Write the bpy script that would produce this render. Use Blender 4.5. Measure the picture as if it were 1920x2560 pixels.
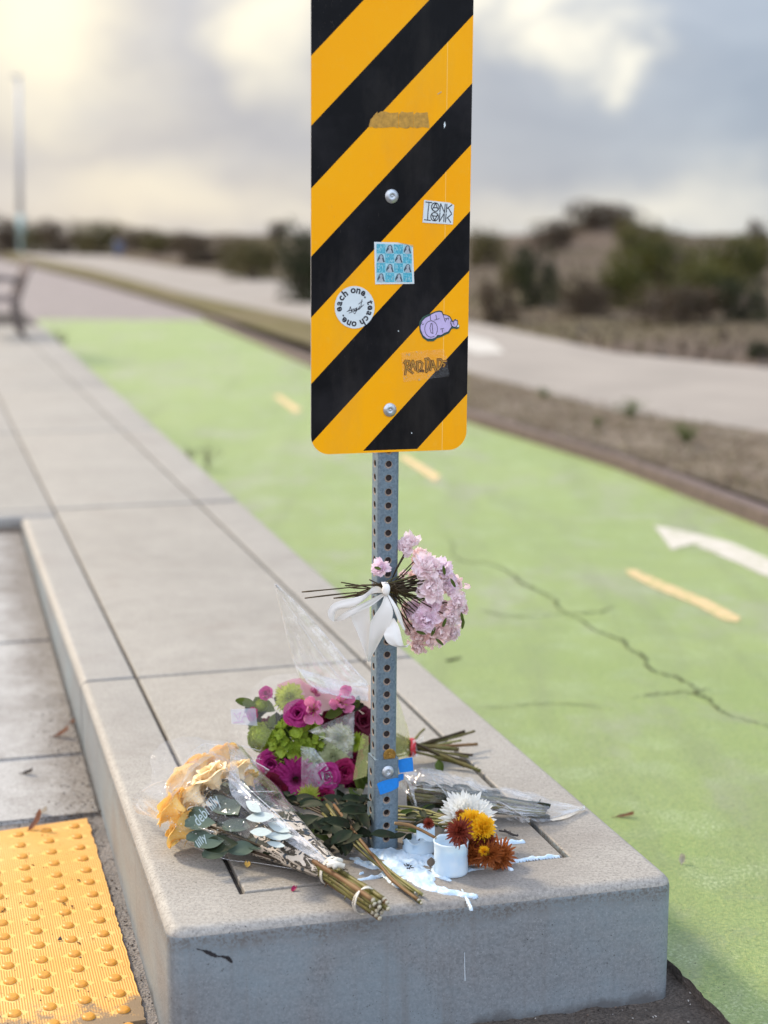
import bpy, bmesh, math, random
from math import sin, cos, pi, radians, sqrt, exp, atan2
from mathutils import Vector, Matrix, noise

for o in list(bpy.data.objects):
    bpy.data.objects.remove(o)
S = bpy.context.scene
C = S.collection

# ------------------------------------------------------------------ camera
FPX, PITCH, CAMH, CAMD = 4000.0, math.atan(695/4000.0), 1.144, 2.891
cd = bpy.data.cameras.new('camera'); cam = bpy.data.objects.new('camera', cd); C.objects.link(cam)
cam.location = (0, -CAMD, CAMH); cam.rotation_euler = (pi/2-PITCH, 0, 0)
cd.sensor_fit = 'VERTICAL'; cd.sensor_height = 36; cd.lens = 36*FPX/2560
cd.clip_start = .05; cd.clip_end = 6000
cd.dof.use_dof = True; cd.dof.focus_distance = 2.98; cd.dof.aperture_fstop = 2.05
S.camera = cam
# ------------------------------------------------------------------ world + sun + exposure
SUN_EL, SUN_AZ = radians(38), radians(-52)      # azimuth from +y towards +x
W = bpy.data.worlds.new('World'); S.world = W; W.use_nodes = True
def build_world():
    nt = W.node_tree; N = nt.nodes; L = nt.links
    for n in list(N): N.remove(n)
    out = N.new('ShaderNodeOutputWorld'); bg = N.new('ShaderNodeBackground'); L.new(bg.outputs[0], out.inputs[0])
    bg.inputs[1].default_value = .1
    sky = N.new('ShaderNodeTexSky'); sky.sky_type = 'NISHITA'; sky.sun_disc = False
    sky.sun_elevation = SUN_EL; sky.sun_rotation = SUN_AZ
    tc = N.new('ShaderNodeTexCoord'); D = tc.outputs['Generated']
    def mth(op, a, b=None, c=None, clamp=False):
        n = N.new('ShaderNodeMath'); n.operation = op; n.use_clamp = clamp
        for i, v in enumerate((a, b, c)):
            if v is None: continue
            if hasattr(v, 'links'): L.new(v, n.inputs[i])
            else: n.inputs[i].default_value = v
        return n.outputs[0]
    def mixc(f, a, b):
        n = N.new('ShaderNodeMix'); n.data_type = 'RGBA'
        for k, v in ((0, f), (6, a), (7, b)):
            if hasattr(v, 'links'): L.new(v, n.inputs[k])
            else: n.inputs[k].default_value = v if k == 0 else (*v, 1)
        return n.outputs[2]
    def noi(scale, detail, sz, dist=0, off=(0, 0, 0)):
        mp = N.new('ShaderNodeMapping'); mp.inputs['Scale'].default_value = (1, 1, sz); mp.inputs['Location'].default_value = off
        L.new(D, mp.inputs[0]); n = N.new('ShaderNodeTexNoise'); n.inputs['Scale'].default_value = scale
        n.inputs['Detail'].default_value = detail; n.inputs['Distortion'].default_value = dist
        n.inputs['Roughness'].default_value = .5
        L.new(mp.outputs[0], n.inputs[0]); return n
    # distorted direction for the openings between clouds
    nz = noi(9, 4, 1.5); va = N.new('ShaderNodeVectorMath'); va.operation = 'MULTIPLY_ADD'
    L.new(nz.outputs['Color'], va.inputs[0]); va.inputs[1].default_value = (.16, .16, .10); L.new(D, va.inputs[2])
    vs = N.new('ShaderNodeVectorMath'); vs.operation = 'ADD'; L.new(va.outputs[0], vs.inputs[0]); vs.inputs[1].default_value = (-.08, -.08, -.05)
    vn = N.new('ShaderNodeVectorMath'); vn.operation = 'NORMALIZE'; L.new(vs.outputs[0], vn.inputs[0])
    cp, sp_ = cos(PITCH), sin(PITCH)
    def ddir(X, Y):
        u = (X*1920/1659-960)/FPX; v = (1280-Y*1920/1659)/FPX
        return Vector((u, cp+v*sp_, -sp_+v*cp)).normalized()
    def bump(X, Y, k, sz=1.0):
        d = N.new('ShaderNodeVectorMath'); d.operation = 'DISTANCE'
        q = ddir(X, Y)
        m = N.new('ShaderNodeVectorMath'); m.operation = 'MULTIPLY'; L.new(vn.outputs[0], m.inputs[0]); m.inputs[1].default_value = (1, 1, sz)
        L.new(m.outputs[0], d.inputs[0]); d.inputs[1].default_value = (q.x, q.y, q.z*sz)
        e = mth('DIVIDE', d.outputs['Value'], k); e = mth('POWER', e, 2.0); e = mth('MULTIPLY', e, -1.0)
        return mth('EXPONENT', e)
    m = None
    for X, Y, k, sz, a in ((60, 60, .075, 1.3, 1.0), (630, 50, .030, .8, .95), (330, 450, .10, 3.6, .55), (120, 240, .04, 1.2, .5), (260, 90, .03, 1.2, .6),
                           (1230, 30, .026, 1.2, .95), (1300, 90, .022, 1.2, .9), (1370, 150, .016, 1.2, .8), (1400, 465, .14, 6.0, .6), (1090, 10, .024, 1, .8), (640, 470, .06, 3.5, .4)):
        b = mth('MULTIPLY', bump(X, Y, k, sz), a)
        m = b if m is None else mth('MAXIMUM', m, b)
    sep = N.new('ShaderNodeSeparateXYZ'); L.new(D, sep.inputs[0])
    # general broken cloud everywhere
    g = noi(2.6, 6, 1.6, .3, (3, 1, 2)); gm = N.new('ShaderNodeMapRange'); L.new(g.outputs[0], gm.inputs[0])
    for i, v in ((1, .52), (2, .72), (3, 0), (4, .45)): gm.inputs[i].default_value = v
    high = mth('MULTIPLY', gm.outputs[0], mth('MULTIPLY', mth('SUBTRACT', sep.outputs['Z'], .12), 4.0, clamp=True))
    m = mth('MAXIMUM', m, high)
    # cloud base colour : mauve grey on the left, blue grey on the right
    side = N.new('ShaderNodeMapRange'); L.new(sep.outputs['X'], side.inputs[0])
    for i, v in ((1, -.16), (2, .22), (3, 0), (4, 1)): side.inputs[i].default_value = v
    base = mixc(side.outputs[0], (.49, .455, .47), (.365, .415, .50))
    t = noi(7, 5, 2.2, .2, (1, 5, 0)); tm = N.new('ShaderNodeMapRange'); L.new(t.outputs[0], tm.inputs[0])
    for i, v in ((1, .42), (2, .70), (3, .0), (4, .5)): tm.inputs[i].default_value = v
    base = mixc(tm.outputs[0], base, mixc(side.outputs[0], (.70, .67, .66), (.60, .65, .71)))
    cream = mixc(side.outputs[0], (1.16, 1.02, .74), (1.10, 1.04, .88))
    col = mixc(m, base, cream)
    # overcast sky is brighter towards the zenith, and bluer
    up = mth('MAXIMUM', sep.outputs['Z'], 0.0)
    gain = mth('MULTIPLY_ADD', mth('MAXIMUM', mth('SUBTRACT', up, .1), 0), .75, .84)
    cool = mixc(mth('MULTIPLY', up, 1.0, clamp=True), (1, 1, 1), (.88, .98, 1.13))
    mm = N.new('ShaderNodeMix'); mm.data_type = 'RGBA'; mm.blend_type = 'MULTIPLY'; mm.inputs[0].default_value = 1
    L.new(col, mm.inputs[6]); L.new(cool, mm.inputs[7])
    sc = N.new('ShaderNodeVectorMath'); sc.operation = 'SCALE'; L.new(mm.outputs[2], sc.inputs[0]); L.new(mth('MULTIPLY', gain, 10.0), sc.inputs['Scale'])
    bk = N.new('ShaderNodeMapRange'); L.new(sep.outputs['Y'], bk.inputs[0]); bk.interpolation_type = 'SMOOTHSTEP'
    for i, v in ((1, .5), (2, -.8), (3, 1.0), (4, 2.7)): bk.inputs[i].default_value = v      # unseen sky behind the camera, brightness added to light the sign's face
    sc2 = N.new('ShaderNodeVectorMath'); sc2.operation = 'SCALE'; L.new(sc.outputs[0], sc2.inputs[0]); L.new(bk.outputs[0], sc2.inputs['Scale'])
    fin = mixc(.1, sc2.outputs[0], sky.outputs[0])
    L.new(fin, bg.inputs[0])
build_world()
sd = bpy.data.lights.new('sun', 'SUN'); sun = bpy.data.objects.new('sun', sd); C.objects.link(sun)
sd.energy = 3.4; sd.angle = radians(9); sd.color = (1, .85, .64)
sv = Vector((sin(SUN_AZ)*cos(SUN_EL), cos(SUN_AZ)*cos(SUN_EL), sin(SUN_EL)))
sun.rotation_euler = sv.to_track_quat('Z', 'Y').to_euler()
S.view_settings.view_transform = 'Standard'; S.view_settings.look = 'None'
S.view_settings.exposure = .37; S.view_settings.gamma = 1; S.view_settings.use_curve_mapping = False
S.render.engine = 'CYCLES'
S.cycles.transparent_max_bounces = 24; S.cycles.max_bounces = 10

# ------------------------------------------------------------------ coordinates
K = 1920/1659.0
cp, sp_ = cos(PITCH), sin(PITCH)
def ray(X, Y):
    u = (X*K-960)/FPX; v = (1280-Y*K)/FPX
    return Vector((u, cp+v*sp_, -sp_+v*cp))
CAM = Vector((0, -CAMD, CAMH))
def G(X, Y, z=0.0):                      # point of the level plane at height z
    r = ray(X, Y); return CAM + r*((z-CAMH)/r.z)
def V(X, Y, y=0.0):                      # point of the upright plane at depth y
    r = ray(X, Y); return CAM + r*((y+CAMD)/r.y)
def zoomer(x0, y0, s): return lambda x, y: ((x0+x/s)/K, (y0+y/s)/K)
zA = zoomer(340, 1640, 1659/660.); zB = zoomer(900, 1780, 1659/600.); zC = zoomer(660, 1280, 1659/560.)
zD = zoomer(760, 440, 1352/440.); zE = zoomer(0, 1900, 1659/500.); zF = zoomer(600, 1680, 1659/360.)
zH = zoomer(1100, 1100, 1649/820.); zL = zoomer(820, 680, 1659/340.); zT = zoomer(1000, 480, 1659/160.); zU = zoomer(740, 0, 1659/480.)
TH = radians(16)
def st(s, t, z=0.0): return Vector((-s*sin(TH)+t*cos(TH), s*cos(TH)+t*sin(TH), z))   # along / across the platform
def ts(p): return (-p.x*sin(TH)+p.y*cos(TH), p.x*cos(TH)+p.y*sin(TH))
def ramp_z(s): return -.228+.047*max(min(s, 3.85), -2)
def GR(X, Y):                            # point of the sloping ramp surface
    z = -.2
    for _ in range(12):
        p = G(X, Y, z); z = ramp_z(ts(p)[0])
    return G(X, Y, z)

# ------------------------------------------------------------------ object helpers
def wmat(o):
    m = o.matrix_parent_inverse @ o.matrix_basis
    return wmat(o.parent) @ m if o.parent else o.matrix_basis.copy()
def thing(name, label, cat, loc=(0, 0, 0), group=None, rot=None):
    o = bpy.data.objects.new(name, None); C.objects.link(o); o.empty_display_size = .05
    o.location = loc
    if rot: o.rotation_euler = rot
    o['label'] = label; o['category'] = cat
    if group: o['group'] = group
    return o
def put(name, me, mats=None, parent=None, M=None, local=False, label=None, kind=None):
    if mats is not None:
        if not isinstance(mats, (list, tuple)): mats = [mats]
        if len(me.materials) == 0:
            for m in mats: me.materials.append(m)
    o = bpy.data.objects.new(name, me); C.objects.link(o)
    if parent:
        o.parent = parent
        if not local: o.matrix_parent_inverse = wmat(parent).inverted()
    if M is not None: o.matrix_basis = M
    if label: o['label'] = label
    if kind: o['kind'] = kind
    return o
def tag(o, label, cat, group=None):
    o['label'] = label; o['category'] = cat
    if group: o['group'] = group
    return o
def mesh(name, vs, fs, smooth=False, mi=None, uv=None):
    me = bpy.data.meshes.new(name); me.from_pydata([tuple(v) for v in vs], [], fs); me.update()
    if smooth: me.polygons.foreach_set('use_smooth', [True]*len(fs))
    if mi: me.polygons.foreach_set('material_index', mi)
    if uv:
        l = me.uv_layers.new(name='UVMap')
        for lp in me.loops: l.data[lp.index].uv = uv[lp.vertex_index]
    return me
class MB:
    def __init__(s): s.v = []; s.f = []; s.m = []
    def add(s, vs, fs, mi=0):
        b = len(s.v); s.v += [Vector(v) for v in vs]; s.f += [tuple(b+i for i in f) for f in fs]; s.m += [mi]*len(fs); return s
    def box(s, a, b, M=None, mi=0):
        vs = [Vector((x, y, z)) for x in (a[0], b[0]) for y in (a[1], b[1]) for z in (a[2], b[2])]
        if M: vs = [M @ v for v in vs]
        return s.add(vs, [(0, 1, 3, 2), (4, 6, 7, 5), (0, 4, 5, 1), (2, 3, 7, 6), (0, 2, 6, 4), (1, 5, 7, 3)], mi)
    def prism(s, poly, z0, z1, M=None, mi=0):
        n = len(poly)
        vs = [Vector((p[0], p[1], z0)) for p in poly]+[Vector((p[0], p[1], z1)) for p in poly]
        if M: vs = [M @ v for v in vs]
        fs = [tuple(range(n))[::-1], tuple(range(n, 2*n))]+[(i, (i+1) % n, n+(i+1) % n, n+i) for i in range(n)]
        return s.add(vs, fs, mi)
    def tube(s, pts, rad, n=8, caps=True, mi=0, capmi=None):
        pts = [Vector(p) for p in pts]; m = len(pts)
        rad = rad if isinstance(rad, (list, tuple)) else [rad]*m
        vs = []; up = None
        for i, p in enumerate(pts):
            d = (pts[min(i+1, m-1)]-pts[max(i-1, 0)]).normalized()
            if up is None: up = d.orthogonal().normalized()
            up = (up-d*up.dot(d)).normalized(); sd_ = d.cross(up)
            for k in range(n):
                a = 2*pi*k/n; vs.append(p+(up*cos(a)+sd_*sin(a))*rad[i])
        fs = [(i*n+k, i*n+(k+1) % n, (i+1)*n+(k+1) % n, (i+1)*n+k) for i in range(m-1) for k in range(n)]
        s.add(vs, fs, mi)
        if caps:
            b = len(s.v)-len(vs); cm = mi if capmi is None else capmi
            s.f.append(tuple(b+k for k in range(n))[::-1]); s.f.append(tuple(b+(m-1)*n+k for k in range(n))); s.m += [cm, cm]
        return s
    def grid(s, fn, nu, nv, mi=0, closed=False):
        vs = [fn(i/nu, j/nv) for j in range(nv+1) for i in range(nu+1)]
        fs = [(j*(nu+1)+i, j*(nu+1)+i+1, (j+1)*(nu+1)+i+1, (j+1)*(nu+1)+i) for j in range(nv) for i in range(nu)]
        return s.add(vs, fs, mi)
    def add_mesh(s, me, M, mi=0):
        s.add([M @ v.co for v in me.vertices], [tuple(p.vertices) for p in me.polygons], mi); return s
    def mesh(s, name, smooth=False): return mesh(name, s.v, s.f, smooth, s.m)
def frame(loc, zdir, spin=0, sc=1.0):
    q = Vector(zdir).normalized().to_track_quat('Z', 'Y')
    return Matrix.Translation(loc) @ q.to_matrix().to_4x4() @ Matrix.Rotation(spin, 4, 'Z') @ Matrix.Diagonal((sc, sc, sc, 1) if not isinstance(sc, tuple) else (*sc, 1))
def smoothpath(pts, n=6):
    pts = [Vector(p) for p in pts]; out = []
    P = [pts[0]]+pts+[pts[-1]]
    for i in range(1, len(P)-2):
        a, b, c, d = P[i-1:i+3]
        for k in range(n):
            t = k/n
            out.append(.5*((2*b)+(c-a)*t+(2*a-5*b+4*c-d)*t*t+(3*b-a-3*c+d)*t**3))
    out.append(pts[-1]); return out
def curvy(p0, p1, r0, r1, rnd, n=6, amp=.003, seg=6):
    pts = [Vector(p0).lerp(Vector(p1), i/seg)+Vector((rnd.uniform(-1, 1), rnd.uniform(-1, 1), rnd.uniform(-1, 1)))*amp*(0 < i < seg) for i in range(seg+1)]
    return pts, [r0+(r1-r0)*i/seg for i in range(seg+1)]

# ------------------------------------------------------------------ materials
class NT:
    def __init__(s, name, rough=.6, metal=0, spec=.5):
        s.m = bpy.data.materials.new(name); s.m.use_nodes = True; s.t = s.m.node_tree; s.n = s.t.nodes
        s.b = s.n['Principled BSDF']; s.b.inputs['Roughness'].default_value = rough; s.b.inputs['Metallic'].default_value = metal
        s.b.inputs['Specular IOR Level'].default_value = spec
        s.co = s.n.new('ShaderNodeTexCoord')
    def set(s, node, i, v):
        if v is None: return
        if hasattr(v, 'links'): s.t.links.new(v, node.inputs[i])
        else:
            k = node.inputs[i]
            if k.type == 'RGBA' and len(v) == 3: v = (*v, 1)
            k.default_value = v
    def vec(s, scale=(1, 1, 1), rot=(0, 0, 0), loc=(0, 0, 0), src='Object'):
        n = s.n.new('ShaderNodeMapping'); s.t.links.new(s.co.outputs[src], n.inputs[0])
        n.inputs['Scale'].default_value = scale; n.inputs['Rotation'].default_value = rot; n.inputs['Location'].default_value = loc
        return n.outputs[0]
    def noise(s, scale, detail=4, rough=.55, vec=None, dist=0, out=0):
        n = s.n.new('ShaderNodeTexNoise'); s.set(n, 'Vector', vec or s.co.outputs['Object'])
        n.inputs['Scale'].default_value = scale; n.inputs['Detail'].default_value = detail
        n.inputs['Roughness'].default_value = rough; n.inputs['Distortion'].default_value = dist
        return n.outputs[out]
    def vor(s, scale, vec=None, feature='F1', out=0, rnd=1):
        n = s.n.new('ShaderNodeTexVoronoi'); n.feature = feature; s.set(n, 'Vector', vec or s.co.outputs['Object'])
        n.inputs['Scale'].default_value = scale; n.inputs['Randomness'].default_value = rnd; return n.outputs[out]
    def wave(s, scale, vec=None, dist=0, kind='X'):
        n = s.n.new('ShaderNodeTexWave'); n.bands_direction = kind; s.set(n, 'Vector', vec or s.co.outputs['Object'])
        n.inputs['Scale'].default_value = scale; n.inputs['Distortion'].default_value = dist; return n.outputs[1]
    def mr(s, f, a, b, c=0, d=1, smooth=False):
        n = s.n.new('ShaderNodeMapRange'); n.interpolation_type = 'SMOOTHSTEP' if smooth else 'LINEAR'
        for i, v in enumerate((f, a, b, c, d)): s.set(n, i, v)
        return n.outputs[0]
    def mix(s, f, a, b, mode='MIX'):
        n = s.n.new('ShaderNodeMix'); n.data_type = 'RGBA'; n.blend_type = mode
        s.set(n, 0, f); s.set(n, 6, a); s.set(n, 7, b); return n.outputs[2]
    def math(s, op, a, b=None, c=None, clamp=False):
        n = s.n.new('ShaderNodeMath'); n.operation = op; n.use_clamp = clamp
        s.set(n, 0, a); s.set(n, 1, b); s.set(n, 2, c); return n.outputs[0]
    def sep(s, v=None):
        n = s.n.new('ShaderNodeSeparateXYZ'); s.set(n, 0, v or s.co.outputs['Object']); return n.outputs
    def col(s, c): s.set(s.b, 'Base Color', c); return s
    def bump(s, h, strength=.3, dist=.001):
        n = s.n.new('ShaderNodeBump'); s.set(n, 'Height', h); n.inputs['Strength'].default_value = strength; n.inputs['Distance'].default_value = dist
        prev = s.b.inputs['Normal'].links
        if prev: s.t.links.new(prev[0].from_socket, n.inputs['Normal'])
        s.t.links.new(n.outputs[0], s.b.inputs['Normal']); return s
    def rough(s, r): s.set(s.b, 'Roughness', r); return s
def lin(r, g, b): return tuple(((c/255.)/12.92 if c < 11 else (((c/255.)+.055)/1.055)**2.4) for c in (r, g, b))
def simple(name, c, rough=.6, var=.25, scale=60, metal=0, bump=0, spec=.5, sub=0, trans=0):
    m = NT(name, rough, metal, spec); f = m.noise(scale, 4)
    a = tuple(x*(1-var) for x in c); b = tuple(min(1, x*(1+var)) for x in c)
    m.col(m.mix(m.mr(f, .3, .7), a, b))
    if bump: m.bump(f, .5, bump)
    if sub: m.b.inputs['Subsurface Weight'].default_value = sub; m.b.inputs['Subsurface Radius'].default_value = (.006, .004, .003)
    return m.m
def petal(name, c1, c2, c3=None, rough=.55, scale=90, tr=.35):
    # c1 -> c2 colour variation, fine veins; light passes through a little
    m = NT(name, rough, 0, .3)
    f = m.noise(scale, 3); g = m.noise(14, 2)
    c = m.mix(m.mr(g, .35, .65), c1, c2)
    if c3: c = m.mix(m.mr(f, .5, .75, 0, .7), c, c3)
    m.col(c); m.bump(m.noise(320, 3), .25, .0004)
    td = m.n.new('ShaderNodeBsdfTranslucent'); m.set(td, 0, c); mx = m.n.new('ShaderNodeMixShader'); mx.inputs[0].default_value = tr
    m.t.links.new(m.b.outputs[0], mx.inputs[1]); m.t.links.new(td.outputs[0], mx.inputs[2])
    m.t.links.new(mx.outputs[0], m.n['Material Output'].inputs[0])
    return m.m
def concrete(name, light, dark, rot=TH, kerbdirt=False, pits=1.0, broom=1.0, dirt=(.10, .085, .07), dirtamt=.5, blue=None, vert=False):
    m = NT(name, .60, 0, .6)
    big = m.noise(1.7, 5, .6); mid = m.noise(9, 6, .65, dist=.4); fine = m.noise(170, 5, .7); grit = m.noise(520, 3, .7)
    c = m.mix(m.mr(m.math('ADD', m.math('MULTIPLY', big, .55), m.math('MULTIPLY', mid, .45)), .36, .64), dark, light)
    oi = m.n.new('ShaderNodeObjectInfo'); c = m.mix(m.mr(oi.outputs['Random'], 0, 1, 0, .34), c, tuple(x*1.25 for x in light) if not vert else c)
    c = m.mix(m.mr(fine, .36, .58, .75, 0), c, tuple(x*.62 for x in dark))
    c = m.mix(m.mr(m.noise(300, 2, .6), .58, .70, 0, .7), c, tuple(min(1, x*1.35) for x in light))
    c = m.mix(m.mr(m.noise(90, 3, .7, m.vec(loc=(3, 3, 3))), .56, .72, 0, .5), c, tuple(x*.6 for x in dark))
    if blue:
        c = m.mix(m.mr(m.noise(4.5, 5, .55, dist=.6), .35, .70, .1, .75), c, blue)
    # broom strokes
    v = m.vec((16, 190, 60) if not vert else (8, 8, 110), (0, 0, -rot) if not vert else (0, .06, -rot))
    br = m.noise(1.0, 4, .6, v)
    c = m.mix(m.math('MULTIPLY', m.mr(br, .48, .75), .34*broom), c, tuple(min(1, x*1.3) for x in light))
    br2 = m.noise(1.0, 2, .6, m.vec((16, 70, 30) if not vert else (6, 6, 70), (0, 0, -rot), (4, 2, 1)))
    c = m.mix(m.math('MULTIPLY', m.mr(br2, .60, .78), .22*broom), c, tuple(x*.62 for x in dark))
    # stains
    stn = m.noise(3.1, 6, .6, m.vec(loc=(7, 3, 1)), .8)
    c = m.mix(m.mr(stn, .55, .78, 0, dirtamt), c, dirt)
    # pits and dark specks
    pv = m.vor(210, m.vec((1, 1, 1))); pm = m.math('MULTIPLY', m.math('LESS_THAN', pv, .16), m.math('GREATER_THAN', m.noise(38, 2), .56))
    c = m.mix(m.math('MULTIPLY', pm, .8*pits), c, (.03, .026, .024))
    pv2 = m.vor(70, m.vec(loc=(3, 1, 2))); pm2 = m.math('MULTIPLY', m.math('LESS_THAN', pv2, .09), m.math('GREATER_THAN', m.noise(11, 2), .54))
    c = m.mix(m.math('MULTIPLY', pm2, .85*pits), c, (.035, .03, .028))
    wp = m.math('MULTIPLY', m.math('LESS_THAN', m.vor(150, m.vec(loc=(9, 9, 9))), .10), m.math('GREATER_THAN', m.noise(25, 2, vec=m.vec(loc=(5, 5, 5))), .58))
    c = m.mix(m.math('MULTIPLY', wp, .6), c, tuple(min(1, x*1.9) for x in light))
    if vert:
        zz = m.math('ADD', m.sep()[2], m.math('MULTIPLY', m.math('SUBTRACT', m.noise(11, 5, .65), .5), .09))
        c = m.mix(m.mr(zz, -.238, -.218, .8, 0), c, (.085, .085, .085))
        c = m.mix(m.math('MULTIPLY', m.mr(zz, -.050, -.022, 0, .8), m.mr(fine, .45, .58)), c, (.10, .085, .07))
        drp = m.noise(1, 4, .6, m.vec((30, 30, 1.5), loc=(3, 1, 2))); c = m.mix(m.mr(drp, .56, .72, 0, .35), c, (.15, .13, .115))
    if kerbdirt:
        o_ = m.sep(); tt = m.math('ADD', m.math('MULTIPLY', o_[0], cos(TH)), m.math('MULTIPLY', o_[1], sin(TH)))
        kd = m.math('ADD', tt, m.math('MULTIPLY', m.math('SUBTRACT', m.noise(6, 6, .7), .5), .34))
        kd = m.math('MULTIPLY', m.mr(kd, -.64, -.49, 0, .95), m.mr(m.noise(120, 4, .7), .35, .6, .45, 1))
        c = m.mix(kd, c, (.10, .08, .062))
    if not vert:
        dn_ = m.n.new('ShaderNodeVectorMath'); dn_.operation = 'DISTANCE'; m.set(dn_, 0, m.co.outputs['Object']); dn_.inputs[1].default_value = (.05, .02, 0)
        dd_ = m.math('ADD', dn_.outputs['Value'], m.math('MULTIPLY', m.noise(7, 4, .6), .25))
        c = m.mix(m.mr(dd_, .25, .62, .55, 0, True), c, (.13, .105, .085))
    m.col(c)
    m.bump(m.math('SUBTRACT', m.math('ADD', fine, m.math('MULTIPLY', grit, .6)), m.math('MULTIPLY', pm, 1.2)), .55, .0012)
    m.bump(br, .12, .001); m.bump(mid, .25, .004)
    return m.m
M_CONC = concrete('broomed_concrete', (.372, .350, .308), (.248, .231, .202), dirt=(.20, .165, .135))
M_CONC2 = concrete('edge_concrete', (.366, .347, .311), (.238, .224, .202), dirt=(.17, .14, .12), pits=1.3)
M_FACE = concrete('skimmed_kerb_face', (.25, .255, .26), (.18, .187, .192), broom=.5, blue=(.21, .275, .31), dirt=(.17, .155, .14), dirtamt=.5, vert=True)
M_RAMP = concrete('ramp_concrete', (.44, .435, .42), (.33, .32, .305), dirt=(.12, .10, .085), dirtamt=.75, kerbdirt=True)
M_JOINT = simple('joint_dirt', (.035, .028, .024), .95, .4, 200, bump=.002)

def m_lane():
    m = NT('worn_green_paint', .50, 0, .6)
    big = m.noise(.9, 5, .6); mid = m.noise(5, 6, .65, dist=.3); fine = m.noise(130, 4, .75); gr = m.noise(420, 2, .7)
    c = m.mix(m.mr(big, .35, .65), (.225, .33, .092), (.285, .38, .132))
    c = m.mix(m.mr(mid, .45, .72, 0, .6), c, (.20, .27, .13))
    c = m.mix(m.mr(fine, .48, .60, 0, .85), c, (.40, .46, .15))
    c = m.mix(m.mr(m.noise(75, 3, .8, m.vec(loc=(2, 2, 2))), .50, .64, 0, .55), c, (.13, .19, .045))
    c = m.mix(m.mr(m.noise(55, 4, .7), .52, .68, 0, .45), c, (.22, .30, .08))
    c = m.mix(m.mr(gr, .60, .70, 0, .6), c, (.15, .24, .05))
    # worn through to grey asphalt
    w = m.noise(1.6, 7, .7, m.vec((1, .55, 1), loc=(2.2, 6, 0)), .3)
    c = m.mix(m.mr(w, .50, .68, 0, .7), c, (.33, .33, .27))
    trk = m.noise(1, 5, .6, m.vec((5, .5, 1), (0, 0, -radians(14)), (1, 1, 0)), .2)
    c = m.mix(m.mr(trk, .52, .70, 0, .35), c, (.17, .20, .10))
    wp = m.math('MULTIPLY', m.mr(m.noise(7, 3), .5, .66), m.mr(fine, .5, .6))
    c = m.mix(m.math('MULTIPLY', wp, .55), c, (.55, .66, .42))
    pm = m.math('MULTIPLY', m.math('LESS_THAN', m.vor(85), .13), m.math('GREATER_THAN', m.noise(6, 2, vec=m.vec(loc=(1, 8, 0))), .55))
    c = m.mix(m.math('MULTIPLY', pm, .8), c, (.06, .08, .03))
    st_ = m.mr(m.noise(10, 5, .7, m.vec((1, 2.5, 1), loc=(4, 4, 4))), .62, .74, 0, .45)
    c = m.mix(st_, c, (.22, .24, .05))
    m.col(c); m.bump(m.math('ADD', fine, gr), 1.0, .004)
    return m.m
M_LANE = m_lane()
def m_asph(name, a, b, sc=1.0):
    m = NT(name, .92, 0, .25)
    f = m.noise(140*sc, 3, .7); v = m.vor(230*sc, out=1)
    c = m.mix(m.mr(f, .35, .65), a, b)
    c = m.mix(.35, c, m.mix(v, (.05, .04, .035), (.26, .22, .19)))
    c = m.mix(m.mr(m.noise(4), .4, .7, 0, .5), c, tuple(x*.5 for x in a))
    m.col(c); m.bump(m.math('ADD', f, m.vor(170*sc)), .9, .004); return m.m
M_ASPH = m_asph('old_asphalt', (.11, .092, .08), (.19, .165, .145))
M_DIRT = m_asph('gutter_grit', (.20, .185, .17), (.36, .34, .325))
M_DIRTSHADE = m_asph('dark_soil_and_shade', (.045, .036, .03), (.10, .085, .07))  # soil colour, reused for the painted shade strip at the ramp top
M_APRON = simple('grey_asphalt_path', (.23, .20, .19), .9, .15, 3)
M_ROAD = simple('pale_gravel_road', (.275, .248, .218), .9, .12, 1.2)
def m_ground(name, cs, scale):
    m = NT(name, .95, 0, .2)
    c = m.mix(m.mr(m.noise(scale, 6, .65), .38, .62), cs[0], cs[1])
    c = m.mix(m.mr(m.noise(scale*3.3, 5, .7), .5, .68, 0, .85), c, cs[2])
    c = m.mix(m.mr(m.noise(scale*.35, 4, .6, m.vec(loc=(9, 2, 0))), .48, .62, 0, .8), c, cs[3])
    m.col(c); m.bump(m.noise(scale*9, 4), .8, .03); return m.m
M_VERGE = m_ground('verge_earth', ((.135, .105, .078), (.20, .165, .122), (.085, .072, .035), (.22, .185, .145)), 4)
M_VGRASS = m_ground('verge_dry_grass', ((.115, .098, .042), (.16, .135, .062), (.07, .068, .022), (.17, .135, .085)), 1.5)
M_DUNE = m_ground('dune_scrub', ((.078, .058, .045), (.118, .090, .068), (.05, .040, .026), (.075, .064, .030)), .32)
M_EDGE = simple('brown_edging', (.12, .09, .08), .9, .3, 20, bump=.004)
M_PINKKERB = simple('pinkish_kerb', (.36, .30, .27), .9, .15, 6)
M_WHITEP = simple('white_road_paint', (.56, .53, .47), .8, .18, 18)
def worn(name, c, gone):
    m = NT(name, .8); a = m.noise(22, 6, .75); b = m.noise(160, 3, .7)
    k = m.mix(m.mr(b, .35, .65), tuple(x*.82 for x in c), c)
    m.col(m.mix(m.math('MULTIPLY', m.mr(a, .50, .60), m.mr(b, .42, .52, .3, 1)), k, gone)); return m.m
M_WHITEP = worn('worn_white_paint', (.56, .53, .47), (.30, .32, .19)); M_YELP0 = worn('worn_yellow_paint', (.60, .45, .24), (.30, .33, .13))
M_WHITED = simple('dim_road_paint', (.46, .44, .40), .8, .2, 3)
M_YELP = simple('faded_yellow_paint', (.58, .43, .22), .8, .22, 40)
M_CRACK = simple('crack_dirt', (.06, .07, .022), .95, .4, 80)

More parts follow.
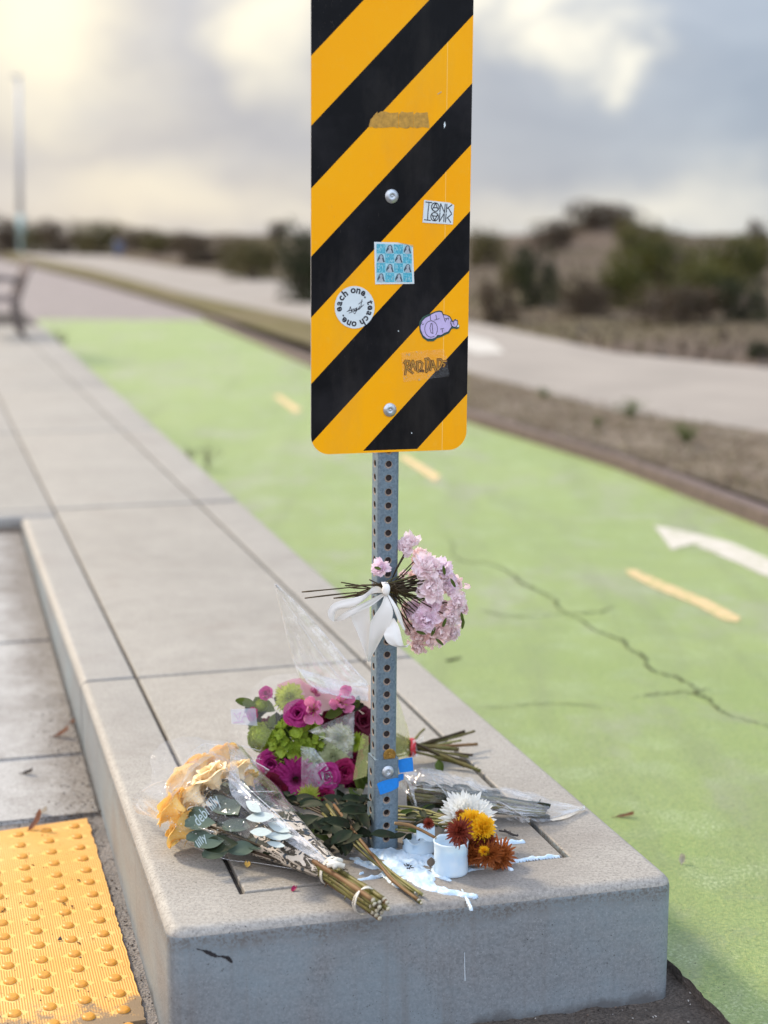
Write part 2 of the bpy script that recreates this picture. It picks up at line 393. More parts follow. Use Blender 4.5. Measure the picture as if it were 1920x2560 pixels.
def m_steel():
    m = NT('galvanised_steel', .5, .55, .5)
    v = m.vor(260, out=1); f = m.noise(30, 5, .6); g = m.noise(500, 3, .7)
    bw = m.n.new('ShaderNodeRGBToBW'); m.t.links.new(v, bw.inputs[0])
    c = m.mix(m.mr(bw.outputs[0], .2, .8), (.13, .19, .24), (.215, .285, .335))
    c = m.mix(m.mr(f, .4, .68, 0, .7), c, (.17, .22, .26))
    c = m.mix(m.mr(g, .55, .75, 0, .6), c, (.42, .47, .50))
    c = m.mix(m.mr(m.noise(70, 5, .7, m.vec(loc=(4, 4, 1))), .66, .74, 0, .8), c, (.20, .12, .06))
    m.col(c); m.rough(m.mr(f, .3, .7, .42, .62)); m.bump(g, .25, .0004); return m.m
M_STEEL = m_steel()
M_RUST = simple('rusty_hole_rim', (.27, .21, .165), .8, .4, 400)
M_DARK = simple('tube_inside', (.03, .02, .018), .9)
M_BOLT = simple('zinc_bolt', (.50, .54, .57), .38, .2, 260, metal=.7, bump=.0003)
def m_sign():
    m = NT('striped_reflective_sheet', .38, 0, .13)
    x = m.sep(); d = m.math('SUBTRACT', x[2], m.math('MULTIPLY', x[0], 1.03))                      # w - u
    k = m.math('FRACT', m.math('DIVIDE', m.math('SUBTRACT', d, .7086), .2222))
    blk = m.math('LESS_THAN', k, .477)
    blk = m.math('MULTIPLY', blk, m.math('GREATER_THAN', x[2], .7595))
    w1 = m.noise(6, 4); w2 = m.noise(90, 4, .7)
    org = m.mix(m.mr(w1, .3, .7), (1.0, .42, .002), (1.0, .46, .004))
    org = m.mix(m.mr(w2, .55, .75, 0, .3), org, (.95, .50, .05))
    fab = m.math('MULTIPLY', m.wave(420, m.vec((1, 1, 1), (0, pi/4, 0))), m.wave(420, m.vec((1, 1, 1), (0, -pi/4, 0))))
    org = m.mix(m.math('MULTIPLY', fab, .18), org, (.75, .25, .0))
    ln = m.math('LESS_THAN', m.math('ABSOLUTE', m.math('SUBTRACT', x[0], .0975)), .0006)
    org = m.mix(m.math('MULTIPLY', ln, .5), org, (1, .72, .25))
    bc = m.mix(m.mr(m.noise(9, 6, .6), .45, .7), (.004, .004, .005), (.014, .013, .015))
    c = m.mix(blk, org, bc)
    scr = m.math('MULTIPLY', m.math('GREATER_THAN', m.noise(1, 3, .6, m.vec((900, 20, 60), (0, .5, 0))), .71), m.mr(m.noise(5, 2), .5, .62))
    c = m.mix(m.math('MULTIPLY', scr, .35), c, (.30, .25, .2))
    dst = m.mr(m.noise(4, 6, .7, m.vec((1.6, 1, .5), loc=(5, 1, 1))), .5, .8, 0, .16); c = m.mix(dst, c, (.16, .14, .12)); m.col(c)
    sm = m.mr(m.noise(12, 4, .6, m.vec(loc=(2, 1, 7))), .35, .7, .30, .5)
    m.rough(sm); m.bump(fab, .12, .0003); m.bump(m.noise(45, 2), .08, .001)
    return m.m
M_SIGN = m_sign()
M_ALU = simple('aluminium_edge', (.55, .55, .56), .45, .1, 100, metal=.8)
M_STW = simple('sticker_white', (.68, .76, .78), .4, .05, 60)
M_INK = simple('black_ink', (.012, .012, .02), .5, .1)
M_CYAN = NT('cyan_print', .4); M_CYAN.col(M_CYAN.mix(M_CYAN.mr(M_CYAN.noise(420, 3), .35, .65), (.02, .30, .44), (.16, .55, .66))); M_CYAN = M_CYAN.m
M_CYAN2 = simple('pale_cyan_print', (.33, .60, .68), .4, .15, 300)
M_GREYP = simple('grey_print', (.40, .47, .52), .4, .15, 300); M_DKP = simple('dark_grey_print', (.05, .075, .10), .4, .2, 300)
M_LILAC = simple('lilac_print', (.56, .47, .75), .35, .08, 100); M_DKGREEN = simple('dark_green_print', (.03, .09, .06), .4, .2)
M_BROWNI = simple('brown_print', (.13, .035, .008), .5, .4, 150); M_GHOST = simple('tape_residue', (.50, .27, .035), .55, .3, 120)
M_GLUE = simple('dried_glue', (.62, .42, .16), .4, .3, 160)
M_BLUE = simple('blue_painters_tape', (.005, .21, .66), .6, .08, 200, bump=.0003)
M_COIN = simple('brass_coin', (.42, .24, .06), .42, .35, 180, metal=.8, bump=.0006)
def m_film(name, refl=.16, haze=.06, tint=(1, 1, 1), rough=.07, drops=False, hc=(.9, .94, 1)):
    m = NT(name); n = m.n; n.remove(m.b)
    tr = n.new('ShaderNodeBsdfTransparent'); m.set(tr, 0, tint)
    gl = n.new('ShaderNodeBsdfGlossy'); m.set(gl, 0, (1, 1, 1)); gl.inputs['Roughness'].default_value = rough
    df = n.new('ShaderNodeBsdfDiffuse'); m.set(df, 0, hc); tl = n.new('ShaderNodeBsdfTranslucent'); m.set(tl, 0, hc)
    dm = n.new('ShaderNodeMixShader'); dm.inputs[0].default_value = .4; m.t.links.new(df.outputs[0], dm.inputs[1]); m.t.links.new(tl.outputs[0], dm.inputs[2])
    bp = n.new('ShaderNodeBump'); bp.inputs['Strength'].default_value = .55; bp.inputs['Distance'].default_value = .004
    m.set(bp, 'Height', m.noise(38, 4, .6, dist=.8)); m.t.links.new(bp.outputs[0], gl.inputs['Normal'])
    lw = n.new('ShaderNodeLayerWeight'); lw.inputs['Blend'].default_value = .5; m.t.links.new(bp.outputs[0], lw.inputs['Normal'])
    f = m.math('ADD', m.math('MULTIPLY', m.math('POWER', lw.outputs['Facing'], 4.0), .9), refl+.045, clamp=True)
    mx = n.new('ShaderNodeMixShader'); m.t.links.new(f, mx.inputs[0]); m.t.links.new(tr.outputs[0], mx.inputs[1]); m.t.links.new(gl.outputs[0], mx.inputs[2])
    hz = m.math('MULTIPLY', m.mr(m.noise(22, 5, .7, dist=1), .40, .72, .2, 1.6), haze)
    if drops:
        dr = m.math('MULTIPLY', m.math('LESS_THAN', m.vor(260), .22), m.mr(m.noise(16), .5, .6)); hz = m.math('MAXIMUM', hz, m.math('MULTIPLY', dr, .5))
    m2 = n.new('ShaderNodeMixShader'); m.t.links.new(hz, m2.inputs[0]); m.t.links.new(mx.outputs[0], m2.inputs[1]); m.t.links.new(dm.outputs[0], m2.inputs[2])
    m.t.links.new(m2.outputs[0], n['Material Output'].inputs[0]); return m.m
M_FILM = m_film('clear_cellophane', .01, .05, drops=True)
M_FILM2 = m_film('creased_cellophane', .07, .08)
M_CLEARF = m_film('thin_clear_film', .0, .012)
M_FIN = m_film('whitish_cellophane', .10, .22)
M_FILM3 = m_film('milky_cellophane', .16, .32)  # also whitens the highlight lines painted along film folds and edges
def m_tissue(name, c, a):
    m = NT(name, .35, 0, .5); m.col(c); m.b.inputs['Alpha'].default_value = a; m.bump(m.noise(60, 3), .3, .002); return m.m
M_PINKT = m_tissue('pink_film', (.80, .36, .50), .75); M_PEACH = m_tissue('peach_film', (.90, .66, .48), .8); M_YELT = m_tissue('yellow_film', (.62, .62, .22), .38)
M_WAX = NT('white_wax', .42, 0, .5); M_WAX.col(M_WAX.mix(M_WAX.mr(M_WAX.noise(30, 3), .4, .7), (.52, .67, .80), (.66, .76, .83)))
M_WAX.b.inputs['Subsurface Weight'].default_value = .5; M_WAX.b.inputs['Subsurface Radius'].default_value = (.008, .009, .010); M_WAX.b.inputs['Subsurface Scale'].default_value = 1
M_WAX.bump(M_WAX.noise(110, 3), .35, .0015); M_WAX = M_WAX.m
M_CHAR = simple('charred_wick', (.02, .018, .02), .9, .4, 100)
M_STEM = petal('green_stem', (.10, .095, .022), (.16, .14, .04), (.10, .05, .02), .5, 40, .05)
M_STEMD = petal('dark_stem', (.035, .024, .010), (.065, .045, .016), (.05, .02, .012), .55, 40, .05)
M_STEMB = petal('brown_stem', (.15, .075, .03), (.20, .12, .05), None, .6, 40, .05)
M_STEML = petal('light_stem', (.22, .22, .07), (.27, .25, .10), (.16, .10, .04), .5, 40, .1)
M_CUT = simple('cut_stem_end', (.62, .55, .40), .7, .15, 300)
M_LEAF = petal('leaf_green', (.06, .10, .015), (.12, .16, .025), None, .55, 50)
M_LEAFD = petal('leaf_dark', (.010, .018, .006), (.026, .040, .011), (.04, .02, .015), .7, 50, .08)
M_EUC = petal('leaf_grey_green', (.075, .115, .085), (.13, .17, .125), (.05, .085, .07), .55, 50, .12)
M_LIME = petal('lime_petal', (.42, .50, .05), (.52, .58, .12), (.62, .66, .22)); M_GRN = petal('green_petal', (.25, .34, .02), (.36, .46, .035), (.46, .55, .09), tr=.15)
M_HYD = petal('hydrangea_green', (.22, .32, .025), (.34, .46, .05), (.44, .55, .12), tr=.2)
M_PALEG = petal('pale_green_petal', (.55, .62, .36), (.68, .72, .50))
M_MAG = petal('magenta_petal', (.36, .012, .15), (.48, .035, .25), (.58, .10, .36)); M_MAGD = petal('crimson_petal', (.26, .006, .06), (.42, .02, .13))
M_BURG = petal('burgundy_petal', (.09, .004, .018), (.16, .008, .035)); M_PINK = petal('pink_petal', (.66, .17, .38), (.78, .32, .54), (.88, .52, .68))
M_YEL = petal('yellow_rose_petal', (.97, .64, .16), (.98, .74, .32), (.96, .54, .07), tr=.2); M_PEA = petal('peach_rose_petal', (.96, .74, .42), (.98, .84, .58), tr=.2)
M_WHT = petal('white_petal', (.80, .80, .76), (.84, .84, .80)); M_GOLD = petal('golden_petal', (.96, .56, .01), (.96, .68, .04))
M_MAROON = petal('maroon_petal', (.14, .018, .014), (.23, .04, .02), (.32, .08, .03)); M_RUSTP = petal('rust_petal', (.32, .085, .018), (.46, .14, .03), (.20, .03, .012))
M_LAV = petal('pale_lilac_pink', (.98, .80, .83), (1, .90, .91), (1, .94, .92), tr=.35); M_LAV2 = petal('blush_pink', (.98, .74, .74), (1, .87, .84), tr=.35); M_LAV3 = petal('lilac_petal', (.95, .76, .86), (.99, .87, .93), tr=.35)
M_RIB = NT('satin_ribbon', .32, 0, .5); M_RIB.col((.86, .84, .79)); M_RIB.b.inputs['Sheen Weight'].default_value = .3; M_RIB.bump(M_RIB.wave(1500, kind='Z'), .1, .0002); M_RIB = M_RIB.m
M_RUBBER = simple('rubber_band', (.70, .66, .56), .6); M_RED = simple('red_rubber_tie', (.52, .02, .03), .45)
M_PAPER = simple('cream_print', (.68, .60, .48), .55, .12, 150)
M_PRINTW = simple('white_leaf_print', (.44, .51, .50), .45, .06, 120)

# ------------------------------------------------------------------ ground and setting
def poly_sheet(name, pts, mat, parent=None, thick=0, kind='structure'):
    mb = MB()
    if thick:
        n = len(pts); mb.add([Vector(p)-Vector((0, 0, thick)) for p in pts]+[Vector(p) for p in pts],
                             [tuple(range(n, 2*n))]+[(i, (i+1) % n, n+(i+1) % n, n+i) for i in range(n)])
    else: mb.add(pts, [tuple(range(len(pts)))])
    me = mb.mesh(name); bm = bmesh.new(); bm.from_mesh(me); bmesh.ops.recalc_face_normals(bm, faces=bm.faces)
    if not thick:
        for f in bm.faces:
            if f.normal.z < 0: f.normal_flip()
    bm.to_mesh(me); bm.free()
    o = put(name, me, mat, parent)
    if kind and not parent: o['kind'] = kind
    return o
poly_sheet('ground', [(-3000, -60, -.30), (3000, -60, -.30), (3000, 4500, -.30), (-3000, 4500, -.30)], M_DUNE)
poly_sheet('gutter', [st(-6, -6, -.262), st(-6, 6, -.262), st(40, 6, -.262), st(40, -6, -.262)], M_ASPH)
LZ = -.215
lane_r = [(1659, 1143), (1330, 1012), (1010, 912), (670, 792), (440, 692)]
edge_lo = [G(X, Y, LZ) for X, Y in lane_r]
rd = (edge_lo[0]-edge_lo[1]).normalized()
near_r = edge_lo[0]+rd*6.5
lane_poly = [st(-4.5, 2.2, LZ), near_r]+edge_lo+[G(80, 690, LZ), st(17, .60, LZ), st(8, .52, LZ), st(.3, .47, LZ)]
# ragged near-left edge of the paint
rag = []
r0 = random.Random(5); pA = G(1452, 2082, LZ); pB = G(1582, 2212, LZ); dd = (pB-pA)
for i in range(60):
    t = i/14.; p = pA+dd*t+Vector((r0.uniform(-.003, .003), r0.uniform(-.003, .003), 0)); rag.append(p)
lane_poly = rag[::-1]+[near_r-Vector((0, 2, 0))] if False else None
last = rag[-1]
lane_pts = [st(17, .60, LZ), st(8, .50, LZ), st(.25, .46, LZ)]+rag+[Vector((last.x+2.0, last.y-.3, LZ)), near_r]+edge_lo+[G(80, 690, LZ)]
lane = poly_sheet('bike_lane', lane_pts, M_LANE, thick=.03)
lane.data.materials.append(M_ASPH)
for f_ in lane.data.polygons:
    if abs(f_.normal.z) < .5: f_.material_index = 1
poly_sheet('asphalt_path', [G(0, 560, -.225), G(203, 607, -.225), G(406, 665, -.225), G(480, 700, -.225), G(440, 715, -.225), G(60, 700, -.225), G(-300, 690, -.225), G(-300, 560, -.225)], M_APRON)
# markings on the lane
def mark(name, pts, mat, dz=.003): return poly_sheet(name, [G(X, Y, LZ+dz) for X, Y in pts], mat, parent=lane)
a = [zH(*q) for q in ((1072, 425), (1165, 552), (1272, 522), (1655, 690), (2300, 990), (2330, 930), (1660, 598), (1440, 505))]
mark('painted_arrow', a, M_WHITEP)
for q in (((935, 650), (975, 648), (1140, 720), (1340, 800), (1515, 892), (1495, 915), (1425, 905), (1290, 830), (1080, 745), (940, 672)),):
    mark('lane_dash', [zH(*z) for z in q], M_YELP0)
mark('lane_dash', [(858, 985), (876, 983), (952, 1028), (940, 1040)], M_YELP)
mark('lane_dash', [(590, 855), (604, 853), (652, 885), (638, 892)], M_YELP)
def crack(pts, w, seed):
    r = random.Random(seed); P = smoothpath([G(*zH(*q), LZ+.0035) for q in pts], 7); mb = MB(); vs = []
    for i, p in enumerate(P):
        d = (P[min(i+1, len(P)-1)]-P[max(i-1, 0)]).normalized(); n = Vector((-d.y, d.x, 0))
        ww = w*r.uniform(.15, 1.5)*min(1, .25+4*min(i, len(P)-1-i)/len(P)); j = n*r.uniform(-1, 1)*.008
        vs += [p+j+n*ww, p+j-n*ww]
    mb.add(vs, [(2*i, 2*i+1, 2*i+3, 2*i+2) for i in range(len(P)-1)]); me = mb.mesh('crack')
    put('crack', me, M_CRACK, lane)
crack([(0, 470), (70, 520), (60, 570), (130, 610), (250, 620), (360, 670), (400, 710), (480, 750), (560, 790), (600, 840), (650, 875), (700, 900), (790, 960), (910, 1000), (950, 1050), (1010, 1075), (1050, 1140), (1100, 1170), (1190, 1190), (1280, 1240), (1285, 1270), (1350, 1300), (1400, 1350), (1470, 1385), (1560, 1410), (1680, 1440)], .0048, 1)
crack([(190, 850), (370, 885), (640, 870), (790, 865), (890, 835)], .004, 2)
crack([(960, 1290), (1080, 1275), (1200, 1265), (1285, 1270), (1360, 1245)], .0035, 3)
crack([(170, 1345), (370, 1335), (560, 1320), (820, 1340)], .002, 4)

# edging between lane and verge
def strip(name, lo, hi, mat, n=1):
    mb = MB(); m_ = len(lo); mb.add(list(lo)+list(hi), [(i, i+1, m_+i+1, m_+i) for i in range(m_-1)]); me = mb.mesh(name)
    bm = bmesh.new(); bm.from_mesh(me)
    bm.normal_update()
    bm.to_mesh(me); bm.free(); return me
VZ = -.145
back = Vector((.35, 1, 0)).normalized()
E0 = [near_r]+edge_lo
mb = MB(); vs = []
for p in E0:
    q = Vector((p.x, p.y, 0))
    n = Vector((rd.y*-1, rd.x, 0)); n = n if n.y > 0 else -n
    for off, z in ((0, -.24), (0.004, VZ-.004), (.012, VZ+.004), (.09, VZ+.004), (.10, VZ-.02)): vs.append(q+n*off+Vector((0, 0, z)))
mb.add(vs, [(i*5+k, (i+1)*5+k, (i+1)*5+k+1, i*5+k+1) for i in range(len(E0)-1) for k in range(4)], 0)
put('verge_edging', mb.mesh('verge_edging'), M_EDGE, kind='structure')
RZ = -.15
rn = [G(*q, RZ) for q in ((1659, 933), (1330, 888), (1010, 803), (670, 692), (406, 635), (203, 582), (0, 542))]
rf = [G(*q, RZ) for q in ((1659, 795), (1330, 762), (1010, 693), (670, 614), (406, 582), (203, 545), (0, 516))]
d0 = (rn[0]-rn[1]).normalized(); d1 = (rf[0]-rf[1]).normalized()
rn = [rn[0]+d0*14]+rn; rf = [rf[0]+d1*16]+rf
poly_sheet('road', rn+rf[::-1], M_ROAD, thick=.05)
poly_sheet('road_marking', [G(X, Y, RZ+.004) for X, Y in ((1000, 722), (1060, 735), (1090, 762), (1030, 765), (985, 745))], M_WHITED)
vn_ = [G(*q, VZ) for q in ((1659, 1085), (1330, 972), (1010, 882), (670, 745), (406, 662), (203, 605), (0, 556))]
vn_ = [vn_[0]+rd*7]+vn_
rr = random.Random(3)
mb = MB(); vs = []; NVV = 24
dn = [p.copy() for p in vn_]; df_ = [Vector((p.x, p.y, VZ-.002)) for p in rn]
fine_n, fine_f = [], []
for i in range(len(dn)-1):
    for k in range(10): fine_n.append(dn[i].lerp(dn[i+1], k/10)); fine_f.append(df_[i].lerp(df_[i+1], k/10))
for i, (a_, b_) in enumerate(zip(fine_n, fine_f)):
    for j in range(NVV+1):
        p = a_.lerp(b_, j/NVV); e = min(j, NVV-j)/NVV
        vs.append(p+Vector((0, 0, .03*noise.noise(p*3)*min(1, e*6)+.012*noise.noise(p*11)*min(1, e*6))))
n_ = NVV+1
mb.add(vs, [(i*n_+j, (i+1)*n_+j, (i+1)*n_+j+1, i*n_+j+1) for i in range(len(fine_n)-1) for j in range(NVV)])
mb.m = [0 if f < 30*NVV else 1 for f in range(len(mb.f))]
put('verge', mb.mesh('verge', True), [M_VERGE, M_VGRASS], kind='structure')
# dunes beyond the road
fx = sorted([(p.x, p.y) for p in rf])
def far_y(x):
    if x <= fx[0][0]: return fx[0][1]+(fx[0][0]-x)*4
    for (x0, y0), (x1, y1) in zip(fx, fx[1:]):
        if x <= x1: return y0+(y1-y0)*(x-x0)/(x1-x0)
    return fx[-1][1]
def sstep(t): t = max(0, min(1, t)); return t*t*(3-2*t)
def dune_z(x, y):
    d = (y-far_y(x))*.55
    if d < 0: return -.32
    p = Vector((x*.06, y*.06, 3))
    h = -.17+.28*sstep(d/9)+.35*sstep((d-8)/25)
    h += (noise.noise(p)*.45+noise.noise(p*3)*.15)*sstep(d/14)+noise.noise(Vector((x, y, 0))*1.1)*.05*sstep(d/3)
    h += 1.4*exp(-((x-8.3)**2)/16-((y-59)**2)/90)+.15*exp(-((x-13)**2)/60-((y-50)**2)/200)
    h += .5*exp(-((x+9)**2)/60-((y-90)**2)/300)
    if y > 150: h *= max(.2, 1-(y-150)/200)
    return h
mb = MB(); ys = [8+ (i/110.)**1.7*260 for i in range(111)]; NX = 120
vs = []
for y in ys:
    for i in range(NX+1):
        x = (i/NX*2-1)*(7+y*.42)+1.5; vs.append(Vector((x, y, dune_z(x, y))))
mb.add(vs, [(j*(NX+1)+i, j*(NX+1)+i+1, (j+1)*(NX+1)+i+1, (j+1)*(NX+1)+i) for j in range(110) for i in range(NX)])
put('dunes', mb.mesh('dunes', True), M_DUNE, kind='structure')

# ------------------------------------------------------------------ raised platform
platform = bpy.data.objects.new('platform', None); C.objects.link(platform); platform['kind'] = 'structure'
g_ = .0048                                                       # half joint
def slab(name, poly, mat, top=0.0, bot=-.30, round_edges=(), rr_=.028, mats=None, jb=.005, cr_=.034):
    """poly in (s,t) coordinates; round_edges: indices of polygon sides that are outer nosings"""
    n = len(poly); pts = []; rad = []
    ar = sum(poly[i][0]*poly[(i+1) % n][1]-poly[(i+1) % n][0]*poly[i][1] for i in range(n))
    for i in range(n):                                   # round the plan corner between two nosings
        p = Vector((*poly[i], 0)); prev_ = (i-1) % n
        if i in round_edges and prev_ in round_edges:
            a_ = (Vector((*poly[prev_], 0))-p).normalized(); b_ = (Vector((*poly[(i+1) % n], 0))-p).normalized()
            A, B = p+a_*cr_, p+b_*cr_
            for k in range(6):
                u = k/5; pts.append(A*(1-u)**2+p*2*u*(1-u)+B*u*u); rad.append(rr_)
        else:
            pts.append(p); rad.append(rr_ if i in round_edges else jb)
    m_ = len(pts); sgn = 1 if ar > 0 else -1
    nrm = []
    for i in range(m_):
        e = (pts[(i+1) % m_]-pts[i]).normalized(); nrm.append(Vector((-e.y, e.x, 0))*sgn)      # points inward
    def inset(depth):
        out = []
        for i in range(m_):
            d0_ = [0, 0]
            for q, k in enumerate(((i-1) % m_, i)):
                r = rad[k]; d0_[q] = r-sqrt(max(0, r*r-(r-depth)**2)) if depth < r else 0
            n0, n1 = nrm[(i-1) % m_], nrm[i]; det = n0.x*n1.y-n0.y*n1.x
            if abs(det) < .02: out.append(pts[i]+n1*(d0_[0]+d0_[1])/2)
            else: out.append(pts[i]+Vector(((d0_[0]*n1.y-d0_[1]*n0.y)/det, (n0.x*d0_[1]-n1.x*d0_[0])/det, 0)))
        return out
    rmax = max(rad); deps = [0, .0002, .0006, .0014, .0027, .005] + ([rmax*q_ for q_ in (.36, .52, .70, .86, 1)] if rmax > .01 else [])
    bm = bmesh.new(); rings = []
    for d in deps: rings.append([bm.verts.new(st(q.x, q.y, top-d)) for q in inset(d)])
    rings.append([bm.verts.new(st(q.x, q.y, bot)) for q in pts])
    f = bm.faces.new(rings[0]); 
    for a_, b_ in zip(rings, rings[1:]):
        for i in range(m_): bm.faces.new((a_[i], a_[(i+1) % m_], b_[(i+1) % m_], b_[i]))
    bmesh.ops.recalc_face_normals(bm, faces=bm.faces)
    if f.normal.z < 0: bmesh.ops.reverse_faces(bm, faces=bm.faces)
    bmesh.ops.triangulate(bm, faces=[f], ngon_method='EAR_CLIP')
    bm.normal_update()
    for f in bm.faces:
        f.smooth = abs(f.normal.z) < .9999
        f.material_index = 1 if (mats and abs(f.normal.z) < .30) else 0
    me = bpy.data.meshes.new(name); bm.to_mesh(me); bm.free()
    o = put(name, me, [mat, M_FACE] if mats else mat, platform)
    try: me.set_sharp_from_angle(angle=radians(40))
    except Exception: pass
    return o
poly_sheet('joint_bed', [st(-.2, -.43, -.012), st(-.2, .44, -.012), st(22, .66, -.012), st(22, -.43, -.012)], M_JOINT, parent=platform)
L_, R_, JI, JO, F_ = -.447, .462, -.302, .312, -.147
fl = ts(G(354, 2042, -.025)); fr = ts(G(1452, 1922, -.025))
s1 = 1.30; s2 = 4.02; s3 = 6.75
gs_ = .0085
# nose : U shaped kerb block round the front
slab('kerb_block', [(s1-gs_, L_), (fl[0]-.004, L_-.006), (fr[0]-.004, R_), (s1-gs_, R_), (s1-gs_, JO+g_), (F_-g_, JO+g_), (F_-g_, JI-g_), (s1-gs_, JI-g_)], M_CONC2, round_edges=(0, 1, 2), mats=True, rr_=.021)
slab('slab', [(F_+g_, JI+g_), (F_+g_, JO-g_), (s1-gs_, JO-g_), (s1-gs_, JI+g_)], M_CONC, top=-.001)
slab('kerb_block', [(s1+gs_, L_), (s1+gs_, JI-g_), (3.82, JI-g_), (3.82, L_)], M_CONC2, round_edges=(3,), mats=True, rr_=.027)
gf_ = .019
prev = s1
for sN in (s2, s3, 9.5, 12.3, 15.0, 18.0):
    slab('slab', [(prev+(gf_ if prev > 2 else gs_), JI+g_), (prev+(gf_ if prev > 2 else gs_), JO-g_), (sN-gf_, JO-g_), (sN-gf_, JI+g_)], M_CONC, top=-.001)
    slab('kerb_block', [(prev+(gf_ if prev > 2 else gs_), JO+g_), (prev+(gf_ if prev > 2 else gs_), R_+.012*(prev-s1)), (sN-gf_, R_+.012*(sN-s1)), (sN-gf_, JO+g_)], M_CONC2, round_edges=(1,), mats=True, rr_=.02)
    prev = sN
# platform widens to the left behind the ramp
slab('kerb_block', [(3.86+gs_, -7), (3.86+gs_, JI-g_), (4.02-gs_, JI-g_), (4.02-gs_, -7)], M_CONC2, round_edges=(0,), rr_=.02)
prev = 4.02
for sN in (s3, 9.5, 12.3, 15.0, 18.0):
    for tA, tB in ((-1.4, JI), (-2.6, -1.4), (-4.4, -2.6), (-8, -4.4)):
        slab('slab', [(prev+(gf_ if prev > 2 else gs_), tA+g_), (prev+(gf_ if prev > 2 else gs_), tB-g_), (sN-gf_, tB-g_), (sN-gf_, tA+g_)], M_CONC, top=-.001)
    prev = sN
poly_sheet('joint_bed', [st(4.0, -8, -.012), st(4.0, -.43, -.012), st(18, -.43, -.012), st(18, -8, -.012)], M_JOINT, parent=platform)
# sloping ramp
ramp = bpy.data.objects.new('ramp', None); C.objects.link(ramp); ramp['kind'] = 'structure'
gj = ts(GR(170, 1628))[0]; ge = ts(GR(200, 1757))[0]; gk = ts(GR(60, 1385))[0]
def ramp_slab(a_, b_):
    mb = MB()
    for tA, tB in ((-8, -2.2), (-2.2, L_-.003)):
        v = [st(a_, tA, ramp_z(a_)), st(a_, tB, ramp_z(a_)), st(b_, tB, ramp_z(b_)), st(b_, tA, ramp_z(b_))]
        mb2 = MB(); mb2.add(v+[p-Vector((0, 0, .1)) for p in v], [(0, 1, 2, 3), (0, 4, 5, 1), (1, 5, 6, 2), (2, 6, 7, 3), (3, 7, 4, 0)])
        me = mb2.mesh('slab'); bm = bmesh.new(); bm.from_mesh(me); bmesh.ops.recalc_face_normals(bm, faces=bm.faces)
        es = [e for e in bm.edges if len(e.link_faces) == 2 and any(f.normal.z > .9 for f in e.link_faces)]
        bmesh.ops.bevel(bm, geom=es, offset=.007, segments=3, affect='EDGES'); bm.to_mesh(me); bm.free()
        put('slab', me, M_RAMP, ramp)
ramp_slab(ge, gj-.005); ramp_slab(gj+.005, gk-.004); ramp_slab(gk+.004, 3.855)
pb = [st(ge, -8, ramp_z(ge)-.02), st(ge, L_-.004, ramp_z(ge)-.02), st(3.85, L_-.004, ramp_z(3.85)-.02), st(3.85, -8, ramp_z(3.85)-.02)]
poly_sheet('ramp_bed', pb, M_JOINT, parent=ramp)
# concrete around the warning plate
pb = [st(-2.5, -8, ramp_z(-2.5)-.010), st(-2.5, L_+.02, ramp_z(-2.5)-.010), st(ge+.004, L_+.02, ramp_z(ge)-.010), st(ge+.004, -8, ramp_z(ge)-.010)]
def litter_grid():
    mb = MB()
    def fn(u, v):
        s = -1.5+(ge+1.5)*v; t = -1.6+(L_+.01+1.6)*u
        return st(s, t, ramp_z(s)-.0085+.004*noise.noise(Vector((s*22, t*22, 0)))+.006*sstep((u-.93)/.07)*(.6+.4*noise.noise(Vector((s*9, 0, 2)))))
    mb.grid(fn, 140, 170); return mb.mesh('ramp_foot', True)
poly_sheet('nosing_shade_strip', [st(3.74, -8, ramp_z(3.74)+.003), st(3.77, L_-.004, ramp_z(3.77)+.003), st(3.852, L_-.004, ramp_z(3.852)+.003), st(3.852, -8, ramp_z(3.852)+.003)], M_DIRTSHADE, parent=ramp)  # dark band painting the shade of the platform nosing on the ramp top
put('ramp_foot', litter_grid(), M_DIRT, kind='structure')
soil = MB(); soil.grid(lambda u, v: st(-1.5+1.35*v, -.44+1.7*u, -.235+.008*noise.noise(Vector((u*40, v*30, 0)))+.004*noise.noise(Vector((u*130, v*110, 4)))), 120, 90)
put('soil', soil.mesh('soil', True), M_DIRTSHADE, kind='structure')

# tactile plate
def m_tact():
    m = NT('worn_yellow_plate', .6, 0, .4)
    uvn = m.sep(m.co.outputs['UV'])
    wear = m.math('MULTIPLY', m.mr(m.noise(7, 5, .65), .30, .62), m.mr(uvn[1], -2.6, -6.6, 0, 1)); 
    fine = m.noise(260, 4, .75)
    base = m.mix(m.mr(m.noise(5, 5), .35, .65), (.78, .45, .11), (.84, .52, .17))
    gx = m.math('ABSOLUTE', m.math('SUBTRACT', m.math('FRACT', uvn[0]), .5)); gy = m.math('ABSOLUTE', m.math('SUBTRACT', m.math('FRACT', uvn[1]), .5))
    dia = m.math('LESS_THAN', m.math('ADD', m.math('MULTIPLY', gx, .80), gy), .33)        # plain diamond round every dome
    rib = m.math('GREATER_THAN', m.math('SINE', m.math('MULTIPLY', uvn[0], 2*pi*13)), .1)
    rb = m.math('MULTIPLY', rib, m.math('SUBTRACT', 1, dia))
    c = m.mix(m.math('MULTIPLY', rb, .9), base, (.50, .20, .03))
    c = m.mix(m.mr(m.math('ADD', m.math('MULTIPLY', wear, .9), m.math('MULTIPLY', fine, .7)), .72, .92), c, (.24, .17, .10))
    sp = m.math('MULTIPLY', m.math('LESS_THAN', m.vor(150), .14), m.math('GREATER_THAN', m.noise(17, 2), .58))
    c = m.mix(m.math('MULTIPLY', sp, .85), c, (.05, .03, .02))
    m.col(c); m.bump(rb, .9, -.0012); m.bump(fine, .4, .0008); return m.m
M_TACT = m_tact()
M_DOME = simple('worn_yellow_dome', (.60, .27, .03), .45, .25, 120, bump=.0005)
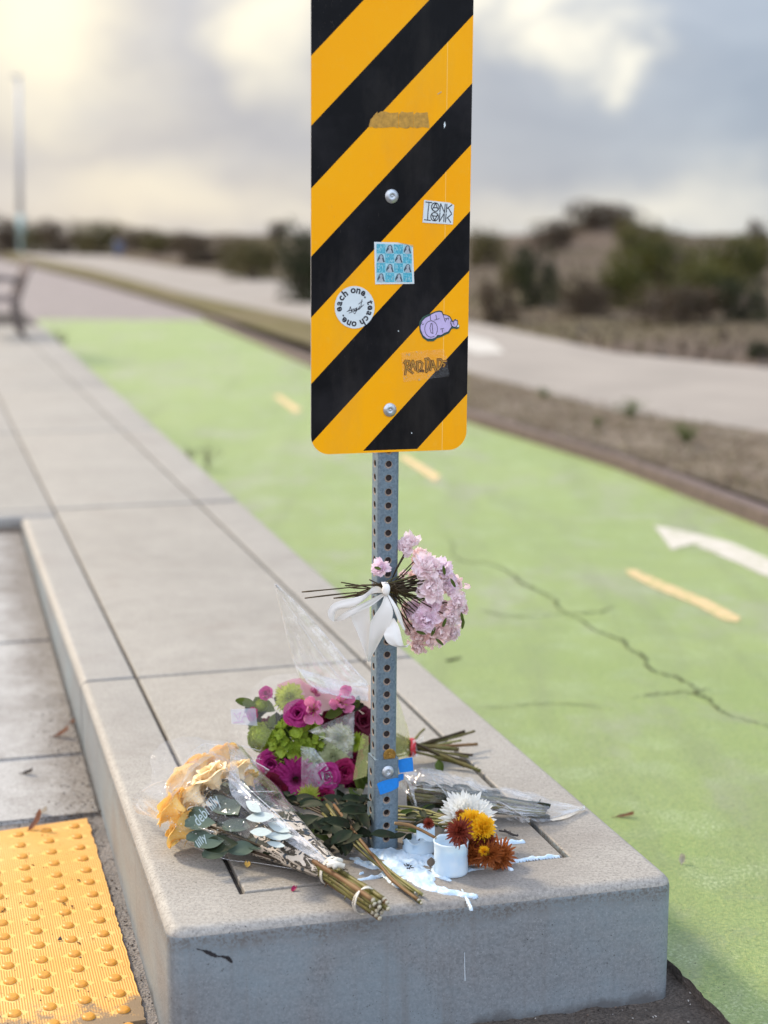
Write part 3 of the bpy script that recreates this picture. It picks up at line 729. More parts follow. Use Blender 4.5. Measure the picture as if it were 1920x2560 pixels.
dO = GR(*zE(615, 556)); dR = GR(*zE(152, 625)); dD = GR(*zE(1025, 2082))
er = (dR-dO)/2; ec = (dD-dO)/14
tact = thing('tactile_paving', 'yellow ribbed warning plate with raised domes at the foot of the ramp', 'tactile paving', dO)
mb = MB(); uvs = []
NR, NC = 22, 9
r1 = random.Random(8)
vs = []; nu_, nv_ = 40, 90
for j in range(nv_+1):
    for i in range(nu_+1):
        u = -.55+(NC-.2)*i/nu_; v = -.62+(15.35)*j/nv_
        p = dO+er*u+ec*v+Vector((0, 0, .001))
        if i == 0: p += er.normalized()*(-.004*noise.noise(Vector((v*1.6, 0, 0)))-.003*noise.noise(Vector((v*6, 0, 0))))
        if j == nv_: p += ec.normalized()*(.010*noise.noise(Vector((u*1.7, 0, 3))))
        vs.append(p); uvs.append((u+.5, v+.5-8))
top = len(vs)
fs = [(j*(nu_+1)+i, (j+1)*(nu_+1)+i, (j+1)*(nu_+1)+i+1, j*(nu_+1)+i+1) for j in range(nv_) for i in range(nu_)]
ring = [j*(nu_+1) for j in range(nv_+1)]+[nv_*(nu_+1)+i for i in range(1, nu_+1)]
b0 = len(vs)
for k in ring: vs.append(vs[k]-Vector((0, 0, .008))); uvs.append(uvs[k])
fs += [(ring[k], ring[k+1], b0+k+1, b0+k) for k in range(len(ring)-1)]
pl = mesh('plate', vs, fs, False, None, uvs)
# uv v runs from 0 (far) to -ish near; wear uses distance towards the viewer
for l in pl.uv_layers[0].data: l.uv = (l.uv[0], -(l.uv[1]+8)/1.0+8)
put('plate', pl, M_TACT, tact)
def dome_mesh():
    mb = MB(); n = 14; prof = [(.0125, 0), (.0118, .0022), (.0098, .0040), (.0065, .0050), (.0, .0053)]
    vs = [Vector((r*cos(2*pi*k/n), r*sin(2*pi*k/n), z)) for r, z in prof[:-1] for k in range(n)]+[Vector((0, 0, prof[-1][1]))]
    fs = [(i*n+k, i*n+(k+1) % n, (i+1)*n+(k+1) % n, (i+1)*n+k) for i in range(3) for k in range(n)]+[(3*n+k, 3*n+(k+1) % n, 4*n) for k in range(n)]
    return mesh('dome', vs, fs, True)
DM = dome_mesh()
sl = math.atan(.047)
for j in range(16):
    for i in range(6):
        p = dO+er*i+ec*j+Vector((0, 0, .0015)); put('dome', DM, M_DOME, tact, M=Matrix.Translation(p) @ Matrix.Rotation(sl, 4, 'X'))
# grit lying in the gutter and on the plate
mb = MB(); r2 = random.Random(11)
def chip(mb, p, s, r, mi):
    d = [Vector((r.uniform(-1, 1), r.uniform(-1, 1), r.uniform(-.35, .35))).normalized()*s*r.uniform(.5, 1) for _ in range(5)]
    vs = [p+Vector((0, 0, s*.3))+q for q in d]+[p+Vector((0, 0, s*.7))]
    mb.add(vs, [(0, 1, 5), (1, 2, 5), (2, 3, 5), (3, 4, 5), (4, 0, 5), (0, 1, 2), (2, 3, 4)], mi)
for i in range(1400):
    s = r2.uniform(-.75, 1.7); t = L_-.004-abs(r2.gauss(0, .05))
    if t < -1.2: continue
    chip(mb, st(s, t, ramp_z(s)+(-.006 if s < ge else .0005)), r2.choice((.0012, .0018, .0025, .004)), r2, r2.choice((0, 0, 1, 2)))
for i in range(500):
    s = ge+r2.gauss(0, .012); t = L_-r2.uniform(0, .35)**1.0*(.3+.7*r2.random()); chip(mb, st(s, t, ramp_z(s)-.002), r2.uniform(.001, .004), r2, r2.choice((0, 0, 1)))
for i in range(260):
    p = dO+er*r2.uniform(-.5, 5)+ec*r2.uniform(0, 15); chip(mb, p+Vector((0, 0, .001)), r2.choice((.0008, .001, .0016, .003)), r2, r2.choice((0, 0, 1)))
for i in range(900):
    p = st(r2.uniform(-.75, -.25), r2.uniform(-.2, .75), -.233); chip(mb, p, r2.uniform(.0012, .004), r2, r2.choice((0, 1, 1, 2)))
put('grit', mb.mesh('grit'), [simple('dark_grit', (.035, .028, .024), .9, .4), simple('brown_grit', (.14, .10, .075), .9, .4), simple('pale_grit', (.45, .43, .40), .9, .2)], kind='stuff')
# small specks over lane and platform
mb = MB()
for i in range(420):
    X = r2.uniform(700, 1659); Y = r2.uniform(1400, 2200); p = G(X, Y, LZ+.001)
    s, t = ts(p)
    if t < .5: continue
    chip(mb, p, r2.choice((.0008, .001, .0016, .0025)), r2, r2.choice((0, 0, 1)))
for i in range(130):
    s = r2.uniform(-.25, 2.5); t = r2.uniform(-.43, .45); chip(mb, st(s, t, .0002), r2.choice((.0005, .0008, .0012)), r2, r2.choice((0, 1, 2)))
for i in range(700):
    a0_ = r2.gauss(0, .16); b0_ = r2.gauss(0, .10); p = Vector((a0_, b0_, .0002)); s, t = ts(p)
    if -.13 < s < 1 and -.43 < t < .44: chip(mb, p, r2.choice((.0006, .0009, .0014, .002)), r2, r2.choice((0, 1, 1, 2)))
put('specks', mb.mesh('specks'), [bpy.data.materials['dark_grit'], bpy.data.materials['brown_grit'], bpy.data.materials['pale_grit']], kind='stuff')
# dark gouge on the front face
gg = MB(); rg = random.Random(2)
fa = V(*[q for q in (430, 2050)], -.34); 
def face_pt(X, Y, off=-.001):
    A = st(*fl); B = st(*fr); A.z = B.z = 0; n = Vector((B.y-A.y, -(B.x-A.x), 0)).normalized()
    r = ray(X, Y); t = (A-CAM).dot(n)/r.dot(n); return CAM+r*t+n*.0045
pts = [face_pt(*q) for q in ((424, 2047), (440, 2052), (455, 2058), (468, 2063), (480, 2064), (492, 2068), (502, 2076))]
ws = (.001, .0035, .0045, .0015, .003, .004, .0006)
vs = []
for p, w in zip(smoothpath(pts, 3), [ws[min(6, i//3)]*rg.uniform(.5, 1.2) for i in range(19)]): vs += [p+Vector((0, 0, w)), p-Vector((0, 0, w))]
gg.add(vs, [(2*i, 2*i+1, 2*i+3, 2*i+2) for i in range(len(vs)//2-1)])
put('gouge', gg.mesh('gouge'), M_CHAR, platform)
dr = MB(); dr.tube([face_pt(1002, 2055, 0), face_pt(1002, 2090, 0), face_pt(1003, 2116, 0)], [.0006, .0008, .0012], 5)
put('wax_run', dr.mesh('wax_run'), M_WAX, platform)

# ------------------------------------------------------------------ sign on its post
SA = radians(18); LEAN = .008
sign = thing('road_sign', 'tall orange and black striped marker sign bolted to a perforated steel post', 'road sign', (0, 0, 0), rot=(0, LEAN, SA))
SO = .022
def SP(X, Y, off=SO):
    r = ray(X, Y); n = Vector((sin(SA), -cos(SA), 0))
    t = (off-CAM.dot(n))/r.dot(n); P = CAM+r*t
    w = P.z; return (P.x*cos(SA)+P.y*sin(SA)-LEAN*w, w)
def loc(X, Y, d=0.0):                      # local coordinates on the sign plane, d in front of it
    u, w = SP(X, Y); return Vector((u, -(SO+d), w))
def slp(pts): return pts
UC = -.0036
def perf_tube(name, W_, z0, z1, phase, faces=(0, 1, 2, 3), holes=True, cx=UC, cy=0, rc=.006, hr=.0056, extra_mats=True):
    """square tube with round holes every 25.4 mm"""
    mb = MB(); h = W_/2; fw = h-rc; P = .0254; N = 12
    zs = phase
    while zs > z0+P: zs -= P
    cells = []
    z = zs
    while z+P/2 < z1: cells.append(z); z += P
    for k in range(4):
        R = Matrix.Translation((cx, cy, 0)) @ Matrix.Rotation(k*pi/2, 4, 'Z')
        def T(u, w, d=0): return R @ Vector((u, -h+d, w))
        edges = [z0]+[c-P/2 for c in cells]+[cells[-1]+P/2, z1]
        # fill strips at ends
        for a_, b_ in ((z0, cells[0]-P/2), (cells[-1]+P/2, z1)):
            if b_-a_ > 1e-4: mb.add([T(-fw, a_), T(fw, a_), T(fw, b_), T(-fw, b_)], [(0, 1, 2, 3)])
        for c in cells:
            sq = []; ci = []; cj = []; ck = []
            for i in range(N):
                a_ = 2*pi*(i+.5)/N; x_, y_ = cos(a_), sin(a_); m_ = max(abs(x_)/fw, abs(y_)/(P/2))
                sq.append(T(x_/m_, c+y_/m_)); ci.append(T(hr*1.32*x_-.0006, c+hr*1.32*y_-.0009)); cj.append(T(hr*x_, c+hr*y_, .0006)); ck.append(T(hr*x_, c+hr*y_, .0028))
            cor = [T(fw, c+P/2), T(-fw, c+P/2), T(-fw, c-P/2), T(fw, c-P/2)]
            b = mb.v
            mb.add(sq+ci, [(i, (i+1) % N, N+(i+1) % N, N+i) for i in range(N)], 0)
            mb.add(ci+cj, [(i, (i+1) % N, N+(i+1) % N, N+i) for i in range(N)], 1)
            mb.add(cj+ck, [(i, (i+1) % N, N+(i+1) % N, N+i) for i in range(N)], 2)
            # corner triangles of the cell
            for q, cc in enumerate(cor):
                best = sorted(range(N), key=lambda i: (sq[i]-cc).length)[:2]
                mb.add([sq[best[0]], cc, sq[best[1]]], [(0, 1, 2)], 0)
        # rounded corner
        arc = []
        for i in range(5):
            a_ = -pi/2+i*pi/8; arc.append((fw+rc*cos(a_), -fw+rc*sin(a_)))
        vs = [R @ Vector((x_, y_, z_)) for z_ in (z0, z1) for x_, y_ in arc]
        mb.add(vs, [(i, i+1, 5+i+1, 5+i) for i in range(4)], 0)
    me = mb.mesh(name); bm = bmesh.new(); bm.from_mesh(me); bmesh.ops.remove_doubles(bm, verts=bm.verts, dist=1e-5)
    bmesh.ops.recalc_face_normals(bm, faces=bm.faces)
    bm.to_mesh(me); bm.free(); return me
PW, SW = .0405, .0485
hp = SP(838, 1181)[1]
zsl = SP(828, 1640)[1]
post = put('post', perf_tube('post', PW, -.15, 1.66, hp, cy=-.0015), [M_STEEL, M_RUST, M_DARK], sign, local=True)
inner = MB(); inner.box((UC-PW/2+.0028, -.0015-PW/2+.0028, -.1), (UC+PW/2-.0028, -.0015+PW/2-.0028, 1.65))
put('post_core', inner.mesh('post_core'), M_DARK, sign, local=True)
put('sleeve', perf_tube('sleeve', SW, -.15, zsl, hp, cy=-.0015, rc=.007), [M_STEEL, M_RUST, M_DARK], sign, local=True)
cap = MB(); n = 4
q = SW/2-.001; pz = PW/2-.001
def sq_(h_, z_): return [Vector((UC+a_*h_, -.0015+b_*h_, z_)) for a_, b_ in ((-1, -1), (1, -1), (1, 1), (-1, 1))]
cap.add(sq_(q, zsl)+sq_(pz, zsl+.0005), [(0, 1, 5, 4), (1, 2, 6, 5), (2, 3, 7, 6), (3, 0, 4, 7)])
put('sleeve_rim', cap.mesh('sleeve_rim'), M_STEEL, sign, local=True)
# panel
uL, uR, wB, wT, rc = -.1505, .1448, .7555, 1.672, .034
poly = []
for cx_, cz_, a0 in ((uR-rc, wB+rc, -pi/2), (uR-rc, wT-rc, 0), (uL+rc, wT-rc, pi/2), (uL+rc, wB+rc, pi)):
    for i in range(13): a_ = a0+i*pi/24; poly.append((cx_+rc*cos(a_), cz_+rc*sin(a_)))
mb = MB(); n = len(poly)
mb.add([Vector((x_, -.0245, z_)) for x_, z_ in poly]+[Vector((x_, -.0222, z_)) for x_, z_ in poly], [tuple(range(n))]+[tuple(range(n, 2*n))[::-1]]+[(i, n+i, n+(i+1) % n, (i+1) % n) for i in range(n)])
mb.m = [0, 1]+[1]*n
put('sign_panel', mb.mesh('sign_panel'), [M_SIGN, M_ALU], sign, local=True)
SF = .0026                                       # front of the panel relative to SO
def bolt(name, X, Y, d, r):
    p = loc(X, Y, d); mb = MB(); N = 24
    prof = [(r, 0), (r, .0008), (r*.97, .0016), (r*.62, .0040), (r*.28, .0050), (r*.25, .0040), (r*.14, .0040), (0, .0058)]
    vs = [Vector((p.x+rr__*cos(2*pi*k/N), p.y-z_, p.z+rr__*sin(2*pi*k/N))) for rr__, z_ in prof for k in range(N)]
    mb.add(vs, [(i*N+k, i*N+(k+1) % N, (i+1)*N+(k+1) % N, (i+1)*N+k) for i in range(len(prof)-1) for k in range(N)])
    o = put(name, mb.mesh(name, True), M_BOLT, sign, local=True); return o
bolt('bolt', 845, 424, SF, .0125); bolt('bolt', 841, 885, SF, .0125); bolt('bolt', 836, 1665, .0045, .0115)
# stain under the upper bolt, tape residue, small marks
def flat(name, pts, mat, d, parent, thick=.0003, lab=None):
    P = [loc(*q, d) for q in pts]; n = len(P); mb = MB()
    mb.add(P+[p+Vector((0, thick, 0)) for p in P], [tuple(range(n))]+[(i, n+i, n+(i+1) % n, (i+1) % n) for i in range(n)])
    o = put(name, mb.mesh(name), mat, parent, local=True)
    if lab: o['label'] = lab
    return o
def sub(parent, name, pts, mat, d, thick=.0001):
    P = [loc(*q, d) for q in pts]; n = len(P); mb = MB(); mb.add(P, [tuple(range(n))]); return put(name, mb.mesh(name), mat, parent, local=True)
def strokes(parent, name, lines, w, mat, d, zm):
    mb = MB()
    for ln in lines:
        P = [loc(*zm(*q), d) for q in ln]
        for a_, b_ in zip(P, P[1:]):
            if (b_-a_).length < 1e-6: continue
            e = (b_-a_).normalized(); nrm = Vector((-e.z, 0, e.x))*w/2; x_ = e*w*.22
            mb.add([a_-x_+nrm, a_-x_-nrm, b_+x_-nrm, b_+x_+nrm], [(0, 1, 2, 3)])
    return put(name, mb.mesh(name), mat, parent, local=True)
def arcpts(cx, cy, rx, ry, a0, a1, n=20): return [(cx+rx*cos(radians(a0+(a1-a0)*i/n)), cy-ry*sin(radians(a0+(a1-a0)*i/n))) for i in range(n+1)]
rt = random.Random(4)
for ax, bx in ((625, 700), (700, 880), (884, 1010), (1012, 1150)):
    pts = [(ax, 985+rt.uniform(-4, 4)+(110 if ax == 625 else 0))]+[(ax+(bx-ax)*k/5, 980+rt.uniform(-10, 8)-(bx/100)+(85*(1-k/5) if ax == 625 else 0)) for k in range(1, 5)]+[(bx-18*(bx > 1100), 968+rt.uniform(-4, 4))]
    pts += [(bx, 1105+rt.uniform(-6, 6))]+[(bx-(bx-ax)*k/5, 1102+rt.uniform(-9, 9)) for k in range(1, 5)]+[(ax, 1100+rt.uniform(-4, 4))]
    flat('tape_residue', [zU(*q) for q in pts], M_GHOST, SF+.0003, sign)
flat('scratch', [zU(*q) for q in ((1215, 808), (1250, 785), (1255, 795), (1222, 815))], M_GLUE, SF+.0003, sign)
flat('paint_chip', [zU(*q) for q in ((1272, 1070), (1282, 1045), (1290, 1080), (1275, 1105))], M_STW, SF+.0003, sign)
for q in ((722, 1190), (823, 1972)): flat('paint_chip', [zD(q[0]+5*cos(a_), q[1]+6*sin(a_)) for a_ in (0, 1.2, 2.4, 3.6, 4.9)], M_STW, SF+.0003, sign)
# tonk sticker
sk = flat('sticker', [zT(*q) for q in ((612, 200), (1270, 265), (1385, 325), (1352, 830), (570, 785))], M_STW, SF+.0007, sign, .0005, 'white rectangular sticker with TONK above its mirror image')
Lw = .0017
T_ = lambda x_, y_: zT(x_, y_)
lines = [[(645, 252), (815, 270)], [(738, 262), (712, 490)],
         arcpts(898, 382, 98, 108, 0, 360, 28), [(820, 455), (905, 280), (975, 455)], [(855, 395), (945, 400)],
         [(1015, 505), (1038, 292), (1135, 520), (1158, 298)], [(1200, 300), (1180, 520)], [(1335, 315), (1205, 415)], [(1235, 400), (1315, 540)],
         [(612, 712), (778, 728)], [(710, 498), (698, 718)], arcpts(880, 630, 98, 108, 0, 360, 28), [(810, 570), (880, 730), (960, 575)], [(838, 610), (925, 618)],
         [(1020, 530), (1000, 755), (1130, 545), (1118, 765)], [(1180, 545), (1160, 770)], [(1320, 560), (1195, 670)], [(1215, 655), (1298, 778)]]
strokes(sk, 'lettering', lines, Lw, M_INK, SF+.0009, zT)
# photo grid sticker
sk = flat('sticker', [zD(*q) for q in ((535, 507), (715, 510), (832, 530), (842, 826), (543, 832))], M_STW, SF+.0007, sign, .0005, 'small white bordered sticker with a blue checker of tiny portraits')
c00, c10, c01, c11 = (552, 521), (822, 527), (552, 817), (826, 814)
def bil(a_, b_): return ((c00[0]*(1-a_)+c10[0]*a_)*(1-b_)+(c01[0]*(1-a_)+c11[0]*a_)*b_, (c00[1]*(1-a_)+c10[1]*a_)*(1-b_)+(c01[1]*(1-a_)+c11[1]*a_)*b_)
mbs = {k: MB() for k in ('c', 'p', 'g', 'd')}
def padd(k, pts, d): mbs[k].add([loc(*zD(*q), d) for q in pts], [tuple(range(len(pts)))])
for j in range(4):
    for i in range(4):
        cellp = [bil((i+a_)/4, (j+b_)/4) for a_, b_ in ((0, 0), (1, 0), (1, 1), (0, 1))]
        face = (i+j) % 2 == 1
        padd('p' if face else 'c', cellp, SF+.0009)
        cxx, cyy = bil((i+.5)/4, (j+.5)/4)
        if face:
            padd('d', [(cxx+x_, cyy+y_) for x_, y_ in ((-8, -28), (6, -32), (18, -22), (24, 10), (31, 30), (18, 31), (4, 5), (-12, 8), (-26, 30), (-28, 10), (-18, -12))], SF+.0010)
            padd('g', [(cxx+2+11*cos(a_*.5), cyy-10+15*sin(a_*.5)) for a_ in range(13)], SF+.0011)
            padd('g', [(cxx+x_, cyy+y_) for x_, y_ in ((-6, 2), (8, 2), (16, 18), (18, 34), (-18, 34), (-16, 16))], SF+.00115)
            padd('d', [(cxx-5, cyy-13), (cxx-1, cyy-14), (cxx-1, cyy-11), (cxx-5, cyy-11)], SF+.0012); padd('d', [(cxx+5, cyy-14), (cxx+9, cyy-13), (cxx+9, cyy-11), (cxx+5, cyy-11)], SF+.0012)
        else:
            for k in range(7):
                x_, y_ = cxx+rt.uniform(-24, 24), cyy+rt.uniform(-26, 26); padd('p', [(x_-3, y_-9), (x_+4, y_-6), (x_+3, y_+8), (x_-2, y_+5)], SF+.0010)
for k, m_ in (('c', M_CYAN), ('p', M_CYAN2), ('g', M_GREYP), ('d', M_DKP)): put('print', mbs[k].mesh('print'), m_, sk, local=True)
flat('folded_corner', [zD(*q) for q in ((715, 510), (832, 528), (835, 545), (800, 530))], M_GLUE, SF+.0012, sign)
# round sticker with circular text
cx_, cy_, RX, RY = 385, 1010, 153, 163
sk = flat('sticker', [zD(cx_+RX*cos(a_*pi/24), cy_+RY*sin(a_*pi/24)) for a_ in range(48)], M_STW, SF+.0007, sign, .0005, 'round white sticker reading each one. teach one. around a signature')
def text_mesh(txt, size, bold=False, shear=0, mono=False):
    cu = bpy.data.curves.new('lettering', 'FONT'); cu.body = txt; cu.size = size; cu.align_x = 'CENTER'; cu.align_y = 'CENTER'; cu.shear = shear
    cu.offset = size*.03 if bold else 0; cu.resolution_u = 3
    o = bpy.data.objects.new('tmp', cu); C.objects.link(o); dg = bpy.context.evaluated_depsgraph_get(); dg.update()
    me = bpy.data.meshes.new_from_object(o.evaluated_get(dg)); me.name = 'lettering'; bpy.data.objects.remove(o); bpy.data.curves.remove(cu)
    me.materials.clear(); return me
cpt = loc(*zD(cx_, cy_), SF+.0010)
sc_ = (loc(*zD(cx_+100, cy_), 0).x-loc(*zD(cx_, cy_), 0).x)/100
R_mid = 115*sc_*1.04
txt = 'each one. teach one. '
wid = {'.': .55, ' ': .62, 't': .85}
tot = sum(wid.get(ch, 1) for ch in txt); a_ = radians(196); mb = MB()
for ch in txt:
    w = wid.get(ch, 1)/tot*2*pi; mid = a_-w/2; a_ -= w
    if ch == ' ': continue
    tm = text_mesh(ch, .0175, True)
    xs = [v.co.x for v in tm.vertices]; cxm = (min(xs)+max(xs))/2
    for v in tm.vertices: v.co.x -= cxm
    # seat letters on a common baseline (descenders none)
    ysm = min(v.co.y for v in tm.vertices)
    for v in tm.vertices: v.co.y += -.0052-ysm
    rot = mid-pi/2
    mb.add([Vector((cpt.x+R_mid*cos(mid)+v.co.x*cos(rot)-v.co.y*sin(rot), cpt.y, cpt.z+R_mid*1.03*sin(mid)+v.co.x*sin(rot)+v.co.y*cos(rot))) for v in tm.vertices], [tuple(p.vertices) for p in tm.polygons])
put('lettering', mb.mesh('lettering'), M_INK, sk, local=True)
S_ = [[(325, 1045), (345, 1030), (352, 1005), (362, 1040), (358, 1050)], [(338, 1040), (365, 1030)], [(362, 1042), (372, 1022), (380, 1022), (376, 1036), (384, 1030)],
      [(398, 1018), (388, 1020), (384, 1035), (394, 1030), (400, 1012), (398, 1040), (385, 1060), (376, 1052)], [(402, 1020), (404, 1032), (412, 1025), (414, 1012), (416, 1028)],
      [(430, 1000), (421, 1006), (428, 1018), (420, 1025)], [(441, 950), (434, 990), (440, 1010)], [(415, 985), (445, 962)], [(340, 1055), (400, 1035), (455, 990)]]
strokes(sk, 'signature', S_, .0011, M_INK, SF+.0010, zD)
# graffiti style lilac sticker
out = [(1105, 650), (1112, 600), (1150, 545), (1210, 515), (1245, 500), (1300, 475), (1350, 462), (1385, 470), (1400, 505), (1440, 515), (1480, 530), (1505, 570), (1515, 590), (1545, 565), (1575, 580), (1580, 625), (1598, 650), (1590, 680), (1560, 690), (1525, 680), (1500, 690), (1470, 740), (1415, 765), (1380, 785), (1330, 800), (1280, 840), (1210, 842), (1150, 800), (1115, 730)]
sk = flat('sticker', [zL(*q) for q in out], M_DKGREEN, SF+.0005, sign, .0004, 'lilac bubble shaped sticker with dark green shadow and a small heart')
inn = [(1118, 655), (1135, 600), (1175, 555), (1225, 530), (1250, 510), (1305, 485), (1350, 475), (1380, 482), (1395, 515), (1440, 520), (1475, 540), (1500, 580), (1505, 610), (1500, 660), (1460, 720), (1410, 740), (1375, 765), (1330, 765), (1310, 790), (1265, 812), (1200, 810), (1150, 770), (1120, 700)]
sub(sk, 'print', [zL(*q) for q in inn], M_LILAC, SF+.0007)
sub(sk, 'print', [zL(*q) for q in [(1485, 610), (1500, 590), (1520, 600), (1530, 580), (1560, 575), (1578, 600), (1572, 630), (1555, 668), (1530, 665), (1500, 645)]], M_LILAC, SF+.0008)
sub(sk, 'print', [zL(*q) for q in arcpts(1577, 650, 14, 16, 0, 330, 10)], M_STW, SF+.0008)
ls = [arcpts(1250, 690, 78, 100, -60, 300, 22)[1:], [(1252, 618), (1235, 680), (1250, 735), (1275, 745)], [(1245, 625), (1262, 620), (1272, 745)],
      [(1308, 515), (1318, 570)], [(1290, 582), (1350, 562)], [(1362, 690), (1405, 680)], [(1384, 688), (1388, 730)], [(1395, 515), (1410, 560), (1425, 605)],
      [(1240, 520), (1240, 560), (1250, 590)], [(1445, 560), (1425, 558), (1440, 572), (1424, 582)], [(1455, 550), (1462, 578)], [(1450, 560), (1468, 556)],
      [(1485, 615), (1490, 590), (1520, 600), (1530, 640)], [(1525, 600), (1540, 578), (1575, 590), (1570, 640), (1545, 668), (1500, 650), (1485, 615)],
      inn[:]+[inn[0]], [(1132, 625), (1145, 615)], [(1140, 640), (1160, 628)]]
strokes(sk, 'outline', ls, .0010, M_INK, SF+.0009, zL)
# transparent sticker
sk = put('sticker', (lambda P: (lambda mb: (mb.add(P, [tuple(range(len(P)))]), mb.mesh('sticker'))[1])(MB()))([loc(*zL(*q), SF+.0004) for q in ((882, 985), (1130, 955), (1400, 935), (1445, 1040), (1470, 1265), (1200, 1300), (915, 1340))]), m_film('clear_sticker', .0, .03, rough=.3), sign, local=True, label='clear peeling sticker reading RAD DADS in brown brush letters')
R_ = [[(935, 1250), (945, 1160), (938, 1090)], [(920, 1110), (940, 1080), (985, 1085), (985, 1130), (945, 1165)], [(948, 1165), (1030, 1230)],
      [(1000, 1180), (1028, 1075), (1062, 1190)], [(1005, 1145), (1058, 1140)], [(1085, 1205), (1085, 1090)], [(1070, 1095), (1120, 1085), (1145, 1110), (1130, 1180), (1090, 1212)],
      [(1190, 1215), (1190, 1060)], [(1175, 1060), (1215, 1050), (1240, 1080), (1225, 1170), (1190, 1215)], [(1240, 1195), (1268, 1075), (1310, 1200)], [(1245, 1155), (1300, 1145)],
      [(1330, 1190), (1335, 1060)], [(1325, 1060), (1372, 1060), (1385, 1090), (1370, 1140), (1330, 1190)], [(1440, 1080), (1395, 1085), (1385, 1105), (1420, 1120), (1400, 1150)]]
strokes(sk, 'lettering', R_, .0042, M_BROWNI, SF+.0006, zL)
strokes(sk, 'lettering', R_, .0017, M_GHOST, SF+.0007, zL)
strokes(sk, 'lettering', [[(1118, 1190), (1115, 1200), (1130, 1205), (1115, 1215)], [(1138, 1190), (1138, 1215)], [(1148, 1190), (1148, 1215), (1160, 1215), (1160, 1190), (1148, 1190)]], .0011, M_INK, SF+.0008, zL)
fl2 = MB(); rt = random.Random(9)
for i in range(16):
    x_, y_ = rt.uniform(900, 1300), rt.choice((rt.uniform(950, 1010), rt.uniform(1240, 1320))); s_ = rt.uniform(4, 16)
    fl2.add([loc(*zL(x_+s_*rt.uniform(.4, 1)*cos(a_), y_+s_*rt.uniform(.4, 1.4)*sin(a_)), SF+.0006) for a_ in (0, 1, 2, 3, 4, 5)], [tuple(range(6))])
put('glue_spots', fl2.mesh('glue_spots'), M_GLUE, sk, local=True)

# blue tape and coin on the post
tp = thing('tape', 'strip of blue painter tape wrapped across the front of the post sleeve under the washer', 'tape', (0, 0, .1), 'blue tape on the post')
def tape_front(parent, pts, d):
    P = [sign.matrix_basis @ Vector(p) for p in [loc(*zB(*q), d) for q in pts]]
    return P
sign_M = Matrix.Rotation(SA, 4, 'Z') @ Matrix.Rotation(LEAN, 4, 'Y')
def wl(p): return sign_M @ p
dS = (SW/2+.0015)-SO+.0008
xr_ = UC+SW/2
mb = MB()
def tp_pt(x_, y_, d=dS): p = loc(*zB(x_, y_), d); return p
A = [tp_pt(*q) for q in ((112, 492), (118, 487), (150, 472), (200, 458), (245, 449))]; B = [tp_pt(*q) for q in ((112, 492), (135, 568), (170, 556), (215, 540), (252, 520))]
for i, q in enumerate(((.0, -.0205), (.0004, -.012), (.0004, .004))):
    pass
zt = A[-1].z; zb = B[-1].z
Mx = xr_+.0007
for (x_, y_) in ((xr_-.004, A[-1].y), (Mx-.001, A[-1].y+.0025), (Mx, A[-1].y+.006), (Mx+.001, A[-1].y+.02), (Mx+.012, A[-1].y+.028), (Mx+.018, A[-1].y+.03)):
    A.append(Vector((x_, y_, zt-.0015*(len(A)-4)*.4))); B.append(Vector((x_, y_, zb+.0015*(len(B)-4)*.5)))
vs = [wl(p) for ab in zip(A, B) for p in ab]
mb.add(vs, [(2*i, 2*i+1, 2*i+3, 2*i+2) for i in range(len(A)-1)])
put('strip', mb.mesh('strip'), M_BLUE, tp)
t2 = MB(); y_ = -.006
P = [V(*zB(*q), y_) for q in ((262, 332), (315, 320), (362, 314), (366, 345), (370, 408), (330, 414), (274, 421), (266, 380))]
P2 = [p+Vector((0, .0006, 0)) for p in P]
t2.add(P+P2, [tuple(range(8)), tuple(range(15, 7, -1))]+[(i, 8+i, 8+(i+1) % 8, (i+1) % 8) for i in range(8)])
tag(put('tape', t2.mesh('tape'), M_BLUE), 'square of blue painter tape holding cellophane to the right edge of the post', 'tape', 'blue tape on the post')
cn = MB(); pc = loc(*zB(203, 296), (PW/2+.0015)-SO+.0006); N = 32
prof = [(.0122, 0), (.0122, .0014), (.0112, .0017), (.0108, .0011), (.0, .0011)]
cn.add([wl(Vector((pc.x+r_*cos(2*pi*k/N), pc.y-z_, pc.z+r_*sin(2*pi*k/N)))) for r_, z_ in prof for k in range(N)], [(i*N+k, i*N+(k+1) % N, (i+1)*N+(k+1) % N, (i+1)*N+k) for i in range(4) for k in range(N)])
for (dx_, dz_, r_) in ((-.001, .0028, .0030), (.0005, -.003, .0042), (.003, .0005, .0022)):
    cn.add([wl(Vector((pc.x+dx_+r_*.8*cos(2*pi*k/10), pc.y-.0018, pc.z+dz_+r_*sin(2*pi*k/10)))) for k in range(10)]+[wl(Vector((pc.x+dx_, pc.y-.0024, pc.z+dz_)))], [(k, (k+1) % 10, 10) for k in range(10)])
tag(put('coin', cn.mesh('coin', False), M_COIN), 'brass coloured coin stuck in a hole of the post above the sleeve', 'coin')

# ------------------------------------------------------------------ flower makers
def petal_grid(L, Wd, cup=.25, curl=.3, wave=0, seed=0, tipw=.55, nu=4, nv=6, base=.18, notch=0):
    """single petal, root at origin, grows along +Y, upper side +Z"""
    r = random.Random(seed); ph = r.uniform(0, 6)
    def fn(a_, b_):
        x_ = a_*2-1; w = Wd*.5*(base+(1-base)*sin(min(1, b_/tipw)*pi/2))*(1 if b_ < tipw else sqrt(max(0, 1-((b_-tipw)/(1-tipw+.03))**2)))
        y_ = L*b_*(1-.35*abs(curl)*b_)-notch*L*(1-abs(x_))*(b_ > .95)
        z_ = cup*Wd*x_*x_*(.3+b_)+curl*L*b_*b_+wave*Wd*sin(x_*5+ph)*b_*b_+wave*Wd*.5*sin(b_*9+ph)*x_
        return Vector((x_*w, y_, z_))
    mb = MB(); mb.grid(fn, nu, nv); return mb
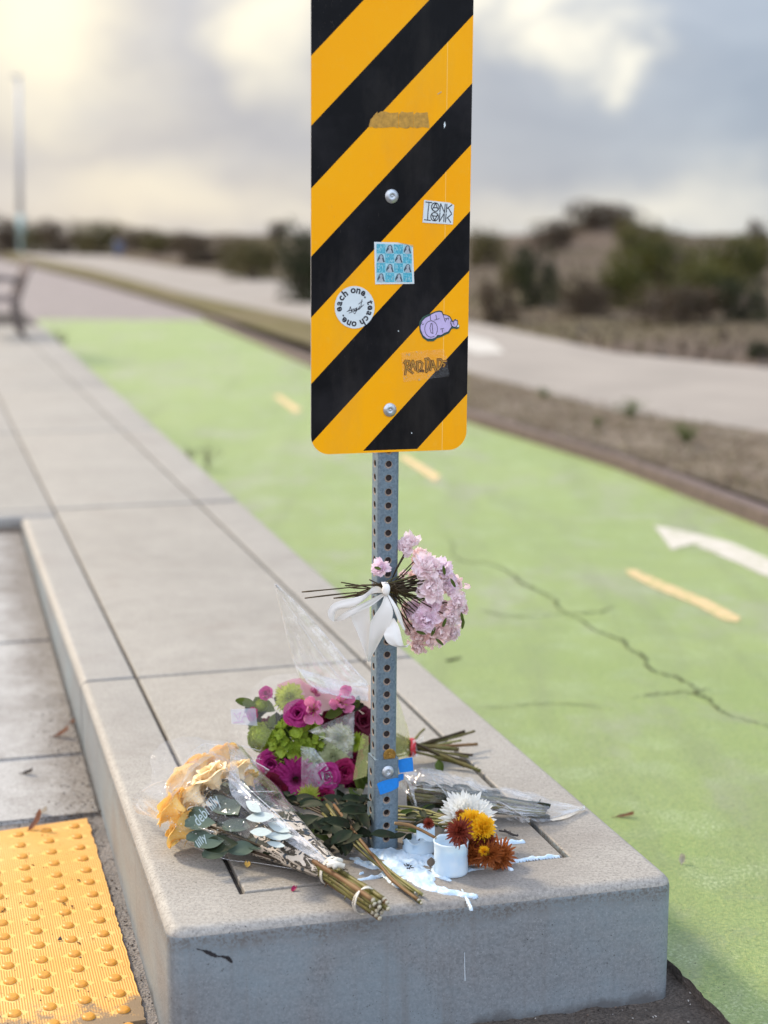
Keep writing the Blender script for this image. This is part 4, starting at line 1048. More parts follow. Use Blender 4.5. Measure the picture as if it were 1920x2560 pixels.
def cup_petal(span, r0, r1, h, flare, droop, seed, nu=8, nv=6, ruff=.04):
    """petal wrapped around the flower axis (Z), unit radius flower"""
    r = random.Random(seed); ph = r.uniform(0, 6); ph2 = r.uniform(0, 6)
    def fn(a_, b_):
        x_ = a_*2-1
        edge = 1-.28*abs(x_)**2.4*b_
        az = x_*radians(span)/2*(.55+.45*sin(b_*pi/2))
        rad = r0+(r1-r0)*b_**1.4+flare*max(0, b_-.62)**2*4+ruff*sin(x_*4+ph)*b_**2+ .04*abs(x_)*b_
        z_ = h*edge*sin(min(1, b_*1.05)*pi/2)-droop*max(0, b_-.7)**2*8+ruff*.7*sin(x_*6+ph2)*b_*b_
        return Vector((rad*cos(az), rad*sin(az), z_))
    mb = MB(); mb.grid(fn, nu, nv); return mb.mesh('petal', True)
RP = [[cup_petal(150, .05, .24, 1.0, .0, 0, i) for i in range(2)], [cup_petal(130, .12, .42, .98, .03, .0, 10+i) for i in range(2)],
      [cup_petal(115, .20, .62, .90, .08, .03, 20+i, ruff=.03) for i in range(3)], [cup_petal(105, .26, .82, .74, .16, .07, 30+i, ruff=.04) for i in range(3)]]
def rose_core():
    mb = MB()
    def fn(a_, b_):
        az = a_*2*pi*2.6; rad = (.02+.20*a_)*(.8+.25*b_); return Vector((rad*cos(az), rad*sin(az), .15+.85*b_*(1-.08*a_)))
    mb.grid(fn, 46, 3)
    mb.tube([(0, 0, -.25), (0, 0, -.02), (0, 0, .12)], [.05, .13, .12], 8, mi=1)
    for k in range(5):
        a_ = k*2*pi/5; d = Vector((cos(a_), sin(a_), 0)); s_ = Vector((-sin(a_), cos(a_), 0))
        mb.add([d*.1+s_*.07, d*.1-s_*.07, d*.4-s_*.08+Vector((0, 0, .02)), d*.4+s_*.08+Vector((0, 0, .02)), d*.7+Vector((0, 0, -.02))], [(0, 1, 2, 3), (3, 2, 4)], 1)
    return mb.mesh('flower', True)
RC = rose_core()
_mm = {}
def withmat(me, mats):
    k = (me.name, tuple(m.name for m in mats))
    if k not in _mm:
        c = me.copy(); c.name = me.name.split('.')[0]; c.materials.clear()
        for m in mats: c.materials.append(m)
        _mm[k] = c
    return _mm[k]
def rose(parent, p, d, R, mat, seed=0, full=4, name='rose', mat2=None):
    r = random.Random(seed); M = frame(p, d, r.uniform(0, 6), (R, R, R*1.05))
    f = put(name, withmat(RC, [mat, M_LEAF]), None, parent, M=M)
    for k, n in ((0, 3), (1, 4), (2, 5), (3, 5))[:full]:
        off = r.uniform(0, 6)
        for i in range(n):
            a_ = off+i*2*pi/n+r.uniform(-.15, .15)
            Mp = M @ Matrix.Rotation(a_, 4, 'Z') @ Matrix.Diagonal((1, 1, r.uniform(.93, 1.05), 1)) @ Matrix.Rotation(r.uniform(-.05, .12)*(k+1)*.4, 4, 'Y')
            put('petal', withmat(r.choice(RP[k]), [mat if (k < 3 or not mat2) else mat2]), None, f, M=Mp)
    return f
def mum_mesh(name, n, L, Wd, shape, seed, depth=.75, cent=False):
    """unit radius head of strap petals; shape: 'in' incurved ball, 'out' spreading, 'spider' loose"""
    r = random.Random(seed); mb = MB()
    for i in range(n):
        f = (i+.5)/n; ga = i*2.39996
        if shape == 'in': pol = math.acos(1-f*1.5)
        elif shape == 'out': pol = 1.62*f**.62
        else: pol = 1.9*f**.8
        pol += r.uniform(-.08, .08)
        d = Vector((sin(pol)*cos(ga), sin(pol)*sin(ga), cos(pol)))
        ln = L*r.uniform(.85, 1.12)*(.62+.38*f if shape != 'in' else 1)
        if shape == 'in':
            base = d*(1-.22); curl = -.30; tang = Vector((0, 0, 1))-d*d.z
            if tang.length < .05: tang = d.orthogonal()
            ax = (tang.normalized()*.85+d*.55).normalized(); up_ = d
        else:
            base = d*.06; ax = d; up_ = Vector((0, 0, 1))-d*d.z
            if up_.length < .05: up_ = d.orthogonal()
            curl = r.uniform(.0, .22) if shape == 'out' else r.uniform(-.35, .35)
        x_ = ax.cross(up_).normalized(); z_ = x_.cross(ax).normalized()
        tw = r.uniform(-.5, .5)*(1 if shape == 'spider' else .25); x2 = x_*cos(tw)+z_*sin(tw); z2 = z_*cos(tw)-x_*sin(tw)
        w = Wd*r.uniform(.8, 1.15); pts = []
        for b_ in (0, .3, .6, .85, 1):
            ww = w*(.45, .85, 1, .8, .15)[(0, .3, .6, .85, 1).index(b_)]*.5
            c_ = base+ax*ln*b_+z2*curl*ln*b_*b_
            pts += [c_-x2*ww+z2*w*.22, c_, c_+x2*ww+z2*w*.22]
        mb.add(pts, [(3*k+j, 3*k+j+1, 3*k+j+4, 3*k+j+3) for k in range(4) for j in range(2)])
    if shape == 'in':
        # inner body so the ball is closed
        for a0 in range(1):
            vs = []; 
            for j in range(9):
                for k in range(16):
                    pa = pi*(j/8)*.85; vs.append(Vector((sin(pa)*cos(k*pi/8), sin(pa)*sin(k*pi/8), cos(pa)))*.72)
            mb.add(vs, [(j*16+k, j*16+(k+1) % 16, (j+1)*16+(k+1) % 16, (j+1)*16+k) for j in range(8) for k in range(16)])
    return mb.mesh(name, True)
MUM_OUT = [mum_mesh('chrysanthemum', 190, .96, .15, 'out', i) for i in range(2)]
MUM_LIME = [mum_mesh('chrysanthemum', 150, .9, .13, 'spider', 5+i) for i in range(2)]
MUM_IN = mum_mesh('chrysanthemum', 240, .36, .12, 'in', 9)
MUM_SP = [mum_mesh('chrysanthemum', 110, 1.0, .13, 'spider', 20+i) for i in range(3)]
MUM_GOLD = [mum_mesh('chrysanthemum', 300, .85, .13, 'spider', 30+i) for i in range(2)]
def head(parent, me, p, d, R, mat, seed=0, sq=1, name='chrysanthemum'):
    return put(name, withmat(me, [mat]), None, parent, M=frame(p, d, random.Random(seed).uniform(0, 6), (R, R, R*sq)))
def lily(parent, p, d, R, mat, seed):
    r = random.Random(seed); M = frame(p, d, r.uniform(0, 6), R)
    mb = MB()
    for k in range(6):
        a_ = k; mb.tube([(0, 0, 0), (.12*cos(a_), .12*sin(a_), .35), (.28*cos(a_), .28*sin(a_), .62)], [.015, .012, .02], 5)
    f = put('alstroemeria', withmat(mb.mesh('alstroemeria', True), [M_LIME]), None, parent, M=M)
    for k in range(6):
        me = petal_grid(1.22, .54 if k % 2 else .36, .34, .42, .09, seed*7+k, .66, 6, 8, .12, .06).mesh('petal', True)
        Mp = M @ Matrix.Rotation(k*pi/3+r.uniform(-.1, .1), 4, 'Z') @ Matrix.Rotation(radians(r.uniform(14, 62)), 4, 'X')
        put('petal', me, mat, f, M=Mp)
    return f
def gerbera(parent, p, d, R, mat, seed):
    r = random.Random(seed); mb = MB()
    for layer, (n, L, tilt) in enumerate(((24, .92, .05), (22, .86, .16), (18, .55, .32))):
        for k in range(n):
            g = petal_grid(L, .19, .12, .05, .03, seed+k, .7, 3, 4, .4)
            Mx_ = Matrix.Rotation(2*pi*(k+layer*.5)/n+r.uniform(-.04, .04), 4, 'Z') @ Matrix.Translation((0, .13, .02*layer)) @ Matrix.Rotation(tilt+r.uniform(-.07, .07), 4, 'X')
            mb.add([Mx_ @ v for v in g.v], g.f)
    for i in range(140):
        rad = .30*sqrt(i/140.); a_ = i*2.4; q = Vector((rad*cos(a_), rad*sin(a_), .07-.1*rad)); mb.tube([q, q*1.08+Vector((0, 0, .07))], [.018, .009], 4, mi=1)
    me = mb.mesh('gerbera', True); me.materials.append(mat); me.materials.append(M_BURG)
    return put('gerbera', me, None, parent, M=frame(p, d, 0, R))
def hydrangea(parent, p, d, R, mat, seed, n=95):
    r = random.Random(seed); mb = MB(); g = petal_grid(1, 1.05, .25, .12, 0, 3, .5, 3, 3, .25)
    for i in range(n):
        f = (i+.5)/n; pol = math.acos(1-f*1.25); ga = i*2.39996; dd_ = Vector((sin(pol)*cos(ga), sin(pol)*sin(ga), cos(pol))+ ()) if False else Vector((sin(pol)*cos(ga), sin(pol)*sin(ga), cos(pol)))
        dd_ = (dd_+Vector((r.uniform(-.25, .25), r.uniform(-.25, .25), r.uniform(-.25, .25)))).normalized()
        M = frame(dd_*r.uniform(.82, 1.05), dd_, r.uniform(0, 6), r.uniform(.27, .35))
        for k in range(4):
            Mk = M @ Matrix.Rotation(k*pi/2, 4, 'Z') @ Matrix.Rotation(.25, 4, 'X'); mb.add([Mk @ v for v in g.v], g.f)
        mb.tube([dd_*.2, dd_*.95], [.02, .02], 4, mi=0)
    me = mb.mesh('hydrangea', True)
    return put('hydrangea', me, mat, parent, M=frame(p, d, 0, R))
def ruffle(seed, n=34):
    r = random.Random(seed); mb = MB()
    for i in range(n):
        f = (i+.5)/n; pol = 1.75*f**.7; ga = i*2.39996
        g = petal_grid((.62+.42*f)*r.uniform(.8, 1.15), .62, .28, r.uniform(-.35, .35), .16, seed*50+i, .62, 5, 5, .25, .10)
        M = Matrix.Rotation(ga+r.uniform(-.3, .3), 4, 'Z') @ Matrix.Rotation(pi/2-pol+r.uniform(-.3, .3), 4, 'X') @ Matrix.Rotation(r.uniform(-.4, .4), 4, 'Y'); mb.add([M @ v for v in g.v], g.f)
    return mb.mesh('blossom', True)
RUF = [ruffle(i) for i in range(5)]
def leaf_mesh(L, Wd, fold=.2, curl=-.2, seed=0, base=.05, tip=.45):
    g = petal_grid(L, Wd, fold, curl, .03, seed, tip, 4, 8, base)
    return g.mesh('leaf', True)
def leaf(parent, p, d, up, L, Wd, mat, seed=0, fold=.25, curl=-.15, tip=.42):
    y_ = Vector(d).normalized(); z_ = (Vector(up)-y_*Vector(up).dot(y_)).normalized(); x_ = y_.cross(z_)
    M = Matrix.Translation(p) @ Matrix((x_, y_, z_)).transposed().to_4x4()
    return put('leaf', leaf_mesh(L, Wd, fold, curl, seed, tip=tip), mat, parent, M=M)
def stem(parent, pts, r0, r1, mat, cut=True, name='stem', n=7, nodes=0, seed=0):
    P = smoothpath(pts, 4); m_ = len(P); rr = random.Random(seed); rad = [r0+(r1-r0)*i/(m_-1) for i in range(m_)]
    if nodes:
        for k in range(nodes):
            i = rr.randrange(1, m_-1); rad[i] *= 1.28
    mb = MB(); mb.tube(P, rad, n, mi=0, capmi=1)
    for k in range(nodes):
        i = rr.randrange(1, m_-1); d = (P[i+1 if i+1 < m_ else i]-P[i-1]).normalized(); o_ = d.orthogonal().normalized(); o_ = o_*cos(k*2)+d.cross(o_)*sin(k*2)
        mb.tube([P[i], P[i]+o_*rad[i]*2.3+d*rad[i]], [rad[i]*.5, .0002], 4)
    me = mb.mesh(name, True); return put(name, me, [mat, M_CUT if cut else mat], parent)
def sheet(name, A, B, mat, parent, nu=14, nv=22, cr=.004, fs=26, seed=0, ridge=0, smooth=True, extra=None):
    """ruled surface between polylines A and B, crumpled"""
    A = smoothpath(A, 6); B = smoothpath(B, 6)
    def at(P, t): t *= len(P)-1; i = min(int(t), len(P)-2); return P[i].lerp(P[i+1], t-i)
    off = Vector((seed*3.1, seed*1.7, 0)); mb = MB()
    def fn(a_, b_):
        p = at(A, b_).lerp(at(B, b_), a_); q = Vector((a_*fs*.25, b_*fs*.12, seed))
        e = noise.noise(q*2)*.6+noise.noise(q*5)*.35
        fold = (abs(noise.noise(Vector((a_*fs*.45, b_*.8, seed+5))))-.2)*ridge
        nrm = (at(B, b_)-at(A, b_)).cross(at(A, min(1, b_+.1))-at(A, max(0, b_-.1)))
        nrm = nrm.normalized() if nrm.length > 1e-9 else Vector((0, -1, .3))
        return p+nrm*(e*cr+fold)
    mb.grid(fn, nu, nv); return put(name, mb.mesh(name, smooth), mat, parent)

# ------------------------------------------------------------------ magenta and green bouquet
bq = thing('bouquet', 'large magenta, pink and lime green bouquet left of the post', 'bouquet', G(760, 1740, 0), 'bouquets laid at the post')
rf_ = random.Random(21)
hub = Vector((.10, .42, .05))
def BP(x_, y_, dy=0): X, Y = zF(x_, y_); return V(X, Y, .29+dy)
def fdir(p, c=Vector((-.16, .42, .10)), cam_=.75):
    d = (p-c).normalized(); t = (CAM-p).normalized(); return (d*(1-cam_)*1.6+t*cam_).normalized()
def place(fn, x_, y_, r_, mat, dy=0, seed=0, cam_=.7, **kw):
    p = BP(x_, y_, dy-.085*max(0, (y_-1000)/500.)); R = r_*.000163*1.42
    d = fdir(p, cam_=cam_); return fn(bq, p-d*R*.35, d, R, mat, seed=seed, **kw)
def _mum(me, sq=.8): return lambda parent, p, d, R, mat, seed=0: head(parent, me, p, d, R, mat, seed, sq)
place(rose, 315, 255, 88, M_MAG, 0, 1, .35, full=3); place(rose, 170, 490, 80, M_MAGD, 0, 2, .2, full=3)
place(_mum(MUM_IN, .95), 235, 385, 62, M_GRN, 0, 3)
place(_mum(MUM_LIME[0]), 565, 285, 165, M_LIME, -.01, 4, .75)
place(_mum(MUM_IN, 1.15), 245, 760, 150, M_GRN, 0, 5, .55)
place(rose, 665, 475, 135, M_MAG, -.015, 6, .85); 
place(hydrangea, 640, 830, 215, M_HYD, -.01, 7, .9); place(hydrangea, 860, 800, 130, M_HYD, -.01, 8, .9, n=40)
place(rose, 365, 1050, 138, M_MAG, -.01, 9, .8)
place(rose, 345, 1360, 185, M_BURG, .0, 10, .6); place(rose, 1390, 560, 150, M_BURG, .035, 11, .6); place(rose, 1350, 760, 120, M_BURG, .05, 31, .6)
place(gerbera, 640, 1250, 205, M_MAG, -.025, 12, .80)
place(lily, 850, 440, 195, M_PINK, -.03, 13, .8); place(lily, 1170, 350, 195, M_PINK, -.005, 14, .75); place(lily, 850, 220, 120, M_PINK, .03, 15, .6)
place(_mum(MUM_OUT[0]), 1150, 770, 150, M_PALEG, -.02, 16, .85); place(_mum(MUM_OUT[1]), 1080, 990, 150, M_PALEG, -.03, 17, .9)
place(_mum(MUM_LIME[1]), 1340, 810, 105, M_GRN, 0, 18, .7); place(_mum(MUM_LIME[0]), 790, 1470, 130, M_LIME, -.02, 19, .7)
place(rose, 1000, 1190, 135, M_MAG, -.03, 20, .8); place(rose, 1200, 1140, 120, M_MAGD, -.01, 22, .7); place(rose, 960, 1420, 110, M_MAGD, 0, 23, .6); place(rose, 420, 1150, 90, M_MAGD, .03, 24)
place(rose, 520, 1400, 110, M_BURG, .03, 27, .5); place(rose, 1210, 540, 110, M_BURG, .03, 28, .5); place(rose, 820, 640, 120, M_BURG, .05, 29, .6); place(rose, 1330, 1000, 110, M_BURG, .06, 30, .6)
for x_, y_, ang, L, m_ in ((180, 380, 160, .045, M_LEAF), (400, 480, 250, .04, M_LEAF), (520, 560, 270, .045, M_LEAF), (300, 460, 200, .035, M_LEAFD), (450, 650, 230, .04, M_LEAF), (980, 520, 30, .05, M_LEAF),
                           (1200, 450, 20, .045, M_LEAFD), (1340, 430, 80, .03, M_LEAF), (1120, 1350, 300, .05, M_LEAFD), (1350, 1100, 280, .06, M_LEAF), (1420, 1000, 275, .06, M_LEAF), (1250, 1330, 320, .05, M_LEAF), (700, 1560, 200, .05, M_LEAFD),
                           (560, 1500, 190, .06, M_LEAFD), (900, 1560, 340, .06, M_LEAFD), (1100, 1480, 330, .06, M_LEAF), (1330, 1420, 310, .045, M_LEAF), (1420, 1540, 250, .05, M_LEAF), (1440, 1500, 200, .04, M_LEAF)):
    p = BP(x_, y_, .0 if y_ < 1300 else -.05); a_ = radians(ang); leaf(bq, p, (cos(a_), rf_.uniform(-.4, .2), sin(a_)), (rf_.uniform(-.4, .4), -1, .5), L, L*.42, m_, int(x_))
for i in range(34):
    x_ = rf_.uniform(300, 1380); y_ = rf_.uniform(400, 1350); p = BP(x_, y_, .035); d = fdir(p, cam_=.6); R = rf_.uniform(.012, .019)
    put('filler_blossom', withmat(RUF[i % 5], [(M_BURG, M_MAGD, M_MAG, M_GRN)[i % 4]]), None, bq, M=frame(p, d, rf_.uniform(0, 6), R))
for i in range(60):
    x_ = rf_.uniform(250, 1450); y_ = rf_.uniform(420, 1500); p = BP(x_, y_, .05); a_ = rf_.uniform(0, 6.28)
    leaf(bq, p, (cos(a_), rf_.uniform(-.3, .5), sin(a_)), (rf_.uniform(-.4, .4), -1, .4), .055, .026, rf_.choice((M_LEAFD, M_LEAFD, M_LEAF)), i)
# stems behind the post, with red tie
tie = G(*zB(352, 245), .035)
for i in range(12):
    x_ = rf_.uniform(450, 1350); y_ = rf_.uniform(450, 1350); p = BP(x_, y_, .06); stem(bq, [p, p.lerp(tie, .55)+Vector((0, .01, -.005)), tie+Vector((rf_.uniform(-.01, .01), rf_.uniform(-.01, .01), rf_.uniform(-.012, .012)))], .0022, .0022, rf_.choice((M_STEM, M_STEMD)), False, seed=i)
for i, (ex, ey, z0_, m_, r_) in enumerate(((722, 132, .040, M_STEMD, .0032), (792, 132, .036, M_STEM, .0030), (812, 222, .024, M_STEMB, .0037), (680, 258, .02, M_STEM, .0042), (752, 312, .012, M_STEM, .0026), (780, 298, .014, M_STEMD, .0026),
                                     (838, 410, .005, M_STEM, .0040), (742, 345, .008, M_STEMD, .003), (444, 118, .045, M_STEM, .0028), (725, 380, .006, M_STEMD, .0024), (700, 195, .03, M_STEML, .0026), (760, 385, .005, M_STEM, .003))):
    e_ = G(*zB(ex, ey), z0_); a_ = tie+Vector((rf_.uniform(-.008, .008), rf_.uniform(-.012, .012), rf_.uniform(-.014, .014)))
    stem(bq, [a_-(e_-a_)*.35, a_, a_.lerp(e_, .5)+Vector((0, 0, rf_.uniform(-.003, .004))), e_], r_*.9, r_, m_, True, nodes=4, seed=i)
leaf(bq, G(*zB(540, 330), .02), (.1, -.3, -.5), (0, -1, .3), .03, .02, M_LEAF, 4)
mb = MB(); ax = (G(*zB(760, 240), .02)-tie).normalized(); u_ = Vector((0, 0, 1)); s_ = ax.cross(u_).normalized()
pts = [tie+ax*(.002*sin(k))+u_*(.021*cos(k*pi/10))+s_*(.017*sin(k*pi/10)) for k in range(21)]
vs = [q for p in pts for q in (p-ax*.006, p+ax*.006)]
mb.add(vs, [(2*i, 2*i+1, 2*i+3, 2*i+2) for i in range(20)])
put('red_tie', mb.mesh('red_tie', True), M_RED, bq)
# yellowish wrap leading to the tie
sheet('wrapper', [V(860, 1500, .42), V(872, 1545, .45), V(880, 1575, .47), tie+Vector((-.004, -.015, .02))], [V(845, 1700, .36), V(862, 1670, .40), V(876, 1640, .44), tie+Vector((-.004, -.015, -.02))], M_YELT, bq, cr=.006, ridge=.012, seed=3)
sheet('wrapper', [tie+Vector((.004, -.018, .022)), G(*zB(440, 165), .05)], [tie+Vector((.0, -.018, -.018)), G(*zB(415, 300), .02)], M_FILM3, bq, nu=8, nv=8, cr=.006, ridge=.008, seed=5)
# tall clear fin of cellophane
sheet('wrapper', [V(593, 1262, .24), V(612, 1340, .26), V(628, 1405, .27), V(650, 1468, .29), V(700, 1500, .30)], [V(596, 1262, .24), V(650, 1318, .27), V(712, 1388, .30), V(760, 1440, .32), V(795, 1480, .33)], M_FIN, bq, nu=20, nv=26, cr=.010, ridge=.012, seed=1)
sheet('wrapper_edge_highlight', [V(593, 1261, .238), V(648, 1314, .265), V(708, 1380, .295), V(756, 1436, .315), V(793, 1478, .325)], [V(597, 1266, .236), V(640, 1325, .262), V(700, 1396, .292), V(744, 1452, .312), V(790, 1486, .322)], M_FILM3, bq, nu=6, nv=26, cr=.004, ridge=.005, seed=2)  # milky strip painting the bright edge line of the fin
sheet('wrapper', [V(640, 1440, .27), V(690, 1456, .29), V(740, 1470, .31), V(795, 1475, .33)], [V(665, 1475, .25), V(690, 1492, .25), V(740, 1506, .26), V(795, 1515, .28)], M_FILM3, bq, nu=10, nv=16, cr=.006, ridge=.010, seed=4)
sheet('tissue', [V(640, 1440, .28), V(660, 1458, .29), V(700, 1470, .30)], [V(652, 1470, .275), V(670, 1480, .28), V(705, 1488, .29)], M_YELT, bq, nu=6, nv=8, cr=.004, seed=6)
sheet('tissue', [V(598, 1480, .30), V(650, 1465, .31), V(720, 1490, .33), V(800, 1500, .35)], [V(640, 1530, .31), V(690, 1540, .33), V(740, 1560, .34), V(800, 1600, .36)], M_PINKT, bq, nu=8, nv=16, cr=.006, ridge=.006, seed=7)
sheet('tissue', [V(752, 1480, .32), V(775, 1482, .33), V(800, 1480, .34)], [V(770, 1530, .31), V(785, 1545, .32), V(802, 1560, .33)], M_PEACH, bq, nu=6, nv=8, cr=.004, seed=8)
# film over the flowers
sheet('wrapper', [BP(700, 850, -.08), BP(705, 1080, -.085), BP(703, 1350, -.085)], [BP(860, 880, -.07), BP(1000, 1080, -.075), BP(1115, 1285, -.08)], M_FILM3, bq, nu=10, nv=14, cr=.003, ridge=.004, seed=9)
sheet('wrapper', [BP(790, 680, -.07), BP(1050, 560, -.07), BP(1320, 450, -.06)], [BP(960, 770, -.07), BP(1130, 880, -.07), BP(1300, 1000, -.06)], M_FILM3, bq, nu=10, nv=14, cr=.003, ridge=.004, seed=10)
sheet('wrapper', [V(640, 1455, .27), V(560, 1470, .28), V(500, 1560, .28), V(486, 1630, .27)], [V(660, 1500, .24), V(600, 1560, .23), V(560, 1640, .22), V(560, 1700, .20)], M_CLEARF, bq, nu=12, nv=16, cr=.006, ridge=.005, seed=11)
sheet('wrapper', [BP(1400, 700, -.03), BP(1350, 950, -.04), BP(1300, 1250, -.05)], [BP(1480, 740, -.02), BP(1480, 950, -.03), BP(1460, 1200, -.05)], M_YELT, bq, nu=6, nv=12, cr=.004, ridge=.008, seed=12)
lb = MB(); P = [V(498, 1532, .262), V(552, 1530, .262), V(556, 1568, .258), V(500, 1564, .258)]; lb.add(P+[p+Vector((0, .0004, 0)) for p in P], [(0, 1, 2, 3), (0, 4, 5, 1), (1, 5, 6, 2), (2, 6, 7, 3), (3, 7, 4, 0)])
pl_ = put('price_label', lb.mesh('price_label'), m_tissue('pale_blue_label', (.62, .68, .82), .45), bq)
lb = MB()
for ln in (((505, 1540), (515, 1556), (520, 1538), (512, 1545)), ((522, 1558), (530, 1536), (538, 1556)), ((526, 1548), (536, 1547)), ((540, 1540), (546, 1556), (550, 1538)), ((504, 1561), (528, 1559))):
    lb.tube([V(*q, .256) for q in ln], .0006, 4)
put('script_print', lb.mesh('script_print'), simple('violet_ink', (.42, .22, .48), .6), pl_)

# ------------------------------------------------------------------ leafy stems under the bouquet
lf = thing('leafy_stems', 'loose long green stems with leaves lying left in front of the post', 'flower stems', G(820, 1850, 0), 'bouquets laid at the post')
def GB(x_, y_, z=0): return G(*zB(x_, y_), z)
for i, (pts, m_, r_) in enumerate(((((-230, 640, .05), (-60, 860, .035), (90, 990, .018), (260, 1175, .010), (425, 1322, .006)), M_STEM, .0034), (((-200, 700, .045), (-20, 900, .03), (140, 1040, .014), (290, 1160, .012), (438, 1268, .006)), M_STEML, .0028),
                             (((-180, 640, .05), (0, 880, .035), (110, 1020, .022), (230, 1165, .014), (405, 1300, .010)), M_STEMB, .0031), (((-260, 700, .045), (-60, 900, .03), (60, 1010, .020), (190, 1110, .012), (380, 1250, .008)), M_STEM, .0026))):
    stem(lf, [GB(*q) for q in pts], r_*.85, r_, m_, True, nodes=5, seed=i+40)
def GA(x_, y_, z=0): return G(*zA(x_, y_), z)
rl = random.Random(77)
for i, (x_, y_, z_, ang, L) in enumerate(((880, 940, .05, 190, .07), (1050, 1000, .06, 170, .08), (1150, 1010, .07, 200, .075), (1200, 1050, .06, 10, .05), (1280, 980, .09, 30, .06), (1380, 930, .10, 60, .05), (1400, 960, .08, 290, .05), (1330, 1000, .06, 350, .06), (1100, 1090, .03, 320, .05),
                                  (1230, 1130, .02, 300, .05), (1000, 1060, .04, 240, .05), (1420, 1040, .06, 80, .05), (1350, 1120, .04, 250, .05), (1180, 940, .08, 150, .06), (940, 1000, .05, 210, .06), (1300, 900, .11, 20, .05), (1250, 1060, .04, 280, .06), (1140, 1130, .03, 200, .04), (1410, 880, .12, 100, .05))):
    a_ = radians(ang); p = GA(x_, y_, z_); leaf(lf, p, (cos(a_), sin(a_)*.8, -.1+.2*sin(a_)), (rl.uniform(-.3, .3), -.5, 1), L, L*.38, rl.choice((M_LEAFD, M_LEAF, M_LEAFD)), i, .2, -.25)
for i in range(60):
    p = GA(rl.uniform(850, 1480), rl.uniform(880, 1150), .015+rl.random()*.05); a_ = rl.uniform(0, 6.3)
    leaf(lf, p, (cos(a_), sin(a_), -.05), (rl.uniform(-.4, .4), -.4, 1), .055, .024, M_LEAFD, 100+i, .2, -.2)
for i in range(9):
    stem(lf, [GA(900+70*i, 880+10*(i % 3), .03+.005*(i % 3)), GA(1200+25*i, 1010, .03), GA(1330+15*i, 1120, .018)], .0022, .0022, M_STEMD, False, seed=i)

# ------------------------------------------------------------------ yellow rose bouquet
yb = thing('bouquet', 'yellow and peach rose bouquet in printed clear wrap lying front left', 'bouquet', GA(900, 1150, 0), 'bouquets laid at the post')
Tq = GA(1215, 1345, .030); Hq = GA(470, 860, .062)
ax = (Tq-Hq); AL = ax.length; ax.normalize(); sd2 = ax.cross(Vector((0, 0, 1))).normalized(); up2 = sd2.cross(ax).normalized()
if up2.z < 0: up2 = -up2
ry = random.Random(31)
for i, (x_, y_, r_, z_, m_, cm) in enumerate(((250, 965, 125, .075, M_YEL, .35), (300, 1090, 120, .045, M_YEL, .35), (310, 800, 125, .095, M_PEA, .3), (400, 720, 115, .100, M_YEL, .4), (545, 650, 110, .105, M_YEL, .4), (480, 770, 120, .12, M_PEA, .6), (640, 740, 105, .105, M_PEA, .5), (380, 900, 110, .085, M_PEA, .3), (700, 790, 85, .085, M_YEL, .5))):
    p = GA(x_, y_, z_); d = ((p-Tq).normalized()*(1-cm)+Vector((-.1, -.35, .8)).normalized()*cm*.8).normalized(); R = r_*.00036
    rose(yb, p-d*R*.4, d, R, m_, 50+i, 4)
    stem(yb, [p-d*R*.6, p.lerp(Tq, .5)+Vector((0, 0, -.006)), Tq+Vector((ry.uniform(-.01, .01), ry.uniform(-.01, .01), ry.uniform(-.01, .01)))], .0026, .0028, M_STEMD, False, seed=i)
for i, (x_, y_, z_, ang, L) in enumerate(((640, 1000, .085, 120, .085), (540, 900, .08, 140, .06), (600, 850, .09, 100, .06), (700, 950, .08, 60, .055), (560, 1150, .055, 210, .06), (640, 1180, .05, 190, .065), (720, 1080, .065, 160, .06), (500, 1050, .07, 180, .06), (800, 1120, .055, 170, .06), (760, 1200, .04, 200, .055),
                                  (450, 1000, .075, 150, .05), (680, 870, .085, 90, .05), (860, 1180, .045, 180, .05), (580, 1230, .03, 200, .05), (930, 1170, .05, 150, .045), (480, 1130, .05, 190, .05))):
    a_ = radians(ang); leaf(yb, GA(x_, y_, z_), (cos(a_), sin(a_)*.9, .02), (ry.uniform(-.2, .2), -.5, 1), L*1.0, L*.62, M_EUC if i % 3 < 2 else M_LEAFD, 200+i, .12, -.12, .5)
for i in range(190):
    t = ry.uniform(.16, .8); a_ = ry.uniform(0, 6.28); rr__ = (.075*(1-t)+.018)*ry.uniform(.3, .85)
    p = Hq.lerp(Tq, t)+sd2*rr__*cos(a_)+up2*rr__*.7*sin(a_); p.z = max(p.z, .008)
    leaf(yb, p, -ax+sd2*ry.uniform(-.8, .8)+up2*ry.uniform(-.2, .3), up2+sd2*ry.uniform(-.4, .4), .052, .024, ry.choice((M_LEAFD, M_EUC, M_LEAFD, M_LEAFD)), 300+i)
for i in range(14):
    a_ = i*2.4; q = Tq+sd2*.014*cos(a_)*ry.uniform(.2, 1)+up2*.012*sin(a_)*ry.uniform(.2, 1)
    stem(yb, [Hq.lerp(Tq, .35)+sd2*.03*cos(a_)+up2*.02*sin(a_), Hq.lerp(Tq, .7)+sd2*.02*cos(a_)+up2*.016*sin(a_), q], .0024, .003, ry.choice((M_STEM, M_STEMD)), False, seed=i)
Eq = GA(1545, 1560, .026); ex_ = (Eq-Tq).normalized()
ends = [(1585, 1590, .028), (1560, 1530, .040), (1530, 1580, .034), (1490, 1535, .044), (1478, 1572, .030), (1490, 1612, .020), (1510, 1630, .014), (1532, 1650, .007), (1560, 1590, .022), (1515, 1600, .026), (1545, 1612, .015), (1578, 1550, .036), (1500, 1560, .038), (1530, 1550, .036)]
